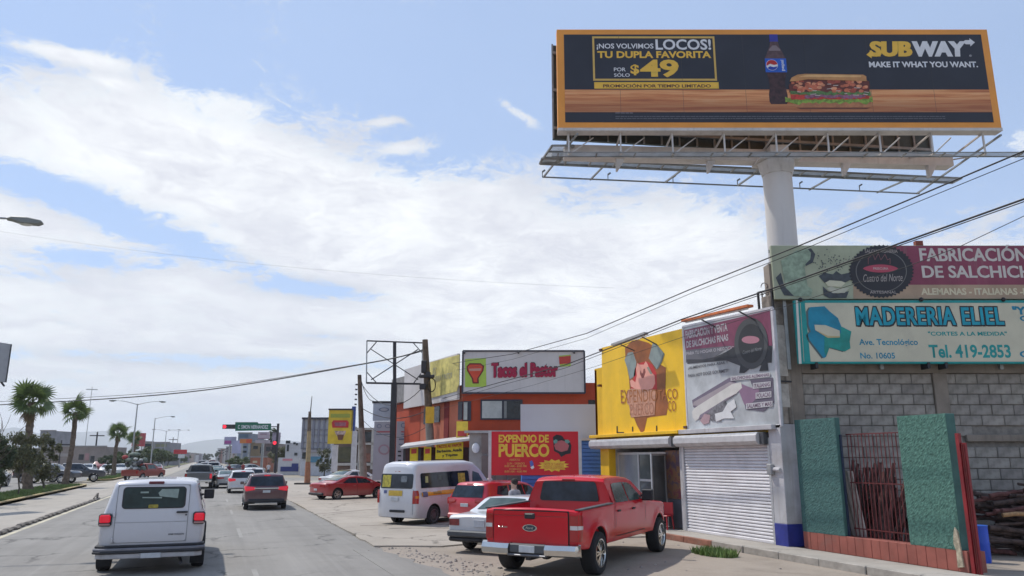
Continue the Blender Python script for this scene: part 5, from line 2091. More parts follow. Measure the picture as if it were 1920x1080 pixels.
WHI = ink('white', (0.70, 0.70, 0.72))
YEL = ink('yellow', (0.80, 0.48, 0.06))
BLK = ink('black', (0.018, 0.018, 0.022))

# ------------------------------------------------------------------ the corner shops
FS = Frame(12.55, 24.1, -math.pi / 2)
YWALL = mat('yellow_wall_paint', (0.75, 0.45, 0.01), 0.6, var=0.12, scale=1.2, streak=0.35, dirtcol=(0.30, 0.18, 0.02))
WWALL = mat('white_wall_paint', (0.46, 0.45, 0.46), 0.7, var=0.15, scale=1.5, dirt=0.35, dirtcol=(0.25, 0.2, 0.16), streak=0.3)
BWALL = mat('blue_wall_paint', (0.02, 0.03, 0.22), 0.6, var=0.25, scale=2.5, dirt=0.15, dirtcol=(0.2, 0.2, 0.25))
GREYW = mat('grey_render', (0.26, 0.245, 0.22), 0.85, var=0.2, scale=1.0, streak=0.4, dirtcol=(0.1, 0.09, 0.08))
ALU = mat('aluminium_frame', (0.55, 0.56, 0.57), 0.4, metal=0.5, var=0.08)
SHUT = mat('shutter_paint', (0.64, 0.62, 0.63), 0.5, var=0.08, scale=2.0, dirt=0.3, dirtcol=(0.36, 0.33, 0.30))
HOOD = mat('shutter_hood_paint', (0.50, 0.49, 0.49), 0.5, var=0.1, dirt=0.3, dirtcol=(0.3, 0.27, 0.24))
DARKIN = mat('dim_interior', (0.12, 0.12, 0.12), 0.8, var=0.2)


def shops():
    t = fthing('butcher_shop', 'yellow corner shop with open glass door and long white roller shutter', 'shop', FS)
    # structure: side wall, back, roof, upper wall, piers; front plane is local y = 0.12
    def bx(name, a, b, c, d, e, f, m, bevel=0.0):
        return MB().box(a, b, c, d, e, f).build(name, m, t, bevel=bevel)
    s_l = FS.sz(1118, 800)[0] if False else -0.42
    bx('side_wall', -0.45, -0.30, 0.10, 6.0, 2.62, 5.2, YWALL)
    bx('side_wall', 0.0, 0.12, 0.29, 6.0, 0.0, 2.62, YWALL)
    bx('back_wall', -0.30, 9.2, 5.8, 6.0, 0.0, 5.2, GREYW)
    bx('roof_slab', -0.30, 9.2, 0.3, 5.8, 5.0, 5.2, GREYW)
    bx('upper_wall', -0.45, 9.2, 0.10, 0.28, 2.62, 5.25, YWALL)
    bx('yellow_pier', 0.0, 0.62, 0.02, 0.28, 0.13, 2.62, YWALL, 0.01)
    bx('divider_pier', 4.82, 5.10, 0.05, 0.5, 0.13, 2.62, WWALL, 0.01)
    bx('end_wall', 9.05, 9.2, 0.3, 5.8, 0.0, 5.0, GREYW)
    # ledge under the signs, yellow over the door then white over the shutter
    bx('ledge', -0.45, 5.15, -0.18, 0.10, 2.80, 2.90, YWALL, 0.01)
    bx('ledge', 5.152, 9.12, -0.16, 0.10, 2.78, 2.90, WWALL, 0.01)
    # room behind the door
    bx('room_floor', 0.62, 4.82, 0.28, 3.2, 0.12, 0.14, mat('tile_floor', (0.42, 0.40, 0.38), 0.5))
    bx('room_ceiling', 0.62, 4.82, 0.28, 3.2, 2.60, 2.66, WWALL)
    bx('room_back', 0.62, 4.82, 3.2, 3.3, 0.12, 2.6, mat('room_grey', (0.5, 0.5, 0.5), 0.8))
    bx('room_side', 0.55, 0.62, 0.28, 3.2, 0.12, 2.6, mat('room_grey', (0, 0, 0)))
    bx('room_side', 4.82, 4.9, 0.5, 3.2, 0.12, 2.6, mat('room_grey', (0, 0, 0)))
    # shutter: rolled laths
    s0, s1 = FS.sz(1290, 900)[0], FS.sz(1452, 900)[0]
    s0 = 5.12
    s1 = 8.72
    b = MB()
    n = 30
    z0, z1 = 0.14, 2.52
    h = (z1 - z0) / n
    prof = []
    for i in range(n):
        z = z0 + i * h
        prof += [(0.07, z + 0.004), (0.035, z + h * 0.22), (0.03, z + h * 0.55), (0.045, z + h * 0.88), (0.075, z + h * 0.985)]
    vs = [(s0, y, z) for y, z in prof] + [(s1, y, z) for y, z in prof]
    k = len(prof)
    fs = [(i, i + 1, k + i + 1, k + i) for i in range(k - 1)]
    b.add(vs, fs)
    o = b.build('shutter_laths', SHUT, t, smooth=50)
    o['kind'] = 'stuff'
    bx('shutter_guide', s0 - 0.09, s0 - 0.005, -0.01, 0.12, 0.13, 2.60, ALU, 0.006)
    bx('shutter_guide', s1 + 0.005, s1 + 0.09, -0.01, 0.12, 0.13, 2.60, ALU, 0.006)
    bx('bottom_rail', s0, s1, 0.0, 0.06, 0.13, 0.20, SHUT, 0.01)
    bx('backing', s0, s1, 0.10, 0.14, 0.14, 2.6, DARKIN)
    for (a, c) in ((-0.36, 4.72), (4.98, 8.62)):
        b = MB()
        vs = []
        pr = [(0.08, 2.42), (-0.16, 2.44), (-0.24, 2.52), (-0.24, 2.66), (-0.17, 2.735), (0.08, 2.75)]
        for sx in (a, c):
            vs += [(sx, y, z) for y, z in pr]
        m = len(pr)
        b.add(vs, [(i, (i + 1) % m, m + (i + 1) % m, m + i) for i in range(m)] + [tuple(range(m)), tuple(range(m, 2 * m))])
        b.build('shutter_hood', HOOD, t, smooth=25)
        bx('hood_bracket', c + 0.005, c + 0.16, -0.14, 0.08, 2.44, 2.72, TRIMG, 0.01)
    # aluminium door set
    def fr_(x0, x1, z0, z1, y, w=0.07):
        b = MB()
        b.box(x0, x0 + w, y, y + 0.05, z0, z1).box(x1 - w, x1, y, y + 0.05, z0, z1).box(x0 + w, x1 - w, y, y + 0.05, z1 - w, z1).box(x0 + w, x1 - w, y, y + 0.05, z0, z0 + w)
        return b
    d = fr_(0.70, 3.72, 0.14, 2.30, 0.30).build('door_frame', ALU, t)
    MB().box(2.02, 2.10, 0.30, 0.36, 0.2, 2.23).build('mullion', ALU, d)
    MB().box(3.02, 3.10, 0.30, 0.36, 0.2, 2.23).build('mullion', ALU, d)
    MB().box(2.10, 3.02, 0.31, 0.35, 1.40, 1.47).build('mid_rail', ALU, d)
    gl = mat('shop_glass', (0.10, 0.115, 0.12), 0.05, var=0.3, scale=1.0, spec=0.6)
    bx('door_pane', 2.10, 3.02, 0.325, 0.335, 0.2, 1.40, gl)
    bx('door_pane', 2.10, 3.02, 0.325, 0.335, 1.47, 2.23, gl)
    bx('shop_pane', 0.77, 2.02, 0.325, 0.335, 0.2, 2.23, mat('shop_glass_pale', (0.27, 0.29, 0.31), 0.1, var=0.2, scale=0.8, spec=0.6))
    bx('shop_pane', 3.10, 3.65, 0.325, 0.335, 1.38, 2.05, mat('pink_poster', (0.66, 0.22, 0.20), 0.5, var=0.1))
    # the open door leaf swung towards the street with its push bar
    leaf = thing('open_door', None, None)
    leaf.parent = t
    leaf.location = (3.74, 0.26, 0.15)
    leaf.rotation_euler = (0, 0, R(-62))
    MB().box(0, 0.06, -0.02, 0.02, 0, 2.1).box(0.78, 0.84, -0.02, 0.02, 0, 2.1).box(0.06, 0.78, -0.02, 0.02, 2.04, 2.1).box(0.06, 0.78, -0.02, 0.02, 0, 0.09).build('leaf_frame', ALU, leaf)
    MB().bar((0.05, -0.03, 1.15), (0.8, -0.03, 0.92), 0.045).build('push_bar', ALU, leaf)
    MB().box(0.06, 0.78, -0.004, 0.004, 0.09, 2.04).build('leaf_pane', gl, leaf)
    # printed poster panel beside the shutter
    pm = bpy.data.materials.new('faded_collage')
    pm.use_nodes = True
    pm.node_tree.nodes.clear()
    n_ = NT(pm.node_tree)
    tc = n_.node('ShaderNodeTexCoord').outputs['Object']
    vo = n_.node('ShaderNodeTexVoronoi', {'Vector': tc, 'Scale': 3.2})
    nz = n_.noise(tc, 2.2, 6, 0.7, 1.5)
    cc = n_.mix(0.45, n_.ramp(nz.outputs[0], [(0.2, (0.22, 0.02, 0.05)), (0.42, (0.30, 0.05, 0.06)), (0.5, (0.40, 0.20, 0.02)), (0.58, (0.14, 0.07, 0.12)), (0.8, (0.10, 0.10, 0.12))]), (0.10, 0.085, 0.11, 1))
    bs = n_.node('ShaderNodeBsdfPrincipled', {'Base Color': cc, 'Roughness': 0.4})
    n_.node('ShaderNodeOutputMaterial', {0: bs.outputs[0]})
    bx('poster_panel', 3.80, 4.80, 0.24, 0.30, 0.95, 2.34, pm, 0.004)
    bx('poster_lower', 3.80, 4.80, 0.25, 0.30, 0.14, 0.94, mat('grey_panel', (0.13, 0.13, 0.15), 0.5), 0.004)
    # white hood of the fridge seen through the glass
    ch = thing('freezer', 'white upright freezer standing inside the shop behind the glass', 'freezer', FS.o + FS.e * 1.35 + FS.n * 1.2 + Vector((0, 0, 0.14)), FS.rz)
    MB().box(-0.5, 0.5, 0, 0.7, 0, 1.5).build('cabinet', mat('freezer_white', (0.6, 0.61, 0.62), 0.4), ch, bevel=0.03)
    MB().box(-0.46, 0.46, -0.03, 0.0, 0.8, 1.45).build('lid', mat('freezer_white', (0, 0, 0)), ch, bevel=0.01)
    # red plastic chair inside the doorway strip
    pr = mat('red_plastic', (0.42, 0.02, 0.03), 0.4)
    ch = thing('plastic_chair', 'small red plastic chair at the foot of the poster panel by the shutter', 'chair', FS.o + FS.e * 4.42 + FS.n * -0.28 + Vector((0, 0, 0.13)), FS.rz + 0.5)
    MB().box(-0.19, 0.19, -0.19, 0.19, 0.36, 0.39).build('seat', pr, ch, bevel=0.01)
    MB().box(-0.19, 0.19, 0.17, 0.20, 0.39, 0.74).build('backrest', pr, ch, bevel=0.01)
    for a in (-1, 1):
        for c in (-1, 1):
            MB().bar((a * 0.19, c * 0.19, 0), (a * 0.16, c * 0.16, 0.36), 0.03).build('leg', pr, ch)
    # end pier: white above, deep blue below, standing proud at the corner
    a0, a1 = 8.84, 9.27
    bx('corner_pier', a0, a1, -0.03, 0.50, 0.62, 2.90, WWALL, 0.01)
    bx('corner_pier_base', a0 - 0.01, a1 + 0.012, -0.045, 0.515, 0.12, 0.62, BWALL, 0.01)
    q = FS.sz(1480, 886)
    MB().cyl((8.95, -0.06, 1.86), (9.2, -0.06, 1.84), 0.05, n=8).build('pipe_stub', WWALL, t)
    MB().box(8.80, 8.98, -0.14, -0.03, 1.72, 1.98).build('meter_box', mat('meter_grey', (0.3, 0.3, 0.3), 0.5), t, bevel=0.02)
    # conduit and old concrete pillar above
    old = mat('old_concrete', (0.25, 0.215, 0.18), 0.95, var=0.5, scale=2.2, dirt=0.9, dirtcol=(0.055, 0.045, 0.035), streak=0.9, bump=0.8, bscale=12)
    bx('old_pillar', 8.86, 9.24, 0.02, 0.42, 2.902, 6.05, old, 0.02)
    bx('peeling_patch', 8.90, 9.17, 0.005, 0.03, 3.95, 5.35, mat('pillar_whitewash', (0.42, 0.39, 0.35), 0.9, var=0.2, scale=5, dirt=0.5, bump=0.4), 0.01)
    bx('peeling_patch', 9.235, 9.25, 0.09, 0.36, 4.05, 5.3, MATS['pillar_whitewash'], 0.006)
    bx('peeling_patch', 9.235, 9.25, 0.05, 0.34, 3.3, 3.86, MATS['pillar_whitewash'], 0.006)
    bx('green_notice', 9.0, 9.26, -0.005, 0.012, 3.22, 3.72, mat('notice_green', (0.04, 0.36, 0.26), 0.6, var=0.3, scale=9), 0.003)
    bx('brown_notice', 9.0, 9.26, -0.006, 0.012, 2.95, 3.20, mat('notice_brown', (0.16, 0.10, 0.03), 0.6, var=0.3, scale=9), 0.003)
    bx('steel_band', 8.84, 9.26, -0.01, 0.43, 3.90, 3.94, TRIM)
    MB().cyl((8.82, 0.10, 2.9), (8.82, 0.10, 6.2), 0.018, n=6).build('conduit', TRIM, t)


shops()


# ---- yellow banner with the pig ------------------------------------------
def yellow_sign():
    t = fthing('banner_sign', 'torn yellow shop banner with a cartoon pig between two cleavers', 'sign', FS)
    pts = [FS.sz(*p) for p in ((1128, 652), (1280, 616), (1289, 808), (1130, 817))]
    MB().slab([(p[0], p[1]) for p in pts], 0.0, 0.09).build('board', mat('banner_yellow', (0.86, 0.52, 0.008), 0.45, var=0.09, scale=0.9, streak=0.2, dirtcol=(0.45, 0.28, 0.03), bump=0.5, bscale=1.6), t)
    Z = lambda x, y: (1120 + x / 5.4, 630 + y / 5.4)
    rust = ink('rusty_brown', (0.30, 0.095, 0.025), 0.25, scale=1.5)
    L = [(rust, 'torn_shadow', [(350, 50), (420, 40), (520, 70), (560, 100), (640, 290), (695, 320), (690, 560), (720, 690), (700, 800), (540, 820), (505, 830), (475, 960), (445, 985), (400, 900), (370, 825), (330, 800), (330, 560), (320, 420), (285, 230), (280, 120)], -0.003)]
    gry = ink('blade_grey', (0.24, 0.29, 0.28), 0.15)
    L += [(gry, 'cleaver', [(275, 240), (310, 170), (360, 160), (395, 260), (385, 400), (330, 440), (305, 330)], -0.006),
          (gry, 'cleaver', [(520, 225), (560, 75), (600, 80), (665, 165), (650, 230), (600, 335)], -0.006),
          (ink('edge_grey', (0.12, 0.15, 0.15)), 'cleaver_edge', [(600, 80), (680, 180), (655, 260), (612, 335), (600, 335), (650, 230), (665, 170)], -0.008),
          (ink('banner_red', (0.52, 0.03, 0.03)), 'red_halo', [(360, 460), (380, 330), (420, 275), (500, 255), (560, 290), (600, 380), (605, 540), (560, 560), (340, 530)], -0.006),
          (ink('pig_pink', (0.80, 0.36, 0.28)), 'pig', [(392, 330), (405, 275), (430, 290), (470, 290), (490, 255), (512, 290), (530, 350), (580, 400), (585, 480), (560, 530), (520, 545), (400, 545), (340, 510), (330, 455), (350, 440), (385, 470), (400, 400)], -0.010),
          (ink('pig_shadow', (0.30, 0.28, 0.22)), 'pig_shadow', [(500, 320), (520, 310), (560, 385), (535, 385)], -0.013),
          (ink('pig_dark', (0.25, 0.06, 0.05)), 'snout', [(432, 345), (452, 380), (462, 375), (468, 335), (482, 330), (488, 365), (470, 420), (452, 428), (432, 385)], -0.013),
          (ink('torn_pink', (0.52, 0.26, 0.17), 0.25, scale=9), 'torn_patch', [(300, 560), (340, 530), (480, 545), (590, 540), (588, 640), (580, 800), (340, 825), (322, 700), (300, 680)], -0.014)]
    for m, nm, pts, off in L:
        pf(t, nm, FS, m, [Z(*p) for p in pts], off)
    pale = ink('outline_brown', (0.36, 0.12, 0.03))
    pt(t, FS, 'EXPENDIO', pale, 1164, 1232, 731, 757, 729, 752, off=-0.018, bold=0.0)
    pt(t, FS, 'PUERCO', ink('outline_tan', (0.38, 0.15, 0.08)), 1182, 1226, 758, 780, 754, 777, off=-0.018, bold=0.0)
    pt(t, FS, 'TACO', pale, 1234, 1270, 731, 749, 728, 748, off=-0.018, bold=0.0)
    pt(t, FS, 'CO', pale, 1252, 1267, 752, 771, 751, 771, off=-0.018, bold=0.0)
    b = MB()
    for (u0, v0, u1, v1) in ((1156, 799, 1158, 812), (1156, 810, 1170, 812), (1185, 800, 1187, 809), (1230, 798, 1232, 809)):
        q = [FS.sz(u, v, -0.01) for u, v in ((u0, v0), (u1, v0), (u1, v1), (u0, v1))]
        b.slab(q, -0.012, -0.010)
    b.build('remnant_strokes', BLK, t)
    for (u, v) in ((1128, 655), (1125, 722), (1288, 800)):
        q = FS.sz(u, v)
        MB().box(q[0] - 0.10, q[0] + 0.06, -0.06, 0.1, q[1] - 0.05, q[1] + 0.02).build('bracket', mat('rusty_bracket', (0.12, 0.05, 0.03), 0.8), t)


yellow_sign()


def sausage_sign():
    t = fthing('banner_sign', 'faded grey and plum sausage banner above the white shutter', 'sign', FS)
    c4 = ((1281, 615), (1447, 580), (1463, 797), (1291, 808))
    pts = [FS.sz(*p, off=-0.02) for p in c4]
    MB().slab(pts, -0.02, 0.09).build('board', ink('banner_mist', (0.46, 0.48, 0.49), 0.28, scale=0.7, dirt=0.2), t)
    b = MB()
    e = [(1281, 613), (1448, 577), (1465, 799), (1291, 811)]
    for a, c in zip(e, e[1:] + e[:1]):
        A, C = FS.sz(*a), FS.sz(*c)
        b.bar((A[0], 0.0, A[1]), (C[0], 0.0, C[1]), 0.06)
    b.build('edge_frame', mat('pale_frame', (0.55, 0.53, 0.55), 0.5), t)
    Z = lambda x, y: (1270 + x / 4.695, 580 + y / 4.695)
    plum = ink('plum', (0.20, 0.05, 0.10), 0.15)
    L = [(plum, 'plum_field', [(58, 185), (815, 8), (838, 320), (520, 330), (330, 380), (75, 400)], -0.024),
         (ink('slate', (0.05, 0.05, 0.06)), 'slate_hill', [(80, 440), (230, 440), (330, 420), (500, 340), (560, 330), (560, 500), (430, 450), (90, 480)], -0.027),
         (ink('board_grey', (0.13, 0.13, 0.15)), 'grey_board', [(72, 360), (300, 335), (480, 320), (440, 345), (300, 440), (76, 470)], -0.026),
         (ink('mauve_dark', (0.17, 0.14, 0.19)), 'sausage_shadow', [(130, 800), (460, 600), (520, 640), (480, 700), (180, 880), (140, 860)], -0.027),
         (ink('sausage_mid', (0.36, 0.31, 0.33)), 'sausage', [(135, 845), (145, 815), (460, 640), (520, 650), (500, 690), (180, 850)], -0.030),
         (ink('sausage_pale', (0.62, 0.60, 0.56)), 'sausage', [(130, 900), (150, 870), (480, 660), (560, 640), (570, 690), (520, 740), (200, 950), (160, 985), (135, 950)], -0.033),
         (ink('sausage_gloom', (0.22, 0.18, 0.23)), 'sausage_underside', [(180, 980), (240, 930), (520, 740), (440, 780), (200, 930)], -0.035),
         (ink('plum_soft', (0.25, 0.15, 0.23)), 'plum_fruit', [(520, 660), (560, 655), (650, 690), (720, 690), (720, 760), (650, 830), (590, 840), (550, 740)], -0.032),
         (ink('bowl_dark', (0.12, 0.10, 0.14)), 'dark_bowl', [(640, 620), (840, 600), (850, 820), (760, 900), (600, 880), (590, 820), (700, 790)], -0.030),
         (ink('pepper_dark', (0.16, 0.155, 0.17), 0.5, scale=12), 'peppercorns', [(250, 930), (330, 850), (420, 800), (440, 850), (430, 900), (380, 990), (300, 980)], -0.036),
         (ink('garlic_white', (0.66, 0.66, 0.66)), 'garlic', [(440, 830), (500, 790), (520, 860), (470, 900), (500, 960), (410, 960), (340, 990), (330, 920), (400, 900)], -0.039),
         (ink('dusky_pink', (0.42, 0.28, 0.30)), 'pink_garlic', [(200, 980), (240, 920), (290, 930), (280, 1000), (230, 1015)], -0.038),
         (ink('ribbon_black', (0.03, 0.033, 0.04)), 'seal_ribbon', [(545, 560), (560, 450), (790, 440), (800, 540), (720, 545), (740, 490), (640, 520), (590, 560)], -0.031),
         (ink('ribbon_black', (0, 0, 0)), 'seal_wing', [(500, 330), (560, 420), (330, 450), (420, 380)], -0.029),
         (ink('ribbon_black', (0, 0, 0)), 'seal_wing', [(800, 320), (835, 320), (830, 470), (760, 470)], -0.029),
         (ink('seal_ring', (0.065, 0.07, 0.075)), 'seal_ring', [(650 + 148 * math.cos(i * 0.1745), 300 + 225 * math.sin(i * 0.1745)) for i in range(36)], -0.034),
         (ink('seal_face', (0.025, 0.028, 0.033)), 'seal_face', [(650 + 112 * math.cos(i * 0.1745), 300 + 172 * math.sin(i * 0.1745)) for i in range(36)], -0.037),
         (ink('seal_pink', (0.42, 0.19, 0.24)), 'seal_sausage', [(645 + 78 * math.cos(i * 0.26), 268 + 34 * math.sin(i * 0.26)) for i in range(24)], -0.040)]
    for m, nm, pts, off in L:
        pf(t, nm, FS, m, [Z(*p) for p in pts], off)
    gr = ink('lettering_grey', (0.42, 0.40, 0.43))

    def zt(txt, x0, x1, a, b_, c, d, m, off=-0.030, bold=0.02, **k):
        pt(t, FS, txt, m, Z(x0, 0)[0], Z(x1, 0)[0], Z(0, a)[1], Z(0, b_)[1], Z(0, c)[1], Z(0, d)[1], off=off, bold=bold, **k)
    zt('FABRICACION Y VENTA', 72, 440, 190, 262, 118, 190, gr, bold=0.035)
    zt('DE SALCHICHAS FINAS', 80, 448, 280, 342, 215, 275, gr, bold=0.035)
    zt('PARA TU HOGAR O NEGOCIO', 80, 500, 375, 405, 322, 350, gr)
    dk = ink('lettering_dark', (0.14, 0.14, 0.155))
    zt('¿ALIMENTOS PARA ASAR Y', 95, 448, 505, 535, 450, 482, dk)
    zt('PARA HOT DOGS GOURMET?', 95, 448, 572, 600, 522, 552, dk)
    pale = ink('strip_pale', (0.50, 0.49, 0.50))
    for nm, x0, x1, y0, y1, txt in (('label_strip', 470, 815, 590, 630, 'SALCHICHAS ALEMANAS'), ('label_strip', 665, 822, 650, 700, 'ITALIANAS'), ('label_strip', 690, 828, 735, 788, 'POLACAS'), ('label_strip', 605, 838, 830, 878, 'SALAMES Y MAS')):
        sk = -0.105 * (x1 - x0)
        pf(t, nm, FS, pale, [Z(x0, y0), Z(x1, y0 + sk), Z(x1, y1 + sk), Z(x0, y1)], -0.041)
        zt(txt, x0 + 8, x1 - 8, y0 + 6, y1 - 6, y0 + sk + 6, y1 + sk - 6, ink('lettering_plum', (0.18, 0.12, 0.17)), off=-0.045, bold=0.03)
    zt('Cuatro del Norte', 575, 740, 365, 395, 325, 360, ink('lettering_mid', (0.24, 0.25, 0.26)), off=-0.041, bold=0.0, shear=0.3)


sausage_sign()


def sign_lamps():
    a, b_ = FS.sz(1152, 640, -0.5), FS.sz(1214, 622, -0.5)
    t = fthing('strip_light', 'grey strip light leaning out over the yellow banner', 'light fitting', FS)
    MB().bar((a[0], -0.55, a[1] - 0.12), (b_[0], -0.55, b_[1] - 0.05), 0.16, 0.07).build('reflector', mat('dull_reflector', (0.38, 0.37, 0.36), 0.5, metal=0.3), t)
    MB().bar((a[0] + 0.1, -0.55, a[1] - 0.17), (b_[0] - 0.1, -0.55, b_[1] - 0.10), 0.04).build('tube', mat('glass_tube', (0.6, 0.6, 0.58), 0.2), t)
    MB().bar((a[0] + 0.4, -0.55, a[1] - 0.15), (a[0] + 0.4, 0.05, a[1] - 0.35), 0.03).bar((b_[0] - 0.3, -0.55, b_[1] - 0.1), (b_[0] - 0.3, 0.05, b_[1] - 0.35), 0.03).build('bracket', TRIMG, t)
    a, b_ = FS.sz(1285, 601, -0.5), FS.sz(1410, 572, -0.5)
    t = fthing('strip_light', 'long orange strip light leaning out over the sausage banner', 'light fitting', FS)
    MB().bar((a[0], -0.55, a[1] - 0.02), (b_[0], -0.55, b_[1] - 0.02), 0.18, 0.06).build('reflector', mat('orange_reflector', (0.62, 0.16, 0.04), 0.5, var=0.2, scale=6, dirt=0.5), t)
    MB().bar((a[0] + 0.1, -0.55, a[1] - 0.07), (b_[0] - 0.1, -0.55, b_[1] - 0.07), 0.04).build('tube', mat('glass_tube', (0, 0, 0)), t)
    MB().bar((a[0] + 0.7, -0.55, a[1] - 0.05), (a[0] + 0.7, 0.05, a[1] - 0.3), 0.03).bar((b_[0] - 0.5, -0.55, b_[1] - 0.05), (b_[0] - 0.5, 0.05, b_[1] - 0.3), 0.03).build('bracket', TRIMG, t)
    # wrought railing behind
    t = fthing('railing', 'short black wrought railing on the roof at the top of the sausage banner', 'railing', FS)
    b = MB()
    P = [FS.sz(u, v) for u, v in ((1418, 548), (1443, 542), (1447, 580), (1421, 584))]
    b.bar((P[0][0], 0.05, P[0][1]), (P[1][0], 0.05, P[1][1]), 0.03)
    for p, q in ((P[0], P[3]), (P[1], P[2])):
        b.bar((p[0], 0.05, p[1]), (q[0], 0.05, q[1]), 0.045)
    mx = (P[0][0] + P[1][0]) / 2
    mz = (P[0][1] + P[3][1]) / 2
    b.build('bars', BLACK, t)
    b = MB()
    for k in range(4):
        b.tube([(mx + 0.12 * math.cos(i * 0.5 + k), 0.05, mz - 0.25 + k * 0.2 + 0.09 * math.sin(i * 0.5)) for i in range(9)], 0.012, 5)
    b.build('scrolls', BLACK, t)


sign_lamps()


# ------------------------------------------------------------------ lumber yard: wall, big signs, piers
FW = view_frame(18.62)
BLOCKS = [mat('block_%d' % i, c, 0.95, var=0.22, scale=5, bump=0.5, bscale=40, dirt=0.35, dirtcol=(0.13, 0.125, 0.12)) for i, c in enumerate(((0.29, 0.27, 0.24), (0.27, 0.25, 0.225), (0.315, 0.29, 0.26), (0.245, 0.225, 0.205)))]
for i, m in enumerate(BLOCKS):
    m.name = 'concrete_block_%d' % i
MORT = mat('mortar', (0.205, 0.19, 0.17), 0.95, var=0.2, scale=8)
BEAM = mat('cast_beam', (0.24, 0.205, 0.17), 0.9, var=0.2, scale=1.5, streak=0.4, dirtcol=(0.12, 0.1, 0.08), bump=0.3)


def block_wall():
    t = fthing('block_wall', 'grey concrete block wall with cast beams behind the green piers', 'wall', FW)
    rnd = random.Random(17)
    s0 = FW.sz(1505, 760)[0]
    sA, sB = FW.sz(1752, 740)[0], FW.sz(1778, 740)[0]
    zt = FW.sz(1640, 700)[1]
    zb1 = FW.sz(1860, 828)[1]
    zb0 = FW.sz(1860, 815)[1]
    MB().box(s0 - 0.3, 16.5, 0.06, 0.30, 0.0, zt + 1.9).build('wall_core', MORT, t)
    MB().box(s0 - 0.30, s0 + 0.03, -0.04, 0.055, 0.0, zt + 1.9).build('cast_column', BEAM, t, bevel=0.01)
    MB().box(sA, sB, -0.04, 0.055, 0.0, zt).build('cast_column', BEAM, t, bevel=0.01)
    MB().box(s0 + 0.03, 16.5, -0.05, 0.055, zt, zt + 0.32).build('cast_beam', BEAM, t, bevel=0.01)
    MB().box(sB + 0.3, 16.5, -0.045, 0.055, zb1, zb0).build('cast_beam', BEAM, t, bevel=0.01)
    bw, bh = 0.533, 0.251
    me = [MB().box(0, bw - 0.012, 0.02, 0.055, 0, bh - 0.012).mesh('block', m, bevel=0.012) for m in BLOCKS]
    n = 0
    row = 0
    z = zt - bh
    while z > 0.2:
        off = (row % 2) * bw / 2
        x = s0 + 0.05 - off
        while x < 14.2:
            hit = None
            skip = False
            x0, x1 = max(x, s0 + 0.045), x + bw
            if x0 < sB and x1 > sA:
                if x0 < sA - 0.1:
                    x1 = sA + 0.0
                elif x1 > sB + 0.1:
                    x0 = sB + 0.012
                else:
                    skip = True
            if x0 > sB + 0.2 and z < zb0 and z + bh > zb1:
                skip = True
            if x1 - x0 < 0.08:
                skip = True
            # hidden behind the left pier and low wall
            if not skip and not (z < 1.0 and x < 12.2):
                k = rnd.choice([0, 0, 0, 1, 1, 2, 2, 3])
                place_mesh('block', me[k], t, (x0, rnd.uniform(-0.008, 0.008), z), (0, 0, 0), ((x1 - x0) / bw, 1, 1))
                n += 1
            x += bw
        z -= bh
        row += 1
    return n


NBLK = block_wall()


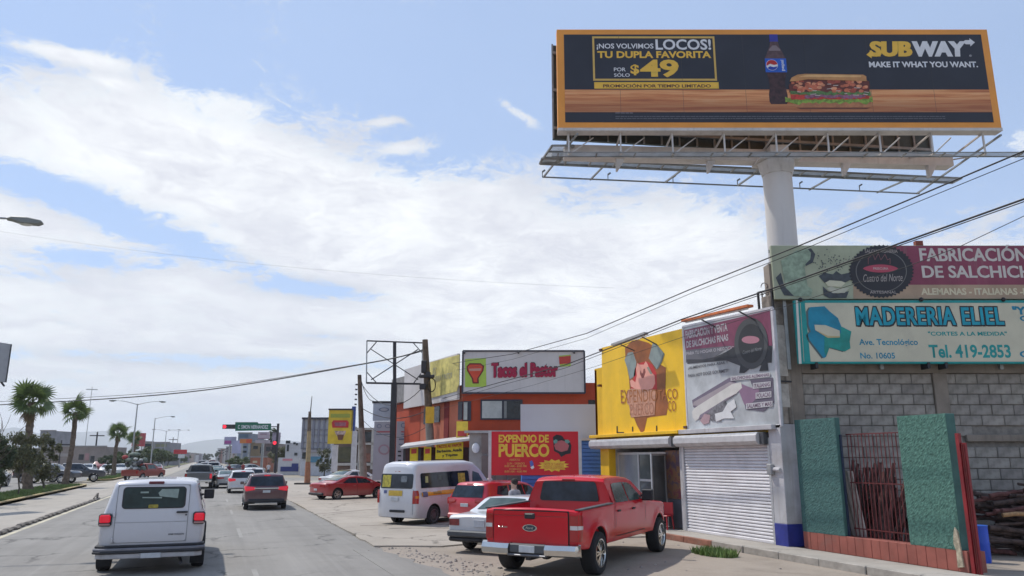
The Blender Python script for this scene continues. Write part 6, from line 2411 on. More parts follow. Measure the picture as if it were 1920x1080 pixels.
def wood_sign():
    F = view_frame(18.15)
    t = fthing('shop_sign', 'cream lumber shop sign with teal border, teal lettering and state map', 'sign', F)
    s0, s1 = F.sz(1493, 620)[0], F.sz(2075, 620)[0]
    z0, z1 = F.sz(1700, 682)[1], F.sz(1700, 563)[1]
    teal = ink('teal', (0.008, 0.27, 0.26), 0.12)
    cream = ink('cream', (0.56, 0.53, 0.40), 0.06, scale=1.5, dirt=0.25)
    MB().box(s0, s1, 0, 0.10, z0, z1).build('board', teal, t, bevel=0.01)
    dk = 0.045
    pf(t, 'cream_field', F, cream, [(1500, 568), (2060, 568), (2060, 678), (1507, 678)], -0.004)
    b = MB()
    pf(t, 'left_band', F, teal, [(1501, 568), (1509, 568), (1520, 678), (1508, 678)], -0.008)
    pf(t, 'left_edge', F, ink('sign_white', (0.62, 0.61, 0.56)), [(1492, 563), (1496, 563), (1503, 682), (1498, 682)], -0.006)
    bl = ink('sign_blue', (0.006, 0.22, 0.34), 0.2, scale=2)
    Z = lambda x, y: (1420 + x / 3.176, 420 + y / 3.176)
    shad = [(302, 520), (315, 495), (400, 490), (430, 520), (480, 560), (500, 610), (560, 640), (550, 700), (555, 740), (520, 760), (430, 735), (410, 790), (395, 800), (310, 690), (300, 660), (318, 640), (305, 600)]
    pf(t, 'map_shadow', F, ink('map_line', (0.08, 0.12, 0.12)), [Z(x - 12, y + 2) for x, y in shad], -0.008)
    pf(t, 'state_map', F, bl, [Z(*p) for p in shad], -0.011)
    pf(t, 'map_south', F, ink('map_green', (0.01, 0.26, 0.22), 0.2), [Z(*p) for p in ((400, 665), (500, 650), (495, 610), (560, 640), (550, 700), (555, 740), (520, 760), (430, 735), (410, 790), (398, 760))], -0.014)
    pf(t, 'plank', F, cream, [Z(*p) for p in ((340, 600), (405, 602), (490, 635), (492, 672), (420, 675), (345, 632))], -0.017)
    pf(t, 'plank_shade', F, ink('plank_tan', (0.50, 0.40, 0.20)), [Z(*p) for p in ((345, 632), (420, 665), (492, 668), (490, 676), (420, 678))], -0.019)
    for k, (du, dv) in enumerate(((-1.7, -1.6), (2.2, 2.0), (-1.7, 1.4), (1.9, -1.4))):
        pt(t, F, 'MADERERIA ELIEL', BLK, 1605 + du, 1881 + du, 575 + dv, 611 + dv, 575 + dv, 610 + dv, off=-0.009 - 0.0008 * k, bold=0.035, space=1.09)
    cy = ink('sign_cyan', (0.004, 0.30, 0.40), 0.15)
    for k, (du, dv) in enumerate(((-0.5, 0), (0.5, 0))):
        pt(t, F, 'MADERERIA ELIEL', cy, 1605 + du, 1881 + du, 576 + dv, 610 + dv, 576 + dv, 609 + dv, off=-0.0165 - 0.0008 * k, bold=0.022, space=1.09)
    pt(t, F, '"CORTES A LA MEDIDA"', teal, 1740, 1888, 621.5, 629.5, off=-0.008, bold=0.03)
    pt(t, F, 'Ave. Tecnológico', bl, 1611, 1721, 635.5, 650.5, off=-0.008, bold=0.02)
    pt(t, F, 'No. 10605', bl, 1613, 1678, 661, 672.5, off=-0.008, bold=0.02)
    pt(t, F, 'Tel. 419-2853', teal, 1742, 1895, 646, 671.5, off=-0.008, bold=0.03)
    pt(t, F, '"Y', bl, 1898, 1924, 574, 590, off=-0.008, bold=0.05)
    pt(t, F, 'C', bl, 1912, 1926, 592, 602, off=-0.008, bold=0.05)
    pt(t, F, 'C', bl, 1912, 1928, 658, 670, off=-0.008, bold=0.04)
    for (u, v) in ((1531, 686), (1741, 686), (1774, 686)):
        q = F.sz(u, v)
        MB().box(q[0] - 0.03, q[0] + 0.03, -0.03, 0.3, q[1] - 0.06, q[1] + 0.08).build('bracket', TRIM, t)
    for u in (1500, 1726, 1880):
        q = F.sz(u, 562)
        MB().ball((q[0], -0.03, q[1]), 0.055, 8, 5).build('bracket', TRIM, t)


wood_sign()


def sausage_board():
    F = view_frame(18.3)
    t = fthing('shop_sign', 'long plum sign reading fabricación de salchichas above the cream sign', 'sign', F)
    s0, s1 = F.sz(1449, 510)[0], F.sz(2150, 510)[0]
    z0, z1 = F.sz(1700, 561)[1], F.sz(1700, 460)[1]
    MB().box(s0, s1, 0, 0.12, z0, z1).build('board', ink('board_green', (0.34, 0.37, 0.26), 0.12, scale=1.2, streak=0.25), t, bevel=0.01)
    plum = ink('board_plum', (0.235, 0.045, 0.085), 0.15, scale=1.0, streak=0.25)
    tan = ink('board_tan', (0.40, 0.28, 0.19), 0.15, scale=1.0, streak=0.25)
    pf(t, 'plum_field', F, plum, [(1655, 461), (2145, 461), (2145, 534), (1655, 534)], -0.004)
    pf(t, 'tan_field', F, tan, [(1600, 534), (2145, 534), (2145, 560), (1600, 560)], -0.004)
    Z = lambda x, y: (1420 + x / 3.176, 420 + y / 3.176)
    cheese = ink('cheese_green', (0.25, 0.33, 0.24), 0.3, scale=6)
    dk = ink('photo_dark', (0.05, 0.06, 0.07), 0.3, scale=6)
    for nm, m, pts, off in (('cheese_shadow', dk, [(110, 320), (140, 290), (160, 370), (200, 400), (225, 430), (160, 425), (140, 390)], -0.006),
                            ('blue_cheese', cheese, [(140, 220), (230, 160), (320, 145), (345, 180), (330, 230), (280, 255), (300, 370), (330, 390), (320, 430), (220, 430), (170, 380)], -0.009),
                            ('cheese_rind', dk, [(300, 150), (320, 145), (345, 180), (330, 230), (290, 250), (285, 240), (315, 210), (320, 170)], -0.012),
                            ('herbs', dk, [(365, 310), (400, 290), (450, 300), (470, 280), (500, 300), (550, 290), (560, 330), (520, 350), (440, 335), (400, 350)], -0.009),
                            ('bowl_shade', dk, [(390, 370), (420, 400), (480, 415), (545, 400), (530, 440), (430, 442), (395, 425)], -0.009),
                            ('bowl', ink('bowl_cream', (0.45, 0.45, 0.36)), [(410, 385), (440, 370), (470, 385), (550, 380), (520, 410), (450, 412)], -0.012),
                            ('cheese_slice', ink('slice_cream', (0.55, 0.54, 0.40)), [(405, 350), (430, 335), (500, 340), (525, 350), (500, 375), (420, 370)], -0.013)):
        pf(t, nm, F, m, [Z(*p) for p in pts], off)
    rnd = random.Random(5)
    b = MB()
    for i in range(90):
        x, y = rnd.gauss(430, 55), rnd.gauss(225, 30)
        q = F.sz(*Z(x, y), off=-0.006)
        r = rnd.uniform(0.008, 0.022)
        b.slab([(q[0] - r, q[1]), (q[0], q[1] - r), (q[0] + r, q[1]), (q[0], q[1] + r)], -0.008, -0.006)
    b.build('peppercorns', dk, t)
    cx, cz = 738, 282
    blk = ink('seal_black', (0.022, 0.022, 0.028))
    pf(t, 'seal', F, blk, [Z(cx + (196 if i % 2 else 184) * math.cos(i * math.pi / 48), cz + (160 if i % 2 else 150) * math.sin(i * math.pi / 48)) for i in range(96)], -0.012)
    for k, rr in ((0, 0.80), (1, 0.775)):
        pf(t, 'seal_ring', F, ink('seal_grey', (0.16, 0.155, 0.15)) if k == 0 else blk, [Z(cx + 190 * rr * math.cos(i * 0.13), cz + 155 * rr * math.sin(i * 0.13)) for i in range(48)], -0.015 - 0.002 * k)
    pf(t, 'seal_sausage', F, ink('seal_rose', (0.42, 0.06, 0.10)), [Z(cx - 5 + 105 * math.cos(i * 0.26) * (1 - 0.2 * abs(math.sin(i * 0.26))), 265 + 24 * math.sin(i * 0.26)) for i in range(24)], -0.020)
    b = MB()
    q = [F.sz(*Z(x, y), off=-0.02) for x, y in ((660, 240), (660, 205), (690, 180), (700, 215), (720, 175), (735, 215), (760, 180), (775, 215), (790, 205), (790, 240))]
    for a, c in zip(q, q[1:]):
        b.bar((a[0], -0.02, a[1]), (c[0], -0.02, c[1]), 0.012)
    b.build('seal_drawing', ink('seal_line', (0.24, 0.10, 0.11)), t)
    lt = ink('seal_text', (0.36, 0.32, 0.30))
    pt(t, F, 'Cuatro del Norte', lt, *(Z(630, 0)[0], Z(865, 0)[0], Z(0, 300)[1], Z(0, 345)[1], Z(0, 295)[1], Z(0, 340)[1]), off=-0.02, bold=0.0, shear=0.35)
    pt(t, F, 'ARTESANAL', lt, *(Z(670, 0)[0], Z(830, 0)[0], Z(0, 397)[1], Z(0, 415)[1]), off=-0.02, bold=0.01)
    pt(t, F, 'SALCHICHONERIA', lt, *(Z(640, 0)[0], Z(835, 0)[0], Z(0, 152)[1], Z(0, 172)[1]), off=-0.02, bold=0.01)
    pt(t, F, 'FRESCURA', ink('seal_text_pale', (0.5, 0.42, 0.40)), *(Z(690, 0)[0], Z(780, 0)[0], Z(0, 258)[1], Z(0, 272)[1]), off=-0.024, bold=0.02)
    pal = ink('letter_pale', (0.56, 0.52, 0.48))
    for k, du in enumerate((-0.4, 0.4)):
        pt(t, F, 'FABRICACIÓN', pal, 1724 + du, 1925 + du, 459, 490, off=-0.008 - 0.001 * k, bold=0.018)
        pt(t, F, 'DE SALCHICHAS', pal, 1729 + du, 1972 + du, 498, 521, off=-0.008 - 0.001 * k, bold=0.018)
    pt(t, F, 'ALEMANAS - ITALIANAS -POLACAS', ink('letter_cream', (0.62, 0.55, 0.38)), 1727, 1990, 540, 553, off=-0.008, bold=0.035)
    # support frame behind
    b = MB()
    for u in (1470, 1640, 1860, 2050):
        q = F.sz(u, 500)[0]
        b.bar((q, 0.2, z0 - 1.7), (q, 0.2, z1), 0.08)
    b.bar((s0, 0.2, z0 + 0.1), (s1, 0.2, z0 + 0.1), 0.06).bar((s0, 0.2, z1 - 0.1), (s1, 0.2, z1 - 0.1), 0.06)
    b.build('support_frame', GALV, t)
    q = F.sz(1724, 455)
    MB().box(q[0] - 0.09, q[0] + 0.09, 0.0, 0.12, z1, z1 + 0.12).build('top_cap', mat('rust_red', (0.22, 0.06, 0.04), 0.8), t)
    # slim concrete strip at the left end of the sign, pillar top behind
    q0, q1 = F.sz(1444, 500)[0], F.sz(1449, 500)[0]
    MB().box(q0, q1 - 0.005, 0.1, 0.5, z0 - 0.1, F.sz(1447, 492)[1]).build('side_post', BEAM, t)


sausage_board()

GREENP = mat('green_textured_render', (0.085, 0.178, 0.145), 0.9, var=0.3, scale=14, bump=0.5, bscale=22, dirt=0.22, dirtcol=(0.13, 0.25, 0.20), streak=0.2, spec=0.2)
GREENS = mat('green_smooth_side', (0.055, 0.14, 0.125), 0.8, var=0.15, scale=3)
REDW = mat('red_low_wall', (0.31, 0.095, 0.07), 0.8, var=0.15, scale=2.5, dirt=0.45, dirtcol=(0.22, 0.12, 0.10), streak=0.3)
REDG = mat('red_iron', (0.13, 0.02, 0.02), 0.6, var=0.3, scale=6)


def yard_front():
    X = 12.78
    F = Frame(X, 16.0, -math.pi / 2)
    t = fthing('yard_fence', 'green roughcast piers on a red low wall with barred opening', 'fence', F)
    sL = F.sz(1512, 1010)[0]
    sR = F.sz(1812, 1040)[0]
    zlow = F.sz(1620, 1010)[1]
    a0, a1 = F.sz(1494, 850)[0], F.sz(1566, 800)[0]
    b0, b1 = F.sz(1683, 800)[0], F.sz(1775, 800)[0]
    zt1 = F.sz(1530, 785)[1]
    zt2 = F.sz(1720, 778)[1]
    # low wall in pressed panels
    n = 19
    w = (b1 + 0.10 - a0) / n
    core = MB().box(a0 - 0.02, b1 + 0.12, 0.05, 0.42, 0.0, zlow - 0.015).build('low_wall', REDW, t)
    for i in range(n):
        MB().box(a0 + i * w + 0.002, a0 + (i + 1) * w - 0.002, 0.0 + 0.003 * (i % 2), 0.05, 0.11, zlow).build('panel', REDW, core, bevel=0.006)
    for (p0, p1, zt) in ((a0, a1, zt1), (b0, b1, zt2)):
        b = MB()
        rnd = random.Random(int(p0 * 10))
        # roughcast front: a grid with real relief
        nx, nz = 44, 90
        vs = []
        for j in range(nz + 1):
            for i in range(nx + 1):
                e = 0 if (i in (0, nx) or j in (0, nz)) else 1
                vs.append((p0 + (p1 - p0) * i / nx, 0.0 - e * (rnd.random() ** 2) * 0.008, zlow + (zt - zlow) * j / nz))
        fs = [(j * (nx + 1) + i, j * (nx + 1) + i + 1, (j + 1) * (nx + 1) + i + 1, (j + 1) * (nx + 1) + i) for j in range(nz) for i in range(nx)]
        b.add(vs, fs)
        pier = MB().box(p0, p1, 0.006, 0.14 if zt == zt1 else 0.24, zlow, zt).build('pier', GREENS, t, bevel=0.01)
        b.build('roughcast', GREENP if zt != zt1 else mat('dark_teal_render', (0.055, 0.13, 0.12), 0.9, var=0.2, scale=10, bump=0.6, bscale=22, dirt=0.2, dirtcol=(0.10, 0.18, 0.16)), pier)
    # broken plaster at the foot of the right pier
    rnd = random.Random(3)
    pts = [(b1 - 0.10, zlow - 0.30), (b1 + 0.02, zlow - 0.28), (b1 + 0.0, zlow + 0.05), (b1 - 0.02, zlow + 0.32), (b1 - 0.07, zlow + 0.40), (b1 - 0.10, zlow + 0.30), (b1 - 0.13, zlow + 0.12), (b1 - 0.09, zlow - 0.02)]
    MB().slab(pts, -0.034, 0.0).build('broken_plaster', mat('bare_plaster', (0.42, 0.36, 0.26), 0.9, var=0.4, scale=9, bump=0.6), t)
    # iron bars of the opening
    g = thing('window_grille', None, None)
    g.parent = t
    zg = F.sz(1630, 812)[1]
    n = 17
    for i in range(n):
        x = a1 + 0.03 + (b0 - a1 - 0.06) * i / (n - 1)
        MB().bar((x, 0.28, zlow), (x, 0.28, zg), 0.014).build('bar', REDG, g)
    for z in (zg, zlow + (zg - zlow) * 0.52, zlow + 0.16):
        MB().bar((a1, 0.28, z), (b0, 0.28, z), 0.022).build('rail', REDG, g)
    # leaning dark side bar by the left pier
    MB().bar((a1 + 0.02, 0.1, zlow), (a1 + 0.02, 0.1, F.sz(1566, 815)[1]), 0.04).build('side_bar', mat('dark_blue_iron', (0.02, 0.035, 0.07), 0.5), t)
    # red gate folded back, seen edge on at the right end
    gt = fthing('red_gate', 'tall narrow red iron gate folded back beside the right green pier', 'gate', F)
    c0 = b1 + 0.13
    zg2 = F.sz(1800, 812)[1]
    zg3 = F.sz(1812, 830)[1]
    MB().box(c0, c0 + 0.07, 0.02, 0.09, 0.1, zg2).build('gate_post', mat('gate_red', (0.22, 0.014, 0.018), 0.5, var=0.2), gt)
    MB().box(c0 + 0.075, c0 + 0.16, 0.05, 0.10, 0.1, zg3).build('gate_leaf', mat('gate_red', (0, 0, 0)), gt)
    for k in range(2):
        MB().box(c0 + 0.095 + k * 0.035, c0 + 0.105 + k * 0.035, 0.035, 0.05, 0.1, zg3 - 0.02).build('gate_rib', REDG, gt)
    # corrugated cement sheet leaning inside
    cs = fthing('corrugated_sheet', 'grey corrugated sheet leaning upright behind the red bars', 'corrugated sheet', F)
    p0, p1 = F.sz(1578, 900, 0.5)[0], F.sz(1610, 900, 0.5)[0]
    b = MB()
    nn = 26
    z0_, z1_ = 0.12, F.sz(1590, 883, 0.45)[1]
    vs = []
    for j in range(2):
        for i in range(nn + 1):
            f = i / nn
            s_ = p0 + (p1 - p0) * f
            y = 0.50 - 0.14 * j + 0.022 * math.sin(f * math.pi * 2 * 4)
            vs.append((s_ + 0.16 * (0 - j) + 0.16, y, z1_ if j else z0_))
    fs = [(i, i + 1, nn + 2 + i, nn + 1 + i) for i in range(nn)]
    b.add(vs, fs)
    b.build('sheet', mat('fibre_cement', (0.52, 0.47, 0.43), 0.9, var=0.15, scale=4, dirt=0.3), cs, smooth=60)
    return F, zlow, a1, b0


FY, ZLOW, YA1, YB0 = yard_front()


def logs():
    dk = mat('log_bark', (0.075, 0.05, 0.043), 0.95, var=0.5, scale=6, bump=0.8, bscale=20)
    dk2 = mat('log_bark_red', (0.13, 0.055, 0.048), 0.95, var=0.5, scale=6, bump=0.8, bscale=20)
    cut = mat('cut_wood', (0.36, 0.21, 0.10), 0.8, var=0.3, scale=20)
    rnd = random.Random(12)
    g = 'crooked mesquite logs leaning behind the red bars'
    for i in range(95):
        zt = 1.35 + 0.8 * rnd.random() ** 0.8
        lean = rnd.uniform(-0.45, 0.25)
        y0 = rnd.uniform(0.6, 1.2)
        x = YA1 + 0.1 + (YB0 - YA1 + 0.15) * rnd.random() ** 1.15 - y0 * 1.02
        zt -= 0.1 * (x - YA1 + y0)
        r = rnd.uniform(0.022, 0.055)
        P = []
        for k in range(6):
            f = k / 5
            P.append((x - lean * f + rnd.uniform(-0.035, 0.035), y0 + 0.35 * f + rnd.uniform(-0.03, 0.03), 0.1 + (zt - 0.1) * f))
        b = MB()
        b.tube(P, r, 7, r * 0.7)
        o = b.build('log', rnd.choice([dk, dk2, dk2]), None, smooth=50, loc=FY.o, rz=FY.rz)
        tag(o, 'crooked dark log leaning upright among others behind the red bars', 'log', g)
    # horizontal pile to the right, in front of the block wall
    c0 = dep(1850, 1000, 17.0)
    F = view_frame(16.6)
    g = 'split logs piled sideways at the right edge of the photo'
    s0 = F.sz(1838, 950)[0]
    tops = [(0.0, 1.18), (0.25, 1.34), (0.7, 1.48), (1.2, 1.62), (2.2, 1.7)]
    k = 0
    for i in range(120):
        s = s0 + rnd.random() * 1.9
        f = s - s0
        zt = 1.0
        for a, b_ in zip(tops, tops[1:]):
            if a[0] <= f <= b_[0]:
                zt = a[1] + (b_[1] - a[1]) * (f - a[0]) / (b_[0] - a[0])
        z = 0.14 + (zt - 0.14) * (i / 120.0)
        L = rnd.uniform(0.7, 1.3)
        a = rnd.uniform(-0.22, 0.22)
        r = rnd.uniform(0.028, 0.062)
        y = rnd.uniform(0.0, 0.8)
        s = max(s, s0 + 0.05)
        P = [(s + L * f_, y + rnd.uniform(-0.04, 0.04), z + a * L * (f_ - 0.3) + rnd.uniform(-0.02, 0.02)) for f_ in (0, 0.25, 0.5, 0.75, 1.0)]
        b = MB()
        b.tube(P, r, 8, r * 0.85)
        mm = dk if rnd.random() < 0.8 else dk2
        o = b.build('log', [mm], None, smooth=50, loc=F.o, rz=F.rz)
        tag(o, 'dark rough log lying in the pile at the right edge of the photo', 'log', g)
    for (u, v, w) in ((1880, 966, 0.55), ):
        q = F.sz(u, v, -0.1)
        b = MB()
        b.tube([(q[0], -0.1, q[1]), (q[0] + w * 0.5, -0.12, q[1] + 0.03), (q[0] + w, -0.1, q[1] + 0.02)], 0.045, 8)
        o = b.build('log', [cut], None, smooth=50, loc=F.o, rz=F.rz)
        tag(o, 'split log showing pale fresh wood near the top of the right pile', 'log')
    # blue upright plastic drum cut square
    F2 = view_frame(15.7)
    q0, q1 = F2.sz(1829, 1000)[0], F2.sz(1860, 1000)[0]
    zt = F2.sz(1845, 986)[1]
    t = fthing('blue_drum', 'bright blue plastic container between the red gate and the log pile', 'drum', F2)
    bl = mat('blue_plastic', (0.012, 0.075, 0.52), 0.35, var=0.08)
    rr = (q1 - q0) / 2
    b = MB()
    prof = [(0.0, rr * 0.95), (0.08, rr), (0.5, rr), (0.53, rr * 1.03), (0.56, rr), (1.0, rr), (1.0, rr)]
    n = 20
    vs = []
    for f, r in prof:
        for i in range(n):
            a = 2 * math.pi * i / n
            vs.append(((q0 + q1) / 2 + r * math.cos(a), rr + r * math.sin(a), 0.1 + (zt - 0.1) * f))
    fs = [(j * n + i, j * n + (i + 1) % n, (j + 1) * n + (i + 1) % n, (j + 1) * n + i) for j in range(len(prof) - 1) for i in range(n)]
    b.add(vs, fs)
    b.build('barrel', bl, t, smooth=40)
    MB().cyl(((q0 + q1) / 2, rr, zt - 0.012), ((q0 + q1) / 2, rr, zt), rr * 1.04, n=20).build('lid', mat('blue_plastic_lid', (0.03, 0.14, 0.6), 0.35), t, smooth=40)


logs()

# ------------------------------------------------------------------ the great billboard
DB = 23.0
FB = view_frame(DB)
WSTEEL = mat('white_steel', (0.58, 0.55, 0.53), 0.5, var=0.12, scale=1.5, dirt=0.3, dirtcol=(0.26, 0.22, 0.18), streak=0.3)
GSTEEL = mat('grey_steel', (0.26, 0.27, 0.27), 0.6, metal=0.3, var=0.2, scale=3)
MESHG = mat('walkway_grating', (0.42, 0.45, 0.47), 0.6, metal=0.3, var=0.15, scale=3)


def billboard():
    t = fthing('billboard', 'huge billboard on a white pole with sandwich, cola bottle and price advert', 'billboard', FB)
    s0, s1 = FB.sz(1045, 150)[0], FB.sz(1865, 150)[0]
    z0, z1 = FB.sz(1460, 240)[1], FB.sz(1460, 55)[1]
    orange = ink('frame_orange', (0.78, 0.31, 0.05), 0.08, scale=0.8)
    MB().box(s0, s1, 0.0, 0.32, z0, z1).build('front_panel', orange, t, bevel=0.01)
    MB().box(s0 - 0.005, s1 + 0.005, -0.03, 0.36, z0 - 0.10, z0 - 0.005).build('bottom_rail', WSTEEL, t)
    tr = [False]

    def nf(fx, fz):
        if tr[0]:
            fx, fz = 0.712 - (0.712 - fx) * 1.06, 0.2 + (fz - 0.2) * 0.86
        return (s0 + (s1 - s0) * fx, z0 + (z1 - z0) * fz)
    def npoly(name, m, pts, off, th=0.002):
        return flat(t, name, m, [nf(*p) for p in pts], off, th)
    navy = ink('advert_dark', (0.022, 0.024, 0.036), 0.15, scale=0.6)
    npoly('dark_field', navy, [(0.0165, 0.055), (0.9835, 0.055), (0.9835, 0.945), (0.0165, 0.945)], -0.006)
    # wooden table: grain in the print
    wm = bpy.data.materials.new('printed_wood')
    wm.use_nodes = True
    wm.node_tree.nodes.clear()
    n = NT(wm.node_tree)
    tc = n.node('ShaderNodeTexCoord').outputs['Object']
    mp = n.node('ShaderNodeMapping', {0: tc})
    mp.inputs['Scale'].default_value = (0.22, 1, 5.5)
    nz = n.noise(mp.outputs[0], 1.6, 6, 0.6, 0.3).outputs[0]
    sep = n.node('ShaderNodeSeparateXYZ', {0: tc})
    cc = n.ramp(nz, [(0.25, (0.30, 0.075, 0.03)), (0.42, (0.58, 0.20, 0.07)), (0.55, (0.74, 0.33, 0.13)), (0.75, (0.80, 0.48, 0.26))])
    fz = n.smooth(sep.outputs[2], nf(0, 0.19)[1], nf(0, 0.33)[1])
    cc = n.mix(n.math('SUBTRACT', 0.55, n.math('MULTIPLY', fz, 0.55)), cc, (0.24, 0.07, 0.03, 1))
    bs = n.node('ShaderNodeBsdfPrincipled', {'Base Color': cc, 'Roughness': 0.5})
    n.node('ShaderNodeOutputMaterial', {0: bs.outputs[0]})
    npoly('printed_table', wm, [(0.0165, 0.155), (0.9835, 0.155), (0.9835, 0.38), (0.0165, 0.38)], -0.010)
    # price box
    yb = ink('box_gold', (0.62, 0.40, 0.10))
    b = MB()
    for (a, c, d, e) in ((0.082, 0.365, 0.905, 0.925), (0.082, 0.365, 0.470, 0.490), (0.082, 0.0865, 0.49, 0.905), (0.3605, 0.365, 0.49, 0.905)):
        p, q = nf(a, d), nf(c, e)
        b.slab([(p[0], p[1]), (q[0], p[1]), (q[0], q[1]), (p[0], q[1])], -0.012, -0.010)
    b.build('price_box', yb, t)
    npoly('gold_strip', YEL, [(0.084, 0.39), (0.368, 0.39), (0.368, 0.455), (0.084, 0.455)], -0.014)

    def T(txt, fx0, fx1, fz0, fz1, m, off=-0.014, bold=0.03, shear=0.0, space=1.0):
        p, q = nf(fx0, fz0), nf(fx1, fz1)
        return text(t, txt, m, p[0], q[0], p[1], q[1], off, bold, shear, space=space)
    T('¡NOS VOLVIMOS', 0.092, 0.223, 0.785, 0.850, WHI, bold=0.02)
    T('LOCOS!', 0.228, 0.356, 0.785, 0.895, WHI, bold=0.025)
    T('TU DUPLA FAVORITA', 0.093, 0.355, 0.700, 0.772, YEL, bold=0.035)
    T('$', 0.168, 0.188, 0.525, 0.635, YEL, bold=0.03)
    T('49', 0.191, 0.278, 0.505, 0.685, YEL, bold=0.03)
    T('POR', 0.130, 0.157, 0.565, 0.603, WHI, bold=0.01)
    T('SÓLO', 0.130, 0.166, 0.510, 0.552, WHI, bold=0.01)
    T('PROMOCIÓN POR TIEMPO LIMITADO', 0.104, 0.350, 0.400, 0.440, ink('brown_print', (0.10, 0.035, 0.02)), off=-0.018, bold=0.03)
    # sandwich chain lettering with the two arrows
    T('SUB', 0.722, 0.818, 0.715, 0.875, YEL, bold=0.042, shear=0.08, space=1.04)
    T('WAY', 0.822, 0.945, 0.715, 0.875, WHI, bold=0.042, shear=0.08, space=1.0)
    for k in (-1, 1):
        T('SUB', 0.722 + k * 0.0016, 0.818 + k * 0.0016, 0.715, 0.875, YEL, off=-0.013 + k * 0.0005, bold=0.042, shear=0.08, space=1.04)
        T('WAY', 0.822 + k * 0.0016, 0.945 + k * 0.0016, 0.715, 0.875, WHI, off=-0.013 + k * 0.0005, bold=0.042, shear=0.08, space=1.0)
        T('49', 0.191 + k * 0.001, 0.278 + k * 0.001, 0.505, 0.685, YEL, off=-0.013 + k * 0.0005, bold=0.03)
    npoly('arrow', YEL, [(0.7125, 0.735), (0.724, 0.775), (0.724, 0.757), (0.745, 0.757), (0.745, 0.717), (0.724, 0.717), (0.724, 0.697)], -0.015)
    npoly('arrow', WHI, [(0.938, 0.865), (0.945, 0.885), (0.955, 0.885), (0.955, 0.905), (0.9665, 0.862), (0.955, 0.82), (0.955, 0.842), (0.945, 0.842)], -0.015)
    T('MAKE IT WHAT YOU WANT.', 0.716, 0.966, 0.605, 0.665, WHI, bold=0.035)
    T('®', 0.949, 0.955, 0.715, 0.735, WHI, bold=0.0)
    # bottle
    cx = 0.502

    def prof(name, m, pts, off):
        L = [(cx - w, z) for w, z in pts] + [(cx + w, z) for w, z in pts[::-1]]
        return npoly(name, m, L, off)
    prof('bottle_cap', ink('cap_blue', (0.03, 0.035, 0.30)), [(0.0095, 0.945), (0.0095, 0.875), (0.011, 0.87)], -0.014)
    prof('bottle_neck', ink('cola_neck', (0.10, 0.055, 0.06), 0.3, scale=8), [(0.0085, 0.87), (0.011, 0.82), (0.018, 0.755), (0.0235, 0.70), (0.0235, 0.69)], -0.014)
    prof('bottle_body', ink('cola_body', (0.05, 0.02, 0.022), 0.5, scale=6), [(0.0225, 0.56), (0.019, 0.48), (0.0175, 0.42), (0.021, 0.33), (0.021, 0.26), (0.018, 0.235)], -0.014)
    prof('neck_highlight', ink('neck_shine', (0.22, 0.17, 0.18)), [(0.004, 0.83), (0.013, 0.79), (0.013, 0.775)], -0.017)
    prof('bottle_label', ink('label_blue', (0.015, 0.10, 0.50), 0.15, scale=5), [(0.0245, 0.695), (0.0245, 0.555)], -0.017)
    gx, gz, gr = cx - 0.009, 0.628, 0.0135
    asp = (s1 - s0) / (z1 - z0)

    def circ(a0, a1, k=1.0, n=20):
        return [(gx + gr * k * math.cos(R(a0 + (a1 - a0) * i / n)), gz + gr * k * asp * math.sin(R(a0 + (a1 - a0) * i / n))) for i in range(n + 1)]
    npoly('globe_white', WHI, circ(0, 350), -0.020)
    npoly('globe_red', ink('globe_red', (0.45, 0.02, 0.02)), circ(8, 190, 0.94) + [(gx - 0.004, gz + 0.012), (gx + 0.005, gz + 0.0)], -0.023)
    npoly('globe_blue', ink('globe_blue', (0.01, 0.04, 0.35)), circ(215, 345, 0.94) + [(gx + 0.003, gz - 0.022), (gx - 0.005, gz - 0.012)], -0.023)
    me = text_mesh('pepsi', 0.02)
    vs = [v.co.copy() for v in me.vertices]
    a_, b_ = min(v.x for v in vs), max(v.x for v in vs)
    c_, d_ = min(v.y for v in vs), max(v.y for v in vs)
    for v in me.vertices:
        f, g = (v.co.x - a_) / (b_ - a_), (v.co.y - c_) / (d_ - c_)
        p = nf(cx + 0.0205 - g * 0.009, 0.570 + f * 0.11)
        v.co = (p[0], -0.021, p[1])
    me.materials.clear()
    me.materials.append(WHI)
    place_mesh('lettering', me, t)
    # sandwich: layered print
    rnd = random.Random(6)

    def band(name, m, x0, x1, zl, zu, wob, off, n=26, caps=True):
        lo = [(x0 + (x1 - x0) * i / n, zl + rnd.uniform(-wob, wob)) for i in range(n + 1)]
        up = [(x0 + (x1 - x0) * i / n, zu + rnd.uniform(-wob, wob)) for i in range(n + 1)]
        npoly(name, m, lo + up[::-1], off)
    tr[0] = True
    bun = ink('bun', (0.52, 0.25, 0.09), 0.15, scale=3)
    bunl = ink('bun_light', (0.70, 0.42, 0.18), 0.1, scale=3)
    npoly('bottom_bun', ink('bun_base', (0.44, 0.18, 0.08), 0.2, scale=4), [(0.545, 0.215), (0.552, 0.200), (0.705, 0.200), (0.712, 0.22), (0.712, 0.275), (0.545, 0.275)], -0.018)
    band('lettuce', ink('lettuce', (0.22, 0.34, 0.05), 0.4, scale=10), 0.528, 0.715, 0.250, 0.325, 0.022, -0.021)
    band('tomato', ink('tomato', (0.50, 0.045, 0.03), 0.3, scale=6), 0.540, 0.708, 0.295, 0.345, 0.008, -0.024)
    band('onion', ink('onion_purple', (0.26, 0.10, 0.17), 0.4, scale=12), 0.570, 0.700, 0.310, 0.350, 0.012, -0.026)
    band('pepper_green', ink('pepper_green', (0.10, 0.19, 0.06), 0.4, scale=12), 0.540, 0.712, 0.345, 0.385, 0.013, -0.028)
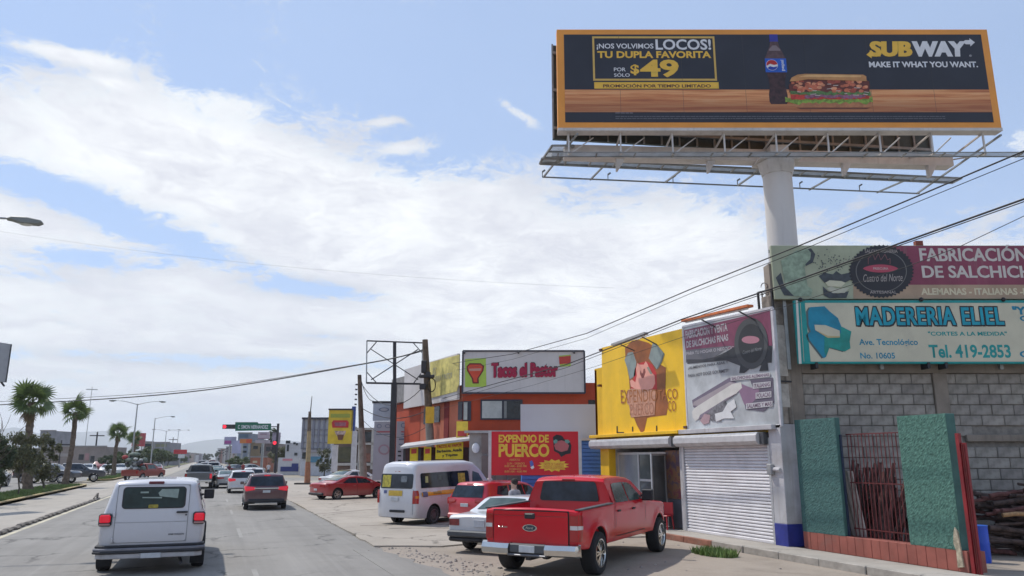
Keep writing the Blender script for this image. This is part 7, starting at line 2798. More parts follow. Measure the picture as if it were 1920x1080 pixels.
    npoly('filling_shade', ink('filling_dark', (0.13, 0.03, 0.02), 0.3, scale=8), [(0.538, 0.375), (0.710, 0.375), (0.712, 0.50), (0.705, 0.525), (0.55, 0.53), (0.538, 0.46)], -0.024)
    b = MB()
    ms = [ink('meat_a', (0.52, 0.14, 0.07), 0.25, scale=9), ink('meat_b', (0.66, 0.27, 0.14), 0.25, scale=9), ink('meat_c', (0.36, 0.07, 0.04), 0.25, scale=9), ink('white_sauce', (0.6, 0.52, 0.46))]
    for i in range(62):
        b.cur = rnd.choice([0, 0, 1, 1, 2])
        fx, fz = rnd.uniform(0.545, 0.705), rnd.uniform(0.385, 0.51)
        rr = rnd.uniform(0.0045, 0.0085)
        pts = []
        for k in range(8):
            a = k * math.pi / 4
            w = rnd.uniform(0.75, 1.15)
            pts.append(nf(fx + rr * w * math.cos(a), fz + rr * asp * 0.8 * w * math.sin(a)))
        b.slab(pts, -0.0275 - 0.00012 * i, -0.0262 - 0.00012 * i)
    for i in range(14):
        b.cur = 3
        p = nf(rnd.uniform(0.55, 0.70), rnd.uniform(0.33, 0.47))
        q = (p[0] + rnd.uniform(0.08, 0.2), p[1] + rnd.uniform(-0.03, 0.03))
        b.slab([(p[0], p[1]), (q[0], q[1]), (q[0] + 0.02, q[1] + 0.025), (p[0] + 0.02, p[1] + 0.02)], -0.038, -0.037)
    b.build('filling', ms, t)
    npoly('top_bun', bun, [(0.540, 0.500), (0.545, 0.545), (0.558, 0.580), (0.575, 0.590), (0.700, 0.580), (0.706, 0.56), (0.706, 0.505), (0.64, 0.515), (0.58, 0.525), (0.555, 0.505)], -0.040)
    npoly('bun_shine', bunl, [(0.56, 0.555), (0.58, 0.578), (0.695, 0.570), (0.695, 0.55), (0.60, 0.55)], -0.043)
    npoly('sandwich_shadow', ink('table_shade', (0.16, 0.05, 0.03)), [(0.55, 0.200), (0.71, 0.200), (0.70, 0.182), (0.56, 0.182)], -0.013)
    tr[0] = False
    # joints of the vinyl sheets
    for k in range(1, 7):
        npoly('sheet_seam', ink('seam_dark', (0.05, 0.045, 0.05)), [(k / 7 - 0.0003, 0.06), (k / 7 + 0.0003, 0.06), (k / 7 + 0.0003, 0.94), (k / 7 - 0.0003, 0.94)], -0.0085 - 0.002)
    # small print along the bottom
    b = MB()
    for k, (x0, x1) in enumerate(((0.13, 0.17), (0.13, 0.875), (0.13, 0.875))):
        z = (0.140, 0.108, 0.088)[k]
        x = x0
        while x < x1:
            w = rnd.uniform(0.003, 0.012)
            p, q = nf(x, z), nf(min(x + w, x1), z + (0.014 if k == 0 else 0.008))
            b.slab([(p[0], p[1]), (q[0], p[1]), (q[0], q[1]), (p[0], q[1])], -0.013, -0.011)
            x += w + 0.0015
    b.build('small_print', ink('small_print_grey', (0.12, 0.12, 0.14)), t)

    # ---- rear face of the V, its underside and walkway (points surveyed at deck height)
    ZD = z0 - 0.28
    def P(u, v, z=ZD):
        g = gnd(u, v, z) - FB.o
        return Vector((g.dot(FB.e), g.dot(FB.n), z))
    rl, rr_ = P(1046, 262, z0 - 0.05), P(1790, 276, z0 - 0.05)
    rl = Vector((s0 - 0.12, 0.75, z0 - 0.05))
    rr_ = Vector((s1 - 0.9, 2.6, z0 - 0.05))
    d = (rr_ - rl).normalized()
    nrm = Vector((-d.y, d.x, 0))
    b = MB()
    a, c = rl, rr_
    a2, c2 = a + nrm * 0.12, c + nrm * 0.12
    H = z1 - z0 - 0.1
    up = Vector((0, 0, H))
    b.hexa([a, c, c2, a2, a + up, c + up, c2 + up, a2 + up])
    b.build('rear_panel', mat('sheet_steel_dark', (0.06, 0.075, 0.07), 0.6, metal=0.3, var=0.2), t)
    b = MB()
    nb = 22
    for i in range(nb + 1):
        p = a.lerp(c, i / nb) - nrm * 0.05
        b.bar(p, p + up, 0.06)
    for k in range(3):
        b.bar(a - nrm * 0.09 + Vector((0, 0, H * (0.1 + 0.4 * k))), c - nrm * 0.09 + Vector((0, 0, H * (0.1 + 0.4 * k))), 0.09)
    b.build('rear_ribs', GSTEEL, t)
    # torsion beam: box girder between the faces
    zg = z0 - 0.42
    b = MB()
    g0, g1 = Vector((s0 + 0.25, 1.05, zg)), Vector((s1 - 0.7, 1.9, zg))
    b.bar(g0, g1, 0.45, 0.42)
    b.build('torsion_beam', WSTEEL, t)
    # front truss legs and diagonals under the front face
    n = 9
    for i in range(n):
        b = MB()
        x = s0 + 0.35 + (s1 - s0 - 0.9) * i / (n - 1)
        yb = 1.15 + 0.8 * i / (n - 1)
        b.bar((x, 0.16, z0 - 0.1), (x, 0.16, z0 - 0.85), 0.05)
        b.bar((x, 0.16, z0 - 0.12), (x, yb, z0 - 0.2), 0.05)
        b.bar((x, 0.16, z0 - 0.85), (x, yb, z0 - 0.30), 0.045)
        if i < n - 1:
            x2 = s0 + 0.35 + (s1 - s0 - 0.9) * (i + 0.5) / (n - 1)
            b.bar((x, 0.16, z0 - 0.85), (x2, 0.5, z0 - 0.12), 0.035)
        b.build('truss', WSTEEL, t)
    # front walkway, a narrow grating slung under the face
    zf = z0 - 0.80
    b = MB()
    for k in range(4):
        b.box(s0 - 0.2, s1 + 0.9, 0.12 + 0.085 * k, 0.135 + 0.085 * k, zf - 0.01, zf + 0.01)
    wk = b.build('front_walkway', MESHG, t)
    wk['kind'] = 'stuff'
    b = MB()
    b.bar((s0 - 0.2, 0.08, zf - 0.01), (s1 + 0.9, 0.08, zf - 0.01), 0.03).bar((s0 - 0.2, 0.44, zf - 0.01), (s1 + 0.9, 0.44, zf - 0.01), 0.03)
    x = s0
    while x < s1 + 0.8:
        b.bar((x, 0.08, zf - 0.025), (x, 0.44, zf - 0.025), 0.04)
        x += 1.25
    b.build('walkway_edge', GSTEEL, wk)
    # rear walkway with outriggers
    OUT = [((1083, 251), (1020, 331)), ((1138, 305), (1107, 337)), ((1286, 313), (1247, 342)), ((1422, 321), (1383, 348)), ((1565, 329), (1517, 356)), ((1700, 337), (1644, 361)), ((1877, 253), (1719, 363))]
    for p, q in OUT:
        MB().bar(P(*p), P(*q), 0.055).build('outrigger', GSTEEL, t)
    r0, r1 = P(1017, 332), P(1724, 363)
    MB().bar(r0, r1, 0.045).build('outer_rail', GSTEEL, t)
    g0, g1 = P(1012, 305), P(1786, 341)
    dd = (g1 - g0).normalized()
    nn_ = Vector((-dd.y, dd.x, 0)) * 0.5
    zz = Vector((0, 0, 0.02))
    b = MB()
    for k in range(6):
        o_ = nn_ * ((k + 0.5) / 6)
        b.bar(g0 - o_, g1 - o_, 0.024, 0.02)
    walk = b.build('rear_walkway', MESHG, t)
    walk['kind'] = 'stuff'
    b = MB()
    b.bar(g0 - zz * 2, g1 - zz * 2, 0.07).bar(g0 - nn_ - zz * 2, g1 - nn_ - zz * 2, 0.05)
    for i in range(19):
        p = g0.lerp(g1, i / 18) - zz * 2
        b.bar(p, p - nn_, 0.05)
    b.build('walkway_edge', GSTEEL, walk)
    # left landing of grating
    e0, e1 = P(1035, 271), P(1076, 271)
    f0, f1 = P(1012, 304), P(1046, 304)
    b = MB()
    for k in range(14):
        b.bar(f0.lerp(f1, (k + 0.5) / 14), e0.lerp(e1, (k + 0.5) / 14), 0.022)
    b.build('landing_grating', MESHG, t)['kind'] = 'stuff'
    b = MB()
    for i in range(4):
        b.bar(f0.lerp(e0, i / 3) - zz * 2, f1.lerp(e1, i / 3) - zz * 2, 0.05)
    b.bar(f0 - zz * 2, e0 - zz * 2, 0.06).bar(f1 - zz * 2, e1 - zz * 2, 0.06)
    b.build('landing_edge', GSTEEL, t)
    # small lamp stubs on the outer rail
    for (u, v) in ((1017, 332), (1140, 337), (1262, 342), (1383, 348), (1500, 353), (1612, 358)):
        p = P(u, v)
        MB().bar(p, p + Vector((0, 0, 0.22)), 0.03).bar(p + Vector((0, 0, 0.2)), p + Vector((0.1, -0.05, 0.26)), 0.05).build('lamp_stub', GSTEEL, t)
    # brackets hanging from the beam
    for (x) in (s0 + 2.0, s0 + 5.1, s1 - 4.6, s1 - 1.6):
        b = MB()
        f = (x - s0) / (s1 - s0)
        y = 1.1 + 0.8 * f
        b.hexa([(x, y - 0.2, zg - 0.62), (x + 0.06, y - 0.2, zg - 0.62), (x + 0.06, y, zg - 0.62), (x, y, zg - 0.62), (x, y - 0.2, zg - 0.2), (x + 0.3, y - 0.2, zg - 0.2), (x + 0.3, y, zg - 0.2), (x, y, zg - 0.2)])
        b.build('hanger_bracket', WSTEEL, t)
    # pole with collar and head plate
    xs = FB.sz(1456, 330)[0] + 0.36
    px, py = xs + 0.12, 1.25
    zc = zg - 0.2
    pole = MB()
    pole.cyl((px, py, 0), (px, py, zc - 0.45), 0.50, 0.47, 32)
    pole.build('pole', mat('pole_white', (0.62, 0.585, 0.56), 0.5, var=0.05, scale=0.6, streak=0.2, dirtcol=(0.42, 0.38, 0.34)), t, smooth=40)
    MB().cyl((px, py, zc - 0.55), (px, py, zc - 0.12), 0.52, 0.64, 8).box(px - 0.68, px + 0.68, py - 0.45, py + 0.45, zc - 0.1, zc).build('pole_head', WSTEEL, t, smooth=20)
    MB().box(px - 0.3, px + 0.3, py - 0.42, py + 0.3, zc, zg + 0.2).build('pole_saddle', WSTEEL, t)


billboard()

# ------------------------------------------------------------------ the middle distance on the right
def bxf(t, name, m, fr, u0, v0, u1, v1, d0=0.0, d1=0.1, off=None, bevel=0.0):
    """a box on the surface fr covering a surveyed photo rectangle, d0..d1 deep"""
    s0, s1, z0, z1 = fr.rect(u0, v0, u1, v1, d0 if off is None else off)
    return MB().box(s0, s1, d0, d1, z0, z1).build(name, m, t, bevel=bevel)


ORANGE = mat('orange_render', (0.42, 0.06, 0.022), 0.8, var=0.12, scale=0.8, streak=0.25, dirtcol=(0.2, 0.06, 0.04))
SALMON = mat('salmon_render', (0.50, 0.15, 0.085), 0.8, var=0.1, scale=0.8, streak=0.2, dirtcol=(0.3, 0.12, 0.08))
MAROON = mat('maroon_render', (0.20, 0.02, 0.02), 0.8, var=0.1)
DARKW = mat('dark_window', (0.02, 0.025, 0.03), 0.15, var=0.5, scale=1.5)
FRAMEB = mat('dark_window_frame', (0.03, 0.03, 0.05), 0.5)
PALEC = mat('pale_curtain', (0.45, 0.47, 0.46), 0.7, var=0.15, scale=2)
WTAR = mat('white_vinyl', (0.58, 0.55, 0.55), 0.55, var=0.08, scale=0.5, streak=0.15, dirtcol=(0.3, 0.27, 0.25))


def taco_house():
    F = view_frame(38)
    t = fthing('taco_restaurant', 'two-storey orange restaurant with white rooftop sign of red lettering', 'restaurant', F)
    c = F.sz(868, 737)
    s1 = F.sz(1160, 737)[0]
    ztop = F.sz(980, 733)[1]
    MB().box(c[0], s1, 0.0, 7.0, 0.0, ztop + 0.4).build('front_wall', ORANGE, t)
    # side wall runs back along the avenue
    az = R(-6)
    P0 = F.o + F.e * (c[0] - 0.02)
    G = Frame(P0.x, P0.y, math.pi / 2 - az + math.pi)      # local x runs back-to-front (left to right in view)
    L = -G.sz(738, 790)[0]
    w = fthing('side_wing', None, None, G)
    w.parent = t
    w.matrix_parent_inverse = Matrix.Identity(4)
    w.location = (c[0] - 0.02, 0, 0)
    w.rotation_euler = (0, 0, G.rz - F.rz)
    MB().box(-L, 0.0, 0.0, 4.0, 0, ztop + 0.3).build('side_wall', SALMON, w)
    m1, m0 = G.sz(833, 800)[0], G.sz(842, 800)[0]
    MB().box(m1, m0, -0.03, 0.0, 0, ztop).build('pilaster', MAROON, w)
    MB().box(-L, G.sz(788, 800)[0], -0.025, 0.0, 0, ztop + 0.1).build('rear_bay', ORANGE, w)
    for (u0, v0, u1, v1) in ((796, 766, 803, 795), (815, 762, 825, 792)):
        r = G.rect(u0, v0, u1, v1)
        MB().box(r[0], r[1], -0.05, 0.0, r[2], r[3]).build('window', DARKW, w)
    r = G.rect(863, 752, 874, 788)
    r = G.rect(861, 753, 867.5, 787)
    MB().box(r[0], r[1], -0.06, 0.0, r[2], r[3]).build('window', FRAMEB, w)
    # front windows
    bxf(t, 'window', FRAMEB, F, 869, 752, 883, 789, -0.05, 0.0)
    bxf(t, 'curtain', PALEC, F, 869.5, 754, 876, 787, -0.09, -0.05)
    g = bxf(t, 'window', FRAMEB, F, 901, 749, 980, 787, -0.07, 0.0)
    for (u0, u1, m) in ((904, 941, PALEC), (945, 950, MAROON), (950, 977, DARKW)):
        s = F.rect(u0, 752, u1, 784, -0.1)
        MB().box(s[0], s[1], -0.10, -0.07, s[2], s[3]).build('pane', m if m is not MAROON else mat('grey_curtain', (0.2, 0.21, 0.21)), g)
    bxf(t, 'window', DARKW, F, 1103, 750, 1160, 760, -0.05, 0.0)
    # roof sign, front face
    s = F.rect(868, 658, 1097, 737, -0.3)
    b = MB().box(s[0], s[1], -0.30, -0.15, s[2], s[3])
    sg = b.build('roof_sign', WTAR, t)
    b = MB()
    for (a, e) in (((s[0], s[3]), (s[1], s[3])), ((s[0], s[2]), (s[1], s[2])), ((s[1], s[2]), (s[1], s[3])), ((s[0], s[2]), (s[0], s[3]))):
        b.bar((a[0], -0.3, a[1]), (e[0], -0.3, e[1]), 0.08)
    b.build('sign_edge', FRAMEB, sg)
    crim = ink('crimson', (0.36, 0.006, 0.05))
    o = -0.31
    pt(sg, F, 'Tacos el Pastor', ink('crimson_shadow', (0.03, 0.02, 0.03)), 923.5, 1046.5, 679.5, 707, 678.5, 705, off=o, bold=0.045, space=1.05)
    pt(sg, F, 'Tacos el Pastor', crim, 922, 1045, 680, 709, 680, 707, off=o - 0.02, bold=0.03, space=1.08)
    pt(sg, F, 'Tacos el Pastor', crim, 923, 1046, 680.5, 708.5, 680.5, 706.5, off=o - 0.024, bold=0.03, space=1.08)
    pt(sg, F, 'Tacos el Pastor', crim, 921, 1044, 680.5, 708.5, 680.5, 706.5, off=o - 0.028, bold=0.03, space=1.08)
    lime = ink('lime', (0.40, 0.56, 0.08))
    pf(sg, 'lime_panel', F, lime, [(872, 673), (911, 671), (912, 725), (872, 726)], o)
    Z = lambda x, y: (660 + x / 3.856, 620 + y / 3.856)
    pf(sg, 'bowl_rim', F, ink('bowl_rim', (0.16, 0.02, 0.02)), [Z(*p) for p in ((828, 258), (850, 235), (930, 235), (955, 255), (950, 290), (915, 345), (918, 382), (872, 382), (865, 345), (832, 290))], o - 0.02)
    pf(sg, 'bowl_logo', F, ink('bowl_red', (0.62, 0.07, 0.03)), [Z(*p) for p in ((836, 262), (852, 245), (930, 245), (945, 260), (940, 290), (905, 345), (905, 372), (880, 372), (876, 345), (842, 292))], o - 0.03)
    pf(sg, 'logo_band', F, ink('bowl_pale', (0.55, 0.28, 0.22)), [Z(*p) for p in ((845, 275), (935, 272), (930, 290), (850, 292))], o - 0.04)
    pf(sg, 'lime_tag', F, lime, [(1048, 667), (1070, 665), (1070, 686), (1050, 688)], o)
    pf(sg, 'red_tag', F, ink('tag_red', (0.50, 0.05, 0.04)), [(1048, 669), (1070, 667), (1070, 681), (1049, 683)], o - 0.02)
    for u in (871, 972, 1076):
        q = F.sz(u, 663, -0.5)
        MB().bar((q[0], -0.75, q[1]), (q[0], -0.3, q[1] + 0.1), 0.08).build('sign_lamp', STEELB, sg)
    # banner face along the avenue
    zt, zb = F.sz(868, 658, -0.3)[1], F.sz(868, 737, -0.3)[1]
    xe = G.sz(767, 720)[0]
    MB().box(xe, -0.02, -0.30, -0.15, zb - 0.3, zt - 0.1).build('side_sign', WTAR, w)
    yb = mat('pale_yellow_banner', (0.58, 0.50, 0.16), 0.6, var=0.35, scale=1.6)
    a, e = G.sz(807, 700, -0.3)[0], G.sz(862, 700, -0.3)[0]
    bn = MB().slab([(a, zb + 0.0), (e - 0.3, zb + 0.1), (e, zb + 0.45), (e, zt - 0.2), (a, zt - 0.15)], -0.34, -0.31).build('banner', yb, w)
    text(bn, 'TACOS', ink('banner_grey', (0.34, 0.33, 0.22)), a + 1.0, e - 3.5, zt - 0.95, zt - 0.5, -0.36, 0.03)
    text(bn, 'BIRRIA Y PASTOR', ink('banner_grey', (0, 0, 0)), a + 0.8, e - 0.8, zb + 0.8, zb + 1.1, -0.36, 0.02)
    MB().box(-L, xe - 0.1, -0.2, 3.0, ztop, ztop + 1.5).build('roof_parapet', mat('grey_parapet', (0.24, 0.23, 0.23), 0.8, var=0.15), w)
    # hanging shop sign at first floor level
    q = bxf(t, 'hanging_sign', mat('hang_yellow', (0.78, 0.55, 0.06)), F, 856, 790, 877, 821, -0.9, -0.82)
    s = F.rect(858, 808, 875, 818, -0.93)
    MB().box(s[0], s[1], -0.93, -0.91, s[2], s[3]).build('red_band', ink('tag_red', (0, 0, 0)), q)
    # awning with yellow boards
    E = view_frame(36.2)
    a = fthing('awning', 'low white-edged awning over yellow menu boards behind the minibus', 'awning', E)
    A, B = E.sz(752, 838), E.sz(884, 822)
    C_, D_ = E.sz(752, 848), E.sz(884, 828)
    MB().hexa([(A[0], -0.3, A[1] - 0.10), (B[0], -0.3, B[1] - 0.10), (B[0], 1.4, B[1] + 0.1), (A[0], 1.4, A[1] + 0.1), (A[0], -0.3, A[1]), (B[0], -0.3, B[1]), (B[0], 1.4, B[1] + 0.2), (A[0], 1.4, A[1] + 0.2)]).build('canopy', mat('awning_white', (0.5, 0.48, 0.47)), a)
    MB().box(A[0], B[0], 1.2, 1.3, 0, A[1]).build('back_panel', mat('dark_maroon_panel', (0.06, 0.015, 0.02)), a)
    for u in (757, 786, 880):
        q = E.sz(u, 880)[0]
        MB().box(q - 0.05, q + 0.05, 0, 0.1, 0, A[1] - 0.05).build('post', STEELB, a)
    yl = mat('menu_yellow', (0.72, 0.55, 0.02), 0.6, var=0.1)
    for (u0, v0, u1, v1, nm) in ((769, 838, 783, 875, 'small'), (795, 838, 808, 870, 'mid'), (817, 829, 868, 861, 'large')):
        q = bxf(a, 'menu_board', yl, E, u0, v0, u1, v1, 0.15, 0.22)
        if nm == 'large':
            pt(a, E, 'TACOS AL VAPOR', ink('tag_red', (0, 0, 0)), 819, 866, 835, 841, 831, 837, off=0.13, bold=0.03)
            pt(a, E, 'Barbacoa, Asada', BLK, 819, 866, 844, 850, 840, 847, off=0.13, bold=0.03)
            pt(a, E, 'y Tripitas', BLK, 829, 858, 852, 858, 850, 856, off=0.13, bold=0.03)
        else:
            s = E.rect(u0 + 1, v0 + 2, u1 - 1, v0 + 15, 0.13)
            pf(a, 'red_print', E, ink('tag_red', (0, 0, 0)), [(u0 + 2, v0 + 4), (u1 - 2, v0 + 3), (u1 - 2, v0 + 12), (u0 + 2, v0 + 13)], 0.14)


taco_house()


def mid_right():
    # big pale hoarding between orange house and yellow shop
    F = view_frame(31)
    t = fthing('blank_hoarding', 'large blank pale grey hoarding between orange restaurant and yellow shop', 'hoarding', F)
    bxf(t, 'panel', mat('blank_panel', (0.50, 0.50, 0.55), 0.6, var=0.05, scale=0.4), F, 976, 758, 1152, 824, 0, 0.15)
    for u in (985, 1060, 1120):
        q = F.sz(u, 800)
        MB().box(q[0] - 0.06, q[0] + 0.06, 0.16, 0.28, 0, q[1]).build('post', GALV, t)
    F = view_frame(31.8)
    t = fthing('glazed_shop', 'low shop with tall pale framed brown windows behind the red pork sign', 'shop', F)
    s0, s1, z0, z1 = F.rect(880, 812, 1150, 900)
    MB().box(s0, s1, 0.1, 4, 0, z1).build('wall', mat('beige_grey_wall', (0.36, 0.33, 0.31), 0.8, var=0.1), t)
    bn = mat('brown_glass', (0.17, 0.125, 0.11), 0.25, var=0.25, scale=0.6)
    for i in range(3):
        u0 = 903 + i * 25
        for (v0, v1) in ((812, 850), (854, 905)):
            bxf(t, 'window', bn, F, u0, v0, u0 + 22, v1, 0.02, 0.10)
    MB().box(s0 - 0.2, F.sz(975, 812)[0], -0.1, 0.1, z1, z1 + 0.1).build('roof_edge', mat('pale_roof_edge', (0.42, 0.4, 0.38)), t)
    q = F.sz(892, 840)
    MB().ball((q[0], 0.0, q[1]), 0.16, 8, 6, (1, 0.5, 1.3)).build('wall_lamp', WHI, t)
    # blue corrugated booth
    F = view_frame(28.5)
    t = fthing('blue_booth', 'bright blue slatted metal booth right of the red pork sign', 'booth', F)
    bl = mat('booth_blue', (0.06, 0.18, 0.55), 0.5, var=0.12, scale=1.5)
    s0, s1, z0, z1 = F.rect(978, 826, 1128, 900)
    core = MB().box(s0, s1, 0.05, 2.2, 0, z1).build('body', bl, t)
    n = 20
    for i in range(n):
        z = z1 * i / n
        MB().hexa([(s0, 0.0, z), (s1, 0.0, z), (s1, 0.05, z), (s0, 0.05, z), (s0, 0.03, z + z1 / n * 0.9), (s1, 0.03, z + z1 / n * 0.9), (s1, 0.05, z + z1 / n * 0.9), (s0, 0.05, z + z1 / n * 0.9)]).build('slat', bl, core)
    MB().box(s0, s1, -0.05, 2.2, z1, z1 + 0.08).build('roof', mat('booth_roof', (0.5, 0.5, 0.52)), t)
    # red pork sign on white posts
    F = view_frame(25.2)
    t = fthing('roadside_sign', 'red roadside sign with yellow lettering and pig drawing on white posts', 'sign', F)
    rd = ink('sign_red', (0.60, 0.010, 0.022), 0.08, scale=0.8)
    s0, s1, z0, z1 = F.rect(921, 809, 1086, 891)
    MB().box(s0, s1, 0, 0.06, z0, z1).build('board', rd, t)
    wp = mat('post_white', (0.52, 0.50, 0.50), 0.6, var=0.1)
    for s in (s0 - 0.04, s1 + 0.04):
        MB().box(s - 0.05, s + 0.05, -0.02, 0.08, 0, z1 + 0.03).build('post', wp, t)
    y2 = ink('sign_gold', (0.78, 0.50, 0.05), 0.15, scale=4)
    pt(t, F, 'EXPENDIO DE', y2, 935, 1029, 815, 830, off=-0.006, bold=0.035, space=0.95)
    pt(t, F, 'PUERCO', y2, 935, 1030, 832, 857, off=-0.006, bold=0.035, space=0.95)
    pale = ink('faint_gold', (0.66, 0.32, 0.08))
    pt(t, F, 'ABIERTO', pale, 955, 975, 860, 864, off=-0.006, bold=0.02)
    pt(t, F, 'LUN - SABADO', pale, 951, 984, 867, 871, off=-0.006, bold=0.02)
    pt(t, F, '8:00 AM - 8:00 PM', pale, 946, 987, 872, 876, off=-0.006, bold=0.02)
    pt(t, F, 'DOMINGO', pale, 955, 977, 878, 881, off=-0.006, bold=0.02)
    pt(t, F, '8:00 AM - 4:00 PM', pale, 946, 987, 882, 886, off=-0.006, bold=0.02)
    Z = lambda x, y: (910 + x / 6.75, 800 + y / 6.75)
    for nm, m, p, off in (('pig_dark', BLK, [(855, 130), (900, 100), (960, 110), (1000, 160), (1060, 170), (1090, 240), (1080, 340), (1020, 350), (960, 385), (930, 340), (870, 310), (860, 220)], -0.004),
                          ('pig_face', ink('pig_rose', (0.46, 0.12, 0.13)), [(900, 190), (960, 170), (1020, 190), (1060, 240), (1040, 300), (960, 320), (890, 290), (870, 240)], -0.008),
                          ('pig_cap', BLK, [(870, 140), (920, 105), (980, 125), (1000, 165), (930, 180), (890, 170)], -0.011),
                          ('cleaver', ink('teal_grey', (0.14, 0.30, 0.26)), [(860, 180), (890, 160), (915, 170), (910, 205), (870, 215)], -0.012),
                          ('cleaver', ink('teal_grey', (0, 0, 0)), [(1005, 165), (1050, 165), (1075, 195), (1040, 215), (1010, 200)], -0.012),
                          ('blue_drop', ink('drop_blue', (0.10, 0.13, 0.45)), [(560, 440), (590, 425), (612, 470), (600, 510), (570, 500)], -0.006),
                          ('drop_white', WHI, [(570, 515), (610, 490), (620, 520), (590, 540)], -0.008)):
        pf(t, nm, F, m, [Z(*q) for q in p], off)
    cx, cz = 862, 492
    pf(t, 'starburst', F, y2, [Z(cx + (205 if i % 2 else 150) * math.cos(i * math.pi / 13), cz + (82 if i % 2 else 60) * math.sin(i * math.pi / 13)) for i in range(26)], -0.006)
    og = ink('burst_orange', (0.62, 0.16, 0.03))
    pt(t, F, 'TACOS DE CARNITAS', og, 1019, 1057, 868, 873, off=-0.010, bold=0.02)
    pt(t, F, 'TODOS LOS DIAS', og, 1019, 1057, 874, 879, off=-0.010, bold=0.02)

    # black steel frame of an empty billboard
    F = view_frame(42.5)
    t = fthing('empty_sign_frame', 'empty black steel sign frame with cross braces on a single post', 'sign frame', F)
    P = lambda u, v: (F.sz(u, v)[0], 0.0, F.sz(u, v)[1])
    c = F.sz(740, 700)[0]
    MB().bar((F.sz(738, 800)[0], 0, 0), (c, 0, F.sz(740, 720)[1]), 0.30).build('post', STEELB, t)
    pr = [P(688, 639), P(793, 643), P(790, 720), P(687, 718)]
    for a, e, w in ((pr[0], pr[1], 0.07), (pr[1], pr[2], 0.06), (pr[2], pr[3], 0.10), (pr[3], pr[0], 0.06), (P(740, 641), P(740, 720), 0.17), (P(696, 655), P(784, 712), 0.05), (P(784, 655), P(696, 712), 0.05),
                    (P(688, 662), P(706, 641), 0.05), (P(775, 643), P(792, 662), 0.05), (P(688, 698), P(706, 718), 0.05), (P(776, 718), P(791, 698), 0.05)):
        MB().bar(a, e, w).build('brace', STEELB if w != 0.06 else GALV, t)

    # pale directory totem
    F = view_frame(45.5)
    t = fthing('directory_sign', 'pale grey directory sign boards with round logos behind the black post', 'sign', F)
    gw = mat('totem_grey', (0.38, 0.39, 0.43), 0.6, var=0.08, scale=0.8)
    bxf(t, 'upper_board', mat('totem_blue_grey', (0.40, 0.45, 0.52), 0.6, var=0.2, scale=0.8), F, 700, 756, 733, 789, 0, 0.2)
    bxf(t, 'top_edge', STEELB, F, 698, 752, 738, 756, -0.02, 0.22)
    bxf(t, 'left_board', gw, F, 702, 790, 735, 900, 0, 0.2)
    bxf(t, 'right_board', gw, F, 744, 790, 789, 880, 0.02, 0.2)
    b1 = ink('dull_blue', (0.14, 0.17, 0.24))
    for (u, v, ru, rv, m) in ((720, 768, 10, 4, b1), (711, 799, 4.5, 4, b1), (727, 799, 5.5, 3.6, b1), (757, 797.5, 5.5, 4.6, b1), (775, 797, 7, 4.4, b1), (720, 843, 11, 10, ink('dull_rose', (0.36, 0.25, 0.29)))):
        pf(t, 'round_logo', F, m, [(u + ru * math.cos(i * 0.4), v + rv * math.sin(i * 0.4)) for i in range(16)], -0.01)
        pf(t, 'logo_centre', F, gw, [(u + ru * 0.7 * math.cos(i * 0.4), v + rv * 0.7 * math.sin(i * 0.4)) for i in range(16)], -0.03)
    for (u0, v0, u1, v1, m) in ((706, 808, 733, 811, ink('dull_red', (0.40, 0.12, 0.14))), (752, 808, 780, 811, ink('dull_red', (0, 0, 0))), (748, 822, 780, 825, b1), (748, 832, 790 - 3, 834, b1), (705, 814, 733, 815.5, b1), (752, 814, 786, 815.5, b1), (746, 845, 752, 848, BLK), (746, 853, 752, 856, BLK), (746, 862, 752, 865, BLK)):
        pf(t, 'print_line', F, m, [(u0, v0), (u1, v0), (u1, v1), (u0, v1)], -0.01)

    # tall yellow taqueria sign between blue-capped pole and white post
    F = view_frame(60)
    t = fthing('pole_sign', 'tall yellow pole sign with red rounded panel and blue-topped pole', 'sign', F)
    bxf(t, 'board', ink('sign_mustard', (0.62, 0.44, 0.03), 0.2, scale=0.8), F, 617, 769, 660, 832, 0, 0.4)
    bxf(t, 'top_rail', STEELB, F, 616, 766, 660, 769, -0.05, 0.45)
    pf(t, 'red_panel', F, ink('dull_sign_red', (0.50, 0.03, 0.03), 0.15), [(622, 792), (625, 788), (651, 788), (654, 792), (653, 802), (623, 802)], -0.02)
    pf(t, 'red_panel_print', F, ink('mauve_print', (0.32, 0.10, 0.14), 0.3, scale=3), [(627, 792), (649, 792), (648, 799), (628, 799)], -0.05)
    pf(t, 'lower_emblem', F, ink('emblem_white', (0.5, 0.36, 0.3), 0.5, scale=3), [(627, 808), (649, 808), (646, 816), (640, 822), (634, 820), (630, 815)], -0.02)
    pf(t, 'emblem_dark', F, ink('emblem_brown', (0.16, 0.06, 0.03)), [(632, 815), (645, 815), (642, 825), (634, 825)], -0.05)
    bxf(t, 'green_print', ink('sign_olive', (0.30, 0.33, 0.05)), F, 620, 776, 656, 783, -0.03, 0.0)
    bxf(t, 'pole_top', mat('pole_blue', (0.02, 0.05, 0.22), 0.5), F, 660, 762, 664.5, 808, 0.0, 0.3)
    bxf(t, 'pole', wp, F, 660, 808, 664.5, 912, 0.0, 0.3)
    bxf(t, 'left_leg', wp, F, 623, 834, 630, 885, 0.1, 0.5)
    # brown two-storey building behind with pale concrete frame
    F = view_frame(76)
    t = fthing('unfinished_building', 'brown building with open bays in a pale concrete frame behind the pole sign', 'building', F)
    s = F.rect(626, 803, 705, 900)
    MB().box(s[0], s[1], 0.3, 8, 0, s[3]).build('wall', mat('brown_wall', (0.15, 0.10, 0.08), 0.8, var=0.25, scale=0.6), t)
    fm = mat('concrete_frame', (0.42, 0.39, 0.36), 0.8)
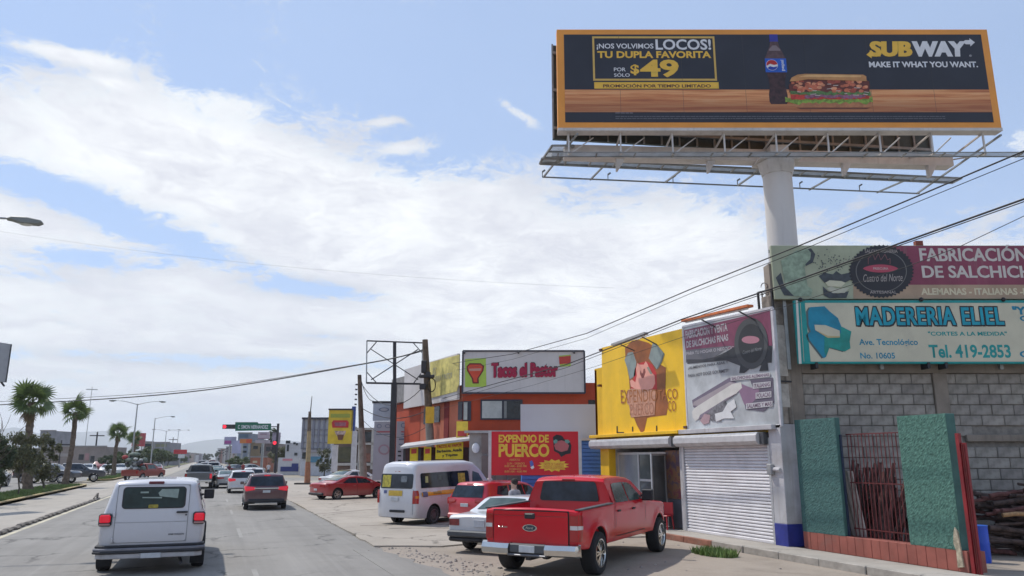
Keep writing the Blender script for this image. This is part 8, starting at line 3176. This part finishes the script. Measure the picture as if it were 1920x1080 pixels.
    for (u0, v0, u1, v1) in ((662, 802, 705, 806), (662, 830, 705, 834), (622, 868, 705, 873), (662, 800, 665, 880), (673, 806, 676, 880), (697, 806, 700, 880), (660, 834, 663, 880)):
        bxf(t, 'frame_member', fm, F, u0, v0, u1, v1, 0.0, 0.3)
    for (u0, v0, u1, v1, m) in ((666, 812, 673, 828, DARKW), (678, 810, 696, 828, DARKW), (632, 838, 658, 866, mat('olive_glass', (0.07, 0.065, 0.03), 0.3, var=0.4, scale=1)), (678, 850, 696, 866, mat('brick_dull', (0.22, 0.09, 0.06)))):
        bxf(t, 'window', m, F, u0, v0, u1, v1, 0.15, 0.3)
    # building with a steel lattice screen
    F = view_frame(98)
    t = fthing('lattice_building', 'grey building fronted by a tall lattice screen with a dark cornice', 'building', F)
    s = F.rect(566, 786, 618, 874)
    MB().box(s[0], s[1], 0.4, 9, 0, s[3]).build('wall', mat('screen_grey', (0.50, 0.50, 0.53), 0.8, var=0.08), t)
    bxf(t, 'cornice', FRAMEB, F, 566, 782.5, 618, 786, 0.0, 0.5)
    for i in range(6):
        u = 567 + i * 9.8
        bxf(t, 'screen_post', mat('screen_dark', (0.20, 0.20, 0.24)), F, u, 786, u + 0.9, 842, 0.2, 0.38)
    for v in (805, 815, 829, 840):
        bxf(t, 'screen_rail', mat('screen_dark', (0, 0, 0)), F, 566, v, 618, v + 1, 0.15, 0.37)
    bxf(t, 'shop_front', mat('teal_shopfront', (0.08, 0.22, 0.32)), F, 582, 856, 602, 867, 0.2, 0.4)
    bxf(t, 'shop_front', DARKW, F, 567, 848, 577, 860, 0.2, 0.4)
    bxf(t, 'ledge', mat('ledge_grey', (0.3, 0.28, 0.3)), F, 566, 843, 618, 848, 0.0, 0.4)
    # white stepped building with dark shutters
    F = view_frame(112)
    t = fthing('white_building', 'white building with dark square windows left of the lattice screen', 'building', F)
    wm = mat('far_white_wall', (0.50, 0.50, 0.52), 0.8, var=0.06)
    s = F.rect(536, 830, 567, 878)
    MB().box(s[0], s[1], 0.0, 8, 0, s[3]).build('wall', wm, t)
    for (u0, v0, u1, v1) in ((536, 826, 544, 831), (550, 829, 554, 833), (555, 831, 558, 835), (552, 849, 557, 854), (538, 834, 541, 846)):
        bxf(t, 'window', DARKW, F, u0, v0, u1, v1, -0.1, 0.0)
    F = view_frame(104)
    t = fthing('kiosk', 'white roadside kiosk with dark blue base and pink print', 'kiosk', F)
    s = F.rect(522, 858, 560, 884)
    MB().box(s[0], s[1], 0.0, 4, 0.0, s[3]).build('wall', wm, t)
    bxf(t, 'blue_base', mat('navy_paint', (0.02, 0.03, 0.16)), F, 526, 875, 559, 884, -0.08, 0.0)
    bxf(t, 'blue_base', mat('navy_paint', (0, 0, 0)), F, 547, 869, 559, 875, -0.08, 0.0)
    bxf(t, 'pink_print', ink('pink_print', (0.55, 0.22, 0.26)), F, 530, 860, 548, 864, -0.05, 0.0)
    # overhead direction sign and traffic signals on a mast
    F = view_frame(108)
    t = fthing('street_sign', 'green overhead street-name sign on a dark mast across the far junction', 'street sign', F)
    s = F.rect(441, 793, 508, 808)
    gm = ink('road_green', (0.01, 0.135, 0.075))
    MB().slab([F.sz(441, 808)[::1], F.sz(508, 807), F.sz(508, 794), F.sz(484, 794), F.sz(483, 791.5), F.sz(441, 791.5)], 0, 0.12).build('board', gm, t)
    pt(t, F, 'C. SIMON HERNANDEZ', WHI, 446, 503, 797, 804, off=-0.02, bold=0.02)
    c = F.sz(517, 850)[0]
    MB().box(c - 0.14, c + 0.14, 0.15, 0.4, 0, F.sz(517, 794)[1]).build('mast', STEELB, t)
    q = F.sz(430, 800)
    MB().bar((q[0], 0.25, q[1]), (c, 0.25, q[1]), 0.12).build('arm', STEELB, t)
    for (u, v, hz, lab) in ((429, 800, True, 'horizontal traffic signal showing red at the left end of the mast arm'), (515, 838, False, 'upright traffic signal showing red on the dark mast')):
        q = F.sz(u, v)
        g = fthing('traffic_signal', lab, 'traffic signal', F)
        L = 0.85
        if hz:
            MB().box(q[0] - L, q[0] + L, -0.1, 0.15, q[1] - 0.3, q[1] + 0.3).build('housing', BLK, g)
            pr = [(q[0] - L + 0.3, q[1]), (q[0], q[1]), (q[0] + L - 0.3, q[1])]
        else:
            MB().box(q[0] - 0.3, q[0] + 0.3, -0.1, 0.15, q[1] - L, q[1] + L).build('housing', BLK, g)
            pr = [(q[0], q[1] + L - 0.3), (q[0], q[1]), (q[0], q[1] - L + 0.3)]
        for k, p in enumerate(pr):
            MB().cyl((p[0], -0.16, p[1]), (p[0], -0.1, p[1]), 0.24, n=12).build('lens', mat('signal_red', (0.7, 0.02, 0.03), emit=(1, 0.03, 0.06, 1.2)) if k == 0 else mat('dead_lens', (0.03, 0.03, 0.025)), g)


mid_right()


# ------------------------------------------------------------------ far signs, buildings and trees
def sign_on_pole(u0, v0, u1, v1, D, m, label, legs=1, band=None, name='roadside_sign'):
    F = view_frame(D)
    t = fthing(name, label, 'sign', F)
    s0, s1, z0, z1 = F.rect(u0, v0, u1, v1)
    MB().box(s0, s1, 0, 0.4, z0, z1).build('board', m, t)
    for k in range(legs):
        c = (s0 + s1) / 2 if legs == 1 else s0 + (s1 - s0) * (0.2 + 0.6 * k)
        w = max(0.12, (s1 - s0) * 0.035)
        MB().box(c - w, c + w, 0.1, 0.35, 0, z0).build('post', GALV, t)
    if band:
        for (a, b_, c, d, mm) in band:
            bxf(t, 'print', mm, F, a, b_, c, d, -0.06, 0.0)
    return t


C = lambda n, c, v=0.15: mat('far_' + n, c, 0.7, var=v, scale=0.5)
sign_on_pole(421, 819, 441, 834, 150, C('lilac_sign', (0.34, 0.34, 0.45)), 'lilac and magenta sign standing left under the green overhead sign', 1, ((421, 826, 433, 832, C('magenta', (0.36, 0.08, 0.26))),))
sign_on_pole(436, 826, 450, 850, 140, C('violet_grey', (0.40, 0.40, 0.55)), 'pale violet sign beside the lilac one', 1)
sign_on_pole(450, 823, 471, 831, 135, C('orange_sign', (0.60, 0.20, 0.05)), 'orange sign with reddish right half below the green overhead sign', 2, ((462, 824, 471, 830.5, C('orange_red', (0.55, 0.08, 0.03))),))
sign_on_pole(484, 810, 504, 823, 122, C('pinkish_white', (0.46, 0.38, 0.42)), 'pinkish white roof-shaped sign board right under the green sign', 1, ((484, 821, 504, 823, C('mauve', (0.30, 0.2, 0.24))), (488, 813, 500, 815, C('mauve', (0, 0, 0)))))
sign_on_pole(479, 825, 505, 831, 122, C('pale_mauve', (0.40, 0.34, 0.36)), 'narrow pale lower board under the pinkish white sign', 1)
sign_on_pole(511, 811, 524, 830, 128, C('grey_lattice', (0.28, 0.24, 0.30), 0.5), 'grey patterned sign just right of the dark mast', 1)
sign_on_pole(249, 812, 270, 837, 175, C('brick_red_board', (0.42, 0.07, 0.08), 0.12), 'tall brick red billboard above the median trees', 2)
sign_on_pole(326, 843, 349, 851, 190, C('bright_red', (0.52, 0.03, 0.04), 0.1), 'red roadside sign with a white board below it', 1, ((334, 852, 346, 859, C('white_board', (0.6, 0.6, 0.6))),))
# edge of a large panel cut off by the frame at left
F = Frame(*dep(6, 690, 34)[:2], R(55))
t = fthing('billboard', 'pale edge of a large sign panel cut off by the left border', 'billboard', F)
a, b_ = dep(14, 716, 34), dep(14, 644, 34)
z0, z1 = a.z, b_.z
s1 = F.sz(15, 690)[0]
MB().box(s1 - 5.0, s1, 0, 0.25, z0, z1).build('panel', mat('pale_sign_panel', (0.34, 0.35, 0.37), 0.6, var=0.06), t)
MB().box(s1 - 0.03, s1 + 0.01, -0.03, 0.27, z0, z1).build('edge', TRIMG, t)
MB().cyl((s1 - 2.5, 0.4, 0), (s1 - 2.5, 0.4, z1), 0.18, n=10).build('post', GALV, t)
MB().bar((s1 - 0.15, 0.1, z0), (s1 - 0.15, -0.1, z0 - 0.18), 0.06).build('lamp_stub', STEELB, t)


def house(u0, v0, u1, D, m, label, wins=(), depth=8, cornice=None, name='building'):
    F = view_frame(D)
    t = fthing(name, label, 'building', F)
    s0, s1, z0, z1 = F.rect(u0, v0, u1, 870)
    MB().box(s0, s1, 0, depth, 0, z1).build('wall', m, t)
    MB().box(s0 - 0.1, s1 + 0.1, -0.12, 0.1, z1, z1 + 0.25).build('parapet', cornice or mat('parapet_grey', (0.25, 0.24, 0.23)), t)
    for (a, b_, c, d, mm) in wins:
        bxf(t, 'window', mm, F, a, b_, c, d, -0.06, 0.0)
    return t


DW = DARKW
house(95, 838, 196, 150, C('buff_brown', (0.24, 0.20, 0.18)), 'long low grey-brown building with a dark flat roof behind the palms', ((148, 852, 156, 862, DW), (160, 850, 166, 863, C('dull_pink', (0.35, 0.2, 0.2))), (170, 855, 176, 866, DW), (105, 850, 130, 856, C('band', (0.3, 0.27, 0.25)))))
house(35, 842, 96, 160, C('grey_tan', (0.22, 0.20, 0.19)), 'grey flat-roofed building glimpsed between the median trees at left', ((44, 852, 60, 858, DW),))
house(76, 808, 97, 210, C('tower_grey', (0.22, 0.22, 0.24)), 'grey block tower with dark bands behind the wispy median tree', ((78, 814, 95, 817, DW), (78, 821, 95, 824, DW)))
house(176, 850, 212, 175, C('teal_grey_wall', (0.12, 0.16, 0.17)), 'dark teal low building behind the small spiky palm', ((180, 856, 186, 863, DW),))
house(270, 829, 284, 240, C('tan_slab', (0.27, 0.25, 0.22)), 'grey tan slab building right of the brick red billboard', ((272, 832, 283, 838, DW),))
house(290, 830, 315, 235, C('slate_slab', (0.22, 0.22, 0.24)), 'slate grey slab building beyond the single-armed lamp', ((292, 832, 300, 838, C('olive_window', (0.2, 0.2, 0.12))), (302, 832, 312, 838, C('olive_window', (0, 0, 0)))))
house(190, 842, 206, 230, C('green_roof', (0.20, 0.25, 0.22)), 'small building with greenish roof left of the second palm', ())
house(447, 813, 468, 150, C('steel_block', (0.20, 0.23, 0.28)), 'steel blue block with glass bands under the green overhead sign', ((449, 814, 465, 821, C('blue_glass', (0.10, 0.15, 0.2))), (449, 836, 462, 840, DW), (449, 845, 462, 849, DW)))
house(468, 830, 497, 150, C('ochre_dark', (0.20, 0.15, 0.09)), 'dark ochre building behind the pinkish white sign', ((475, 836, 483, 842, DW), (488, 838, 495, 850, DW)))
house(496, 832, 520, 132, C('brown_grey', (0.17, 0.14, 0.13)), 'brown grey building behind the dark mast', ((499, 838, 507, 846, DW), (509, 838, 516, 850, DW)))
house(470, 858, 500, 126, C('terracotta', (0.34, 0.12, 0.07)), 'low terracotta shop under the roadside signs', ((474, 864, 482, 868, C('cream_awning', (0.5, 0.44, 0.3))),), 5)
house(430, 862, 462, 150, C('yellow_brown', (0.30, 0.20, 0.07)), 'low yellowish brown stall at the far corner', ((434, 866, 444, 870, DW),), 5)
rnd = random.Random(41)
cols = [(0.30, 0.28, 0.27), (0.42, 0.40, 0.38), (0.20, 0.18, 0.20), (0.36, 0.28, 0.24), (0.26, 0.28, 0.33), (0.45, 0.44, 0.45), (0.28, 0.16, 0.14)]
for i in range(12):
    u0 = 405 + i * 3.2
    D = 420 - i * 20
    v0 = 850 - rnd.uniform(0, 9) - i * 0.5
    w = rnd.uniform(5, 9)
    house(u0, v0, u0 + w, D, C('block_%02d' % i, rnd.choice(cols)), 'small distant building in the jumble along the avenue, right of the vanishing point', ((u0 + 1, v0 + 2, u0 + w - 1, v0 + 4, DW), (u0 + 1, v0 + 7, u0 + w - 1, v0 + 9, DW)))['group'] = 'distant buildings right of the avenue'
for i in range(12):
    u0 = 316 + i * 5.5
    D = 330 + i * 22
    v0 = 853 - rnd.uniform(-1, 5)
    w = rnd.uniform(5, 10)
    house(u0, v0, u0 + w, D, C('shed_%02d' % i, rnd.choice(cols)), 'small distant building in the jumble along the avenue, left of the vanishing point', ((u0 + 1, v0 + 2, u0 + w - 1, v0 + 4, DW),))['group'] = 'distant buildings left of the avenue'
for (u, v, D, kind, sx, lab) in ((512, 806, 136, 'tall', 1.3, 'narrow dark tree top behind the mast of the green sign'), (527, 836, 120, 'round', 1.0, 'round green tree left of the white building'), (610, 840, 92, 'wispy', 1.2, 'loose green tree before the lattice building'),
                                 (640, 845, 84, 'dark', 1.0, 'dark shrubby tree under the yellow pole sign'), (446, 856, 130, 'mid', 1.6, 'low yellow-green bush at the far corner stall'), (455, 857, 128, 'mid', 1.6, 'second yellow-green bush at the far corner stall'),
                                 (384, 848, 500, 'cone', 1.5, 'distant pointed tree against the hills'), (368, 849, 520, 'dark', 1.3, 'distant dark tree clump left of the pointed tree'), (392, 850, 460, 'dark', 1.3, 'distant dark tree clump right of the pointed tree'),
                                 (412, 846, 380, 'dark', 1.0, 'distant tree among the buildings right of the avenue'), (348, 850, 420, 'mid', 1.4, 'distant tree over the red roadside sign'),
                                 (150, 850, 165, 'dark', 1.6, 'dark tree behind the long low building'), (183, 838, 185, 'cone', 1.0, 'slim dark conifer over the teal building')):
    p = dep(u, v, D)
    tree(kind, p.x, p.y, p.z, lab, sx)


# ------------------------------------------------------------------ people
def person(x, y, rz, h, label, top, legs, hair=(0.02, 0.015, 0.012), pose='stand', skin=(0.36, 0.20, 0.14)):
    t = thing('person', label, 'person', (x, y, 0), rz)
    k = h / 1.75
    st = 0.16 if pose == 'walk' else 0.03
    V = {'pel': (0, 0, .95), 'wai': (0, 0, 1.1), 'che': (0, .01, 1.32), 'nec': (0, 0, 1.5), 'hd0': (0, -.01, 1.58), 'hd1': (0, -.01, 1.66), 'hd2': (0, 0, 1.72)}
    E = [('pel', 'wai'), ('wai', 'che'), ('che', 'nec'), ('nec', 'hd0'), ('hd0', 'hd1'), ('hd1', 'hd2')]
    Rr = {'pel': .15, 'wai': .135, 'che': .16, 'nec': .058, 'hd0': .085, 'hd1': .098, 'hd2': .075}
    for s, q in (('l', 1), ('r', -1)):
        V.update({s + 'hip': (q * .09, 0, .88), s + 'kn': (q * .11, -st * q * .6, .49), s + 'an': (q * .11, st * -q + .03, .09), s + 'to': (q * .12, st * -q - .12, .04),
                  s + 'sh': (q * .19, .01, 1.42), s + 'el': (q * .25, .04 + st * q * .5, 1.14), s + 'wr': (q * .24, -.05 + st * q, .90), s + 'ha': (q * .235, -.08 + st * q, .80)})
        E += [('pel', s + 'hip'), (s + 'hip', s + 'kn'), (s + 'kn', s + 'an'), (s + 'an', s + 'to'), ('che', s + 'sh'), (s + 'sh', s + 'el'), (s + 'el', s + 'wr'), (s + 'wr', s + 'ha')]
        Rr.update({s + 'hip': .10, s + 'kn': .065, s + 'an': .045, s + 'to': .04, s + 'sh': .065, s + 'el': .045, s + 'wr': .03, s + 'ha': .035})
    ks = list(V)
    me = bpy.data.meshes.new('body')
    me.from_pydata([Vector(V[q]) * k for q in ks], [(ks.index(a), ks.index(b)) for a, b in E], [])
    o = bpy.data.objects.new('body', me)
    COL.objects.link(o)
    sk = o.modifiers.new('skin', 'SKIN')
    for i, q in enumerate(ks):
        me.skin_vertices[0].data[i].radius = (Rr[q] * k, Rr[q] * k * (0.72 if q in ('wai', 'che', 'pel') else 1))
    me.skin_vertices[0].data[0].use_root = True
    sb = o.modifiers.new('sub', 'SUBSURF')
    sb.levels = 2
    bpy.context.view_layer.update()
    m2 = bpy.data.meshes.new_from_object(o.evaluated_get(bpy.context.evaluated_depsgraph_get()))
    bpy.data.objects.remove(o)
    mk = lambda c: mat('cloth_%02d_%02d_%02d' % tuple(int(v * 99) for v in c), c, 0.85, var=0.12, scale=12)
    m2.materials.clear()
    for m in (mat('skin_%02d' % int(skin[0] * 99), skin, 0.6, var=0.08), mk(top), mk(legs), mk((0.03, 0.03, 0.03))):
        m2.materials.append(m)
    for p in m2.polygons:
        z, r = p.center.z / k, abs(p.center.x) / k
        p.material_index = 3 if z < 0.085 else (2 if z < 0.93 and r < 0.19 else (1 if (z < 1.475 and not (r > 0.2 and z < 1.16)) else 0))
    m2.shade_smooth()
    place_mesh('body', m2, t)
    MB().ball((0, .018 * k, 1.69 * k), .103 * k, 12, 9, (0.95, 1.05, 1.0)).build('hair', mat('hair_dark', hair, 0.8), t, smooth=True)
    b = MB()
    b.hexa([(-.012 * k, -.125 * k, 1.61 * k), (.012 * k, -.125 * k, 1.61 * k), (.01 * k, -.09 * k, 1.61 * k), (-.01 * k, -.09 * k, 1.61 * k), (-.006 * k, -.105 * k, 1.66 * k), (.006 * k, -.105 * k, 1.66 * k), (.006 * k, -.09 * k, 1.66 * k), (-.006 * k, -.09 * k, 1.66 * k)])
    b.build('nose', mat('skin_%02d' % int(skin[0] * 99), skin), t)
    return t


p = dep(964, 930, 20.4)
person(p.x, p.y, R(-150), 1.57, 'person in a pale grey top standing between the old white sedan and red SUV', (0.30, 0.29, 0.31), (0.06, 0.07, 0.12), skin=(0.42, 0.27, 0.20))
for (u, v, Y, top, legs, lab, pz) in ((429, 880, 88, (0.10, 0.02, 0.04), (0.09, 0.03, 0.05), 'pedestrian in maroon clothes at the roadside under the lilac sign', 'walk'), (503, 884, 98, (0.55, 0.55, 0.58), (0.05, 0.05, 0.07), 'pedestrian in a white top standing below the dark mast', 'stand'),
                                      (455, 886, 104, (0.25, 0.03, 0.03), (0.05, 0.04, 0.06), 'pedestrian in a dark red shirt at the far corner', 'walk')):
    r = _ray(u, v)
    person(r.x / r.y * Y, Y, R(20), 1.6, lab, top, legs, pose=pz)

# ------------------------------------------------------------------ haze
def haze():
    m = bpy.data.materials.new('thin_haze')
    m.use_nodes = True
    m.node_tree.nodes.clear()
    n = NT(m.node_tree)
    v = n.node('ShaderNodeVolumePrincipled', {'Color': (0.80, 0.86, 0.95, 1), 'Density': HAZE})
    v.inputs['Anisotropy'].default_value = 0.2
    o = n.n.new('ShaderNodeOutputMaterial')
    n.l.new(v.outputs[0], o.inputs['Volume'])
    h = MB().box(-6600, 6600, -6600, 6600, -1.2, 330).build('haze', m)
    tag(h, kind='stuff')


HAZE = 0.00020
haze()
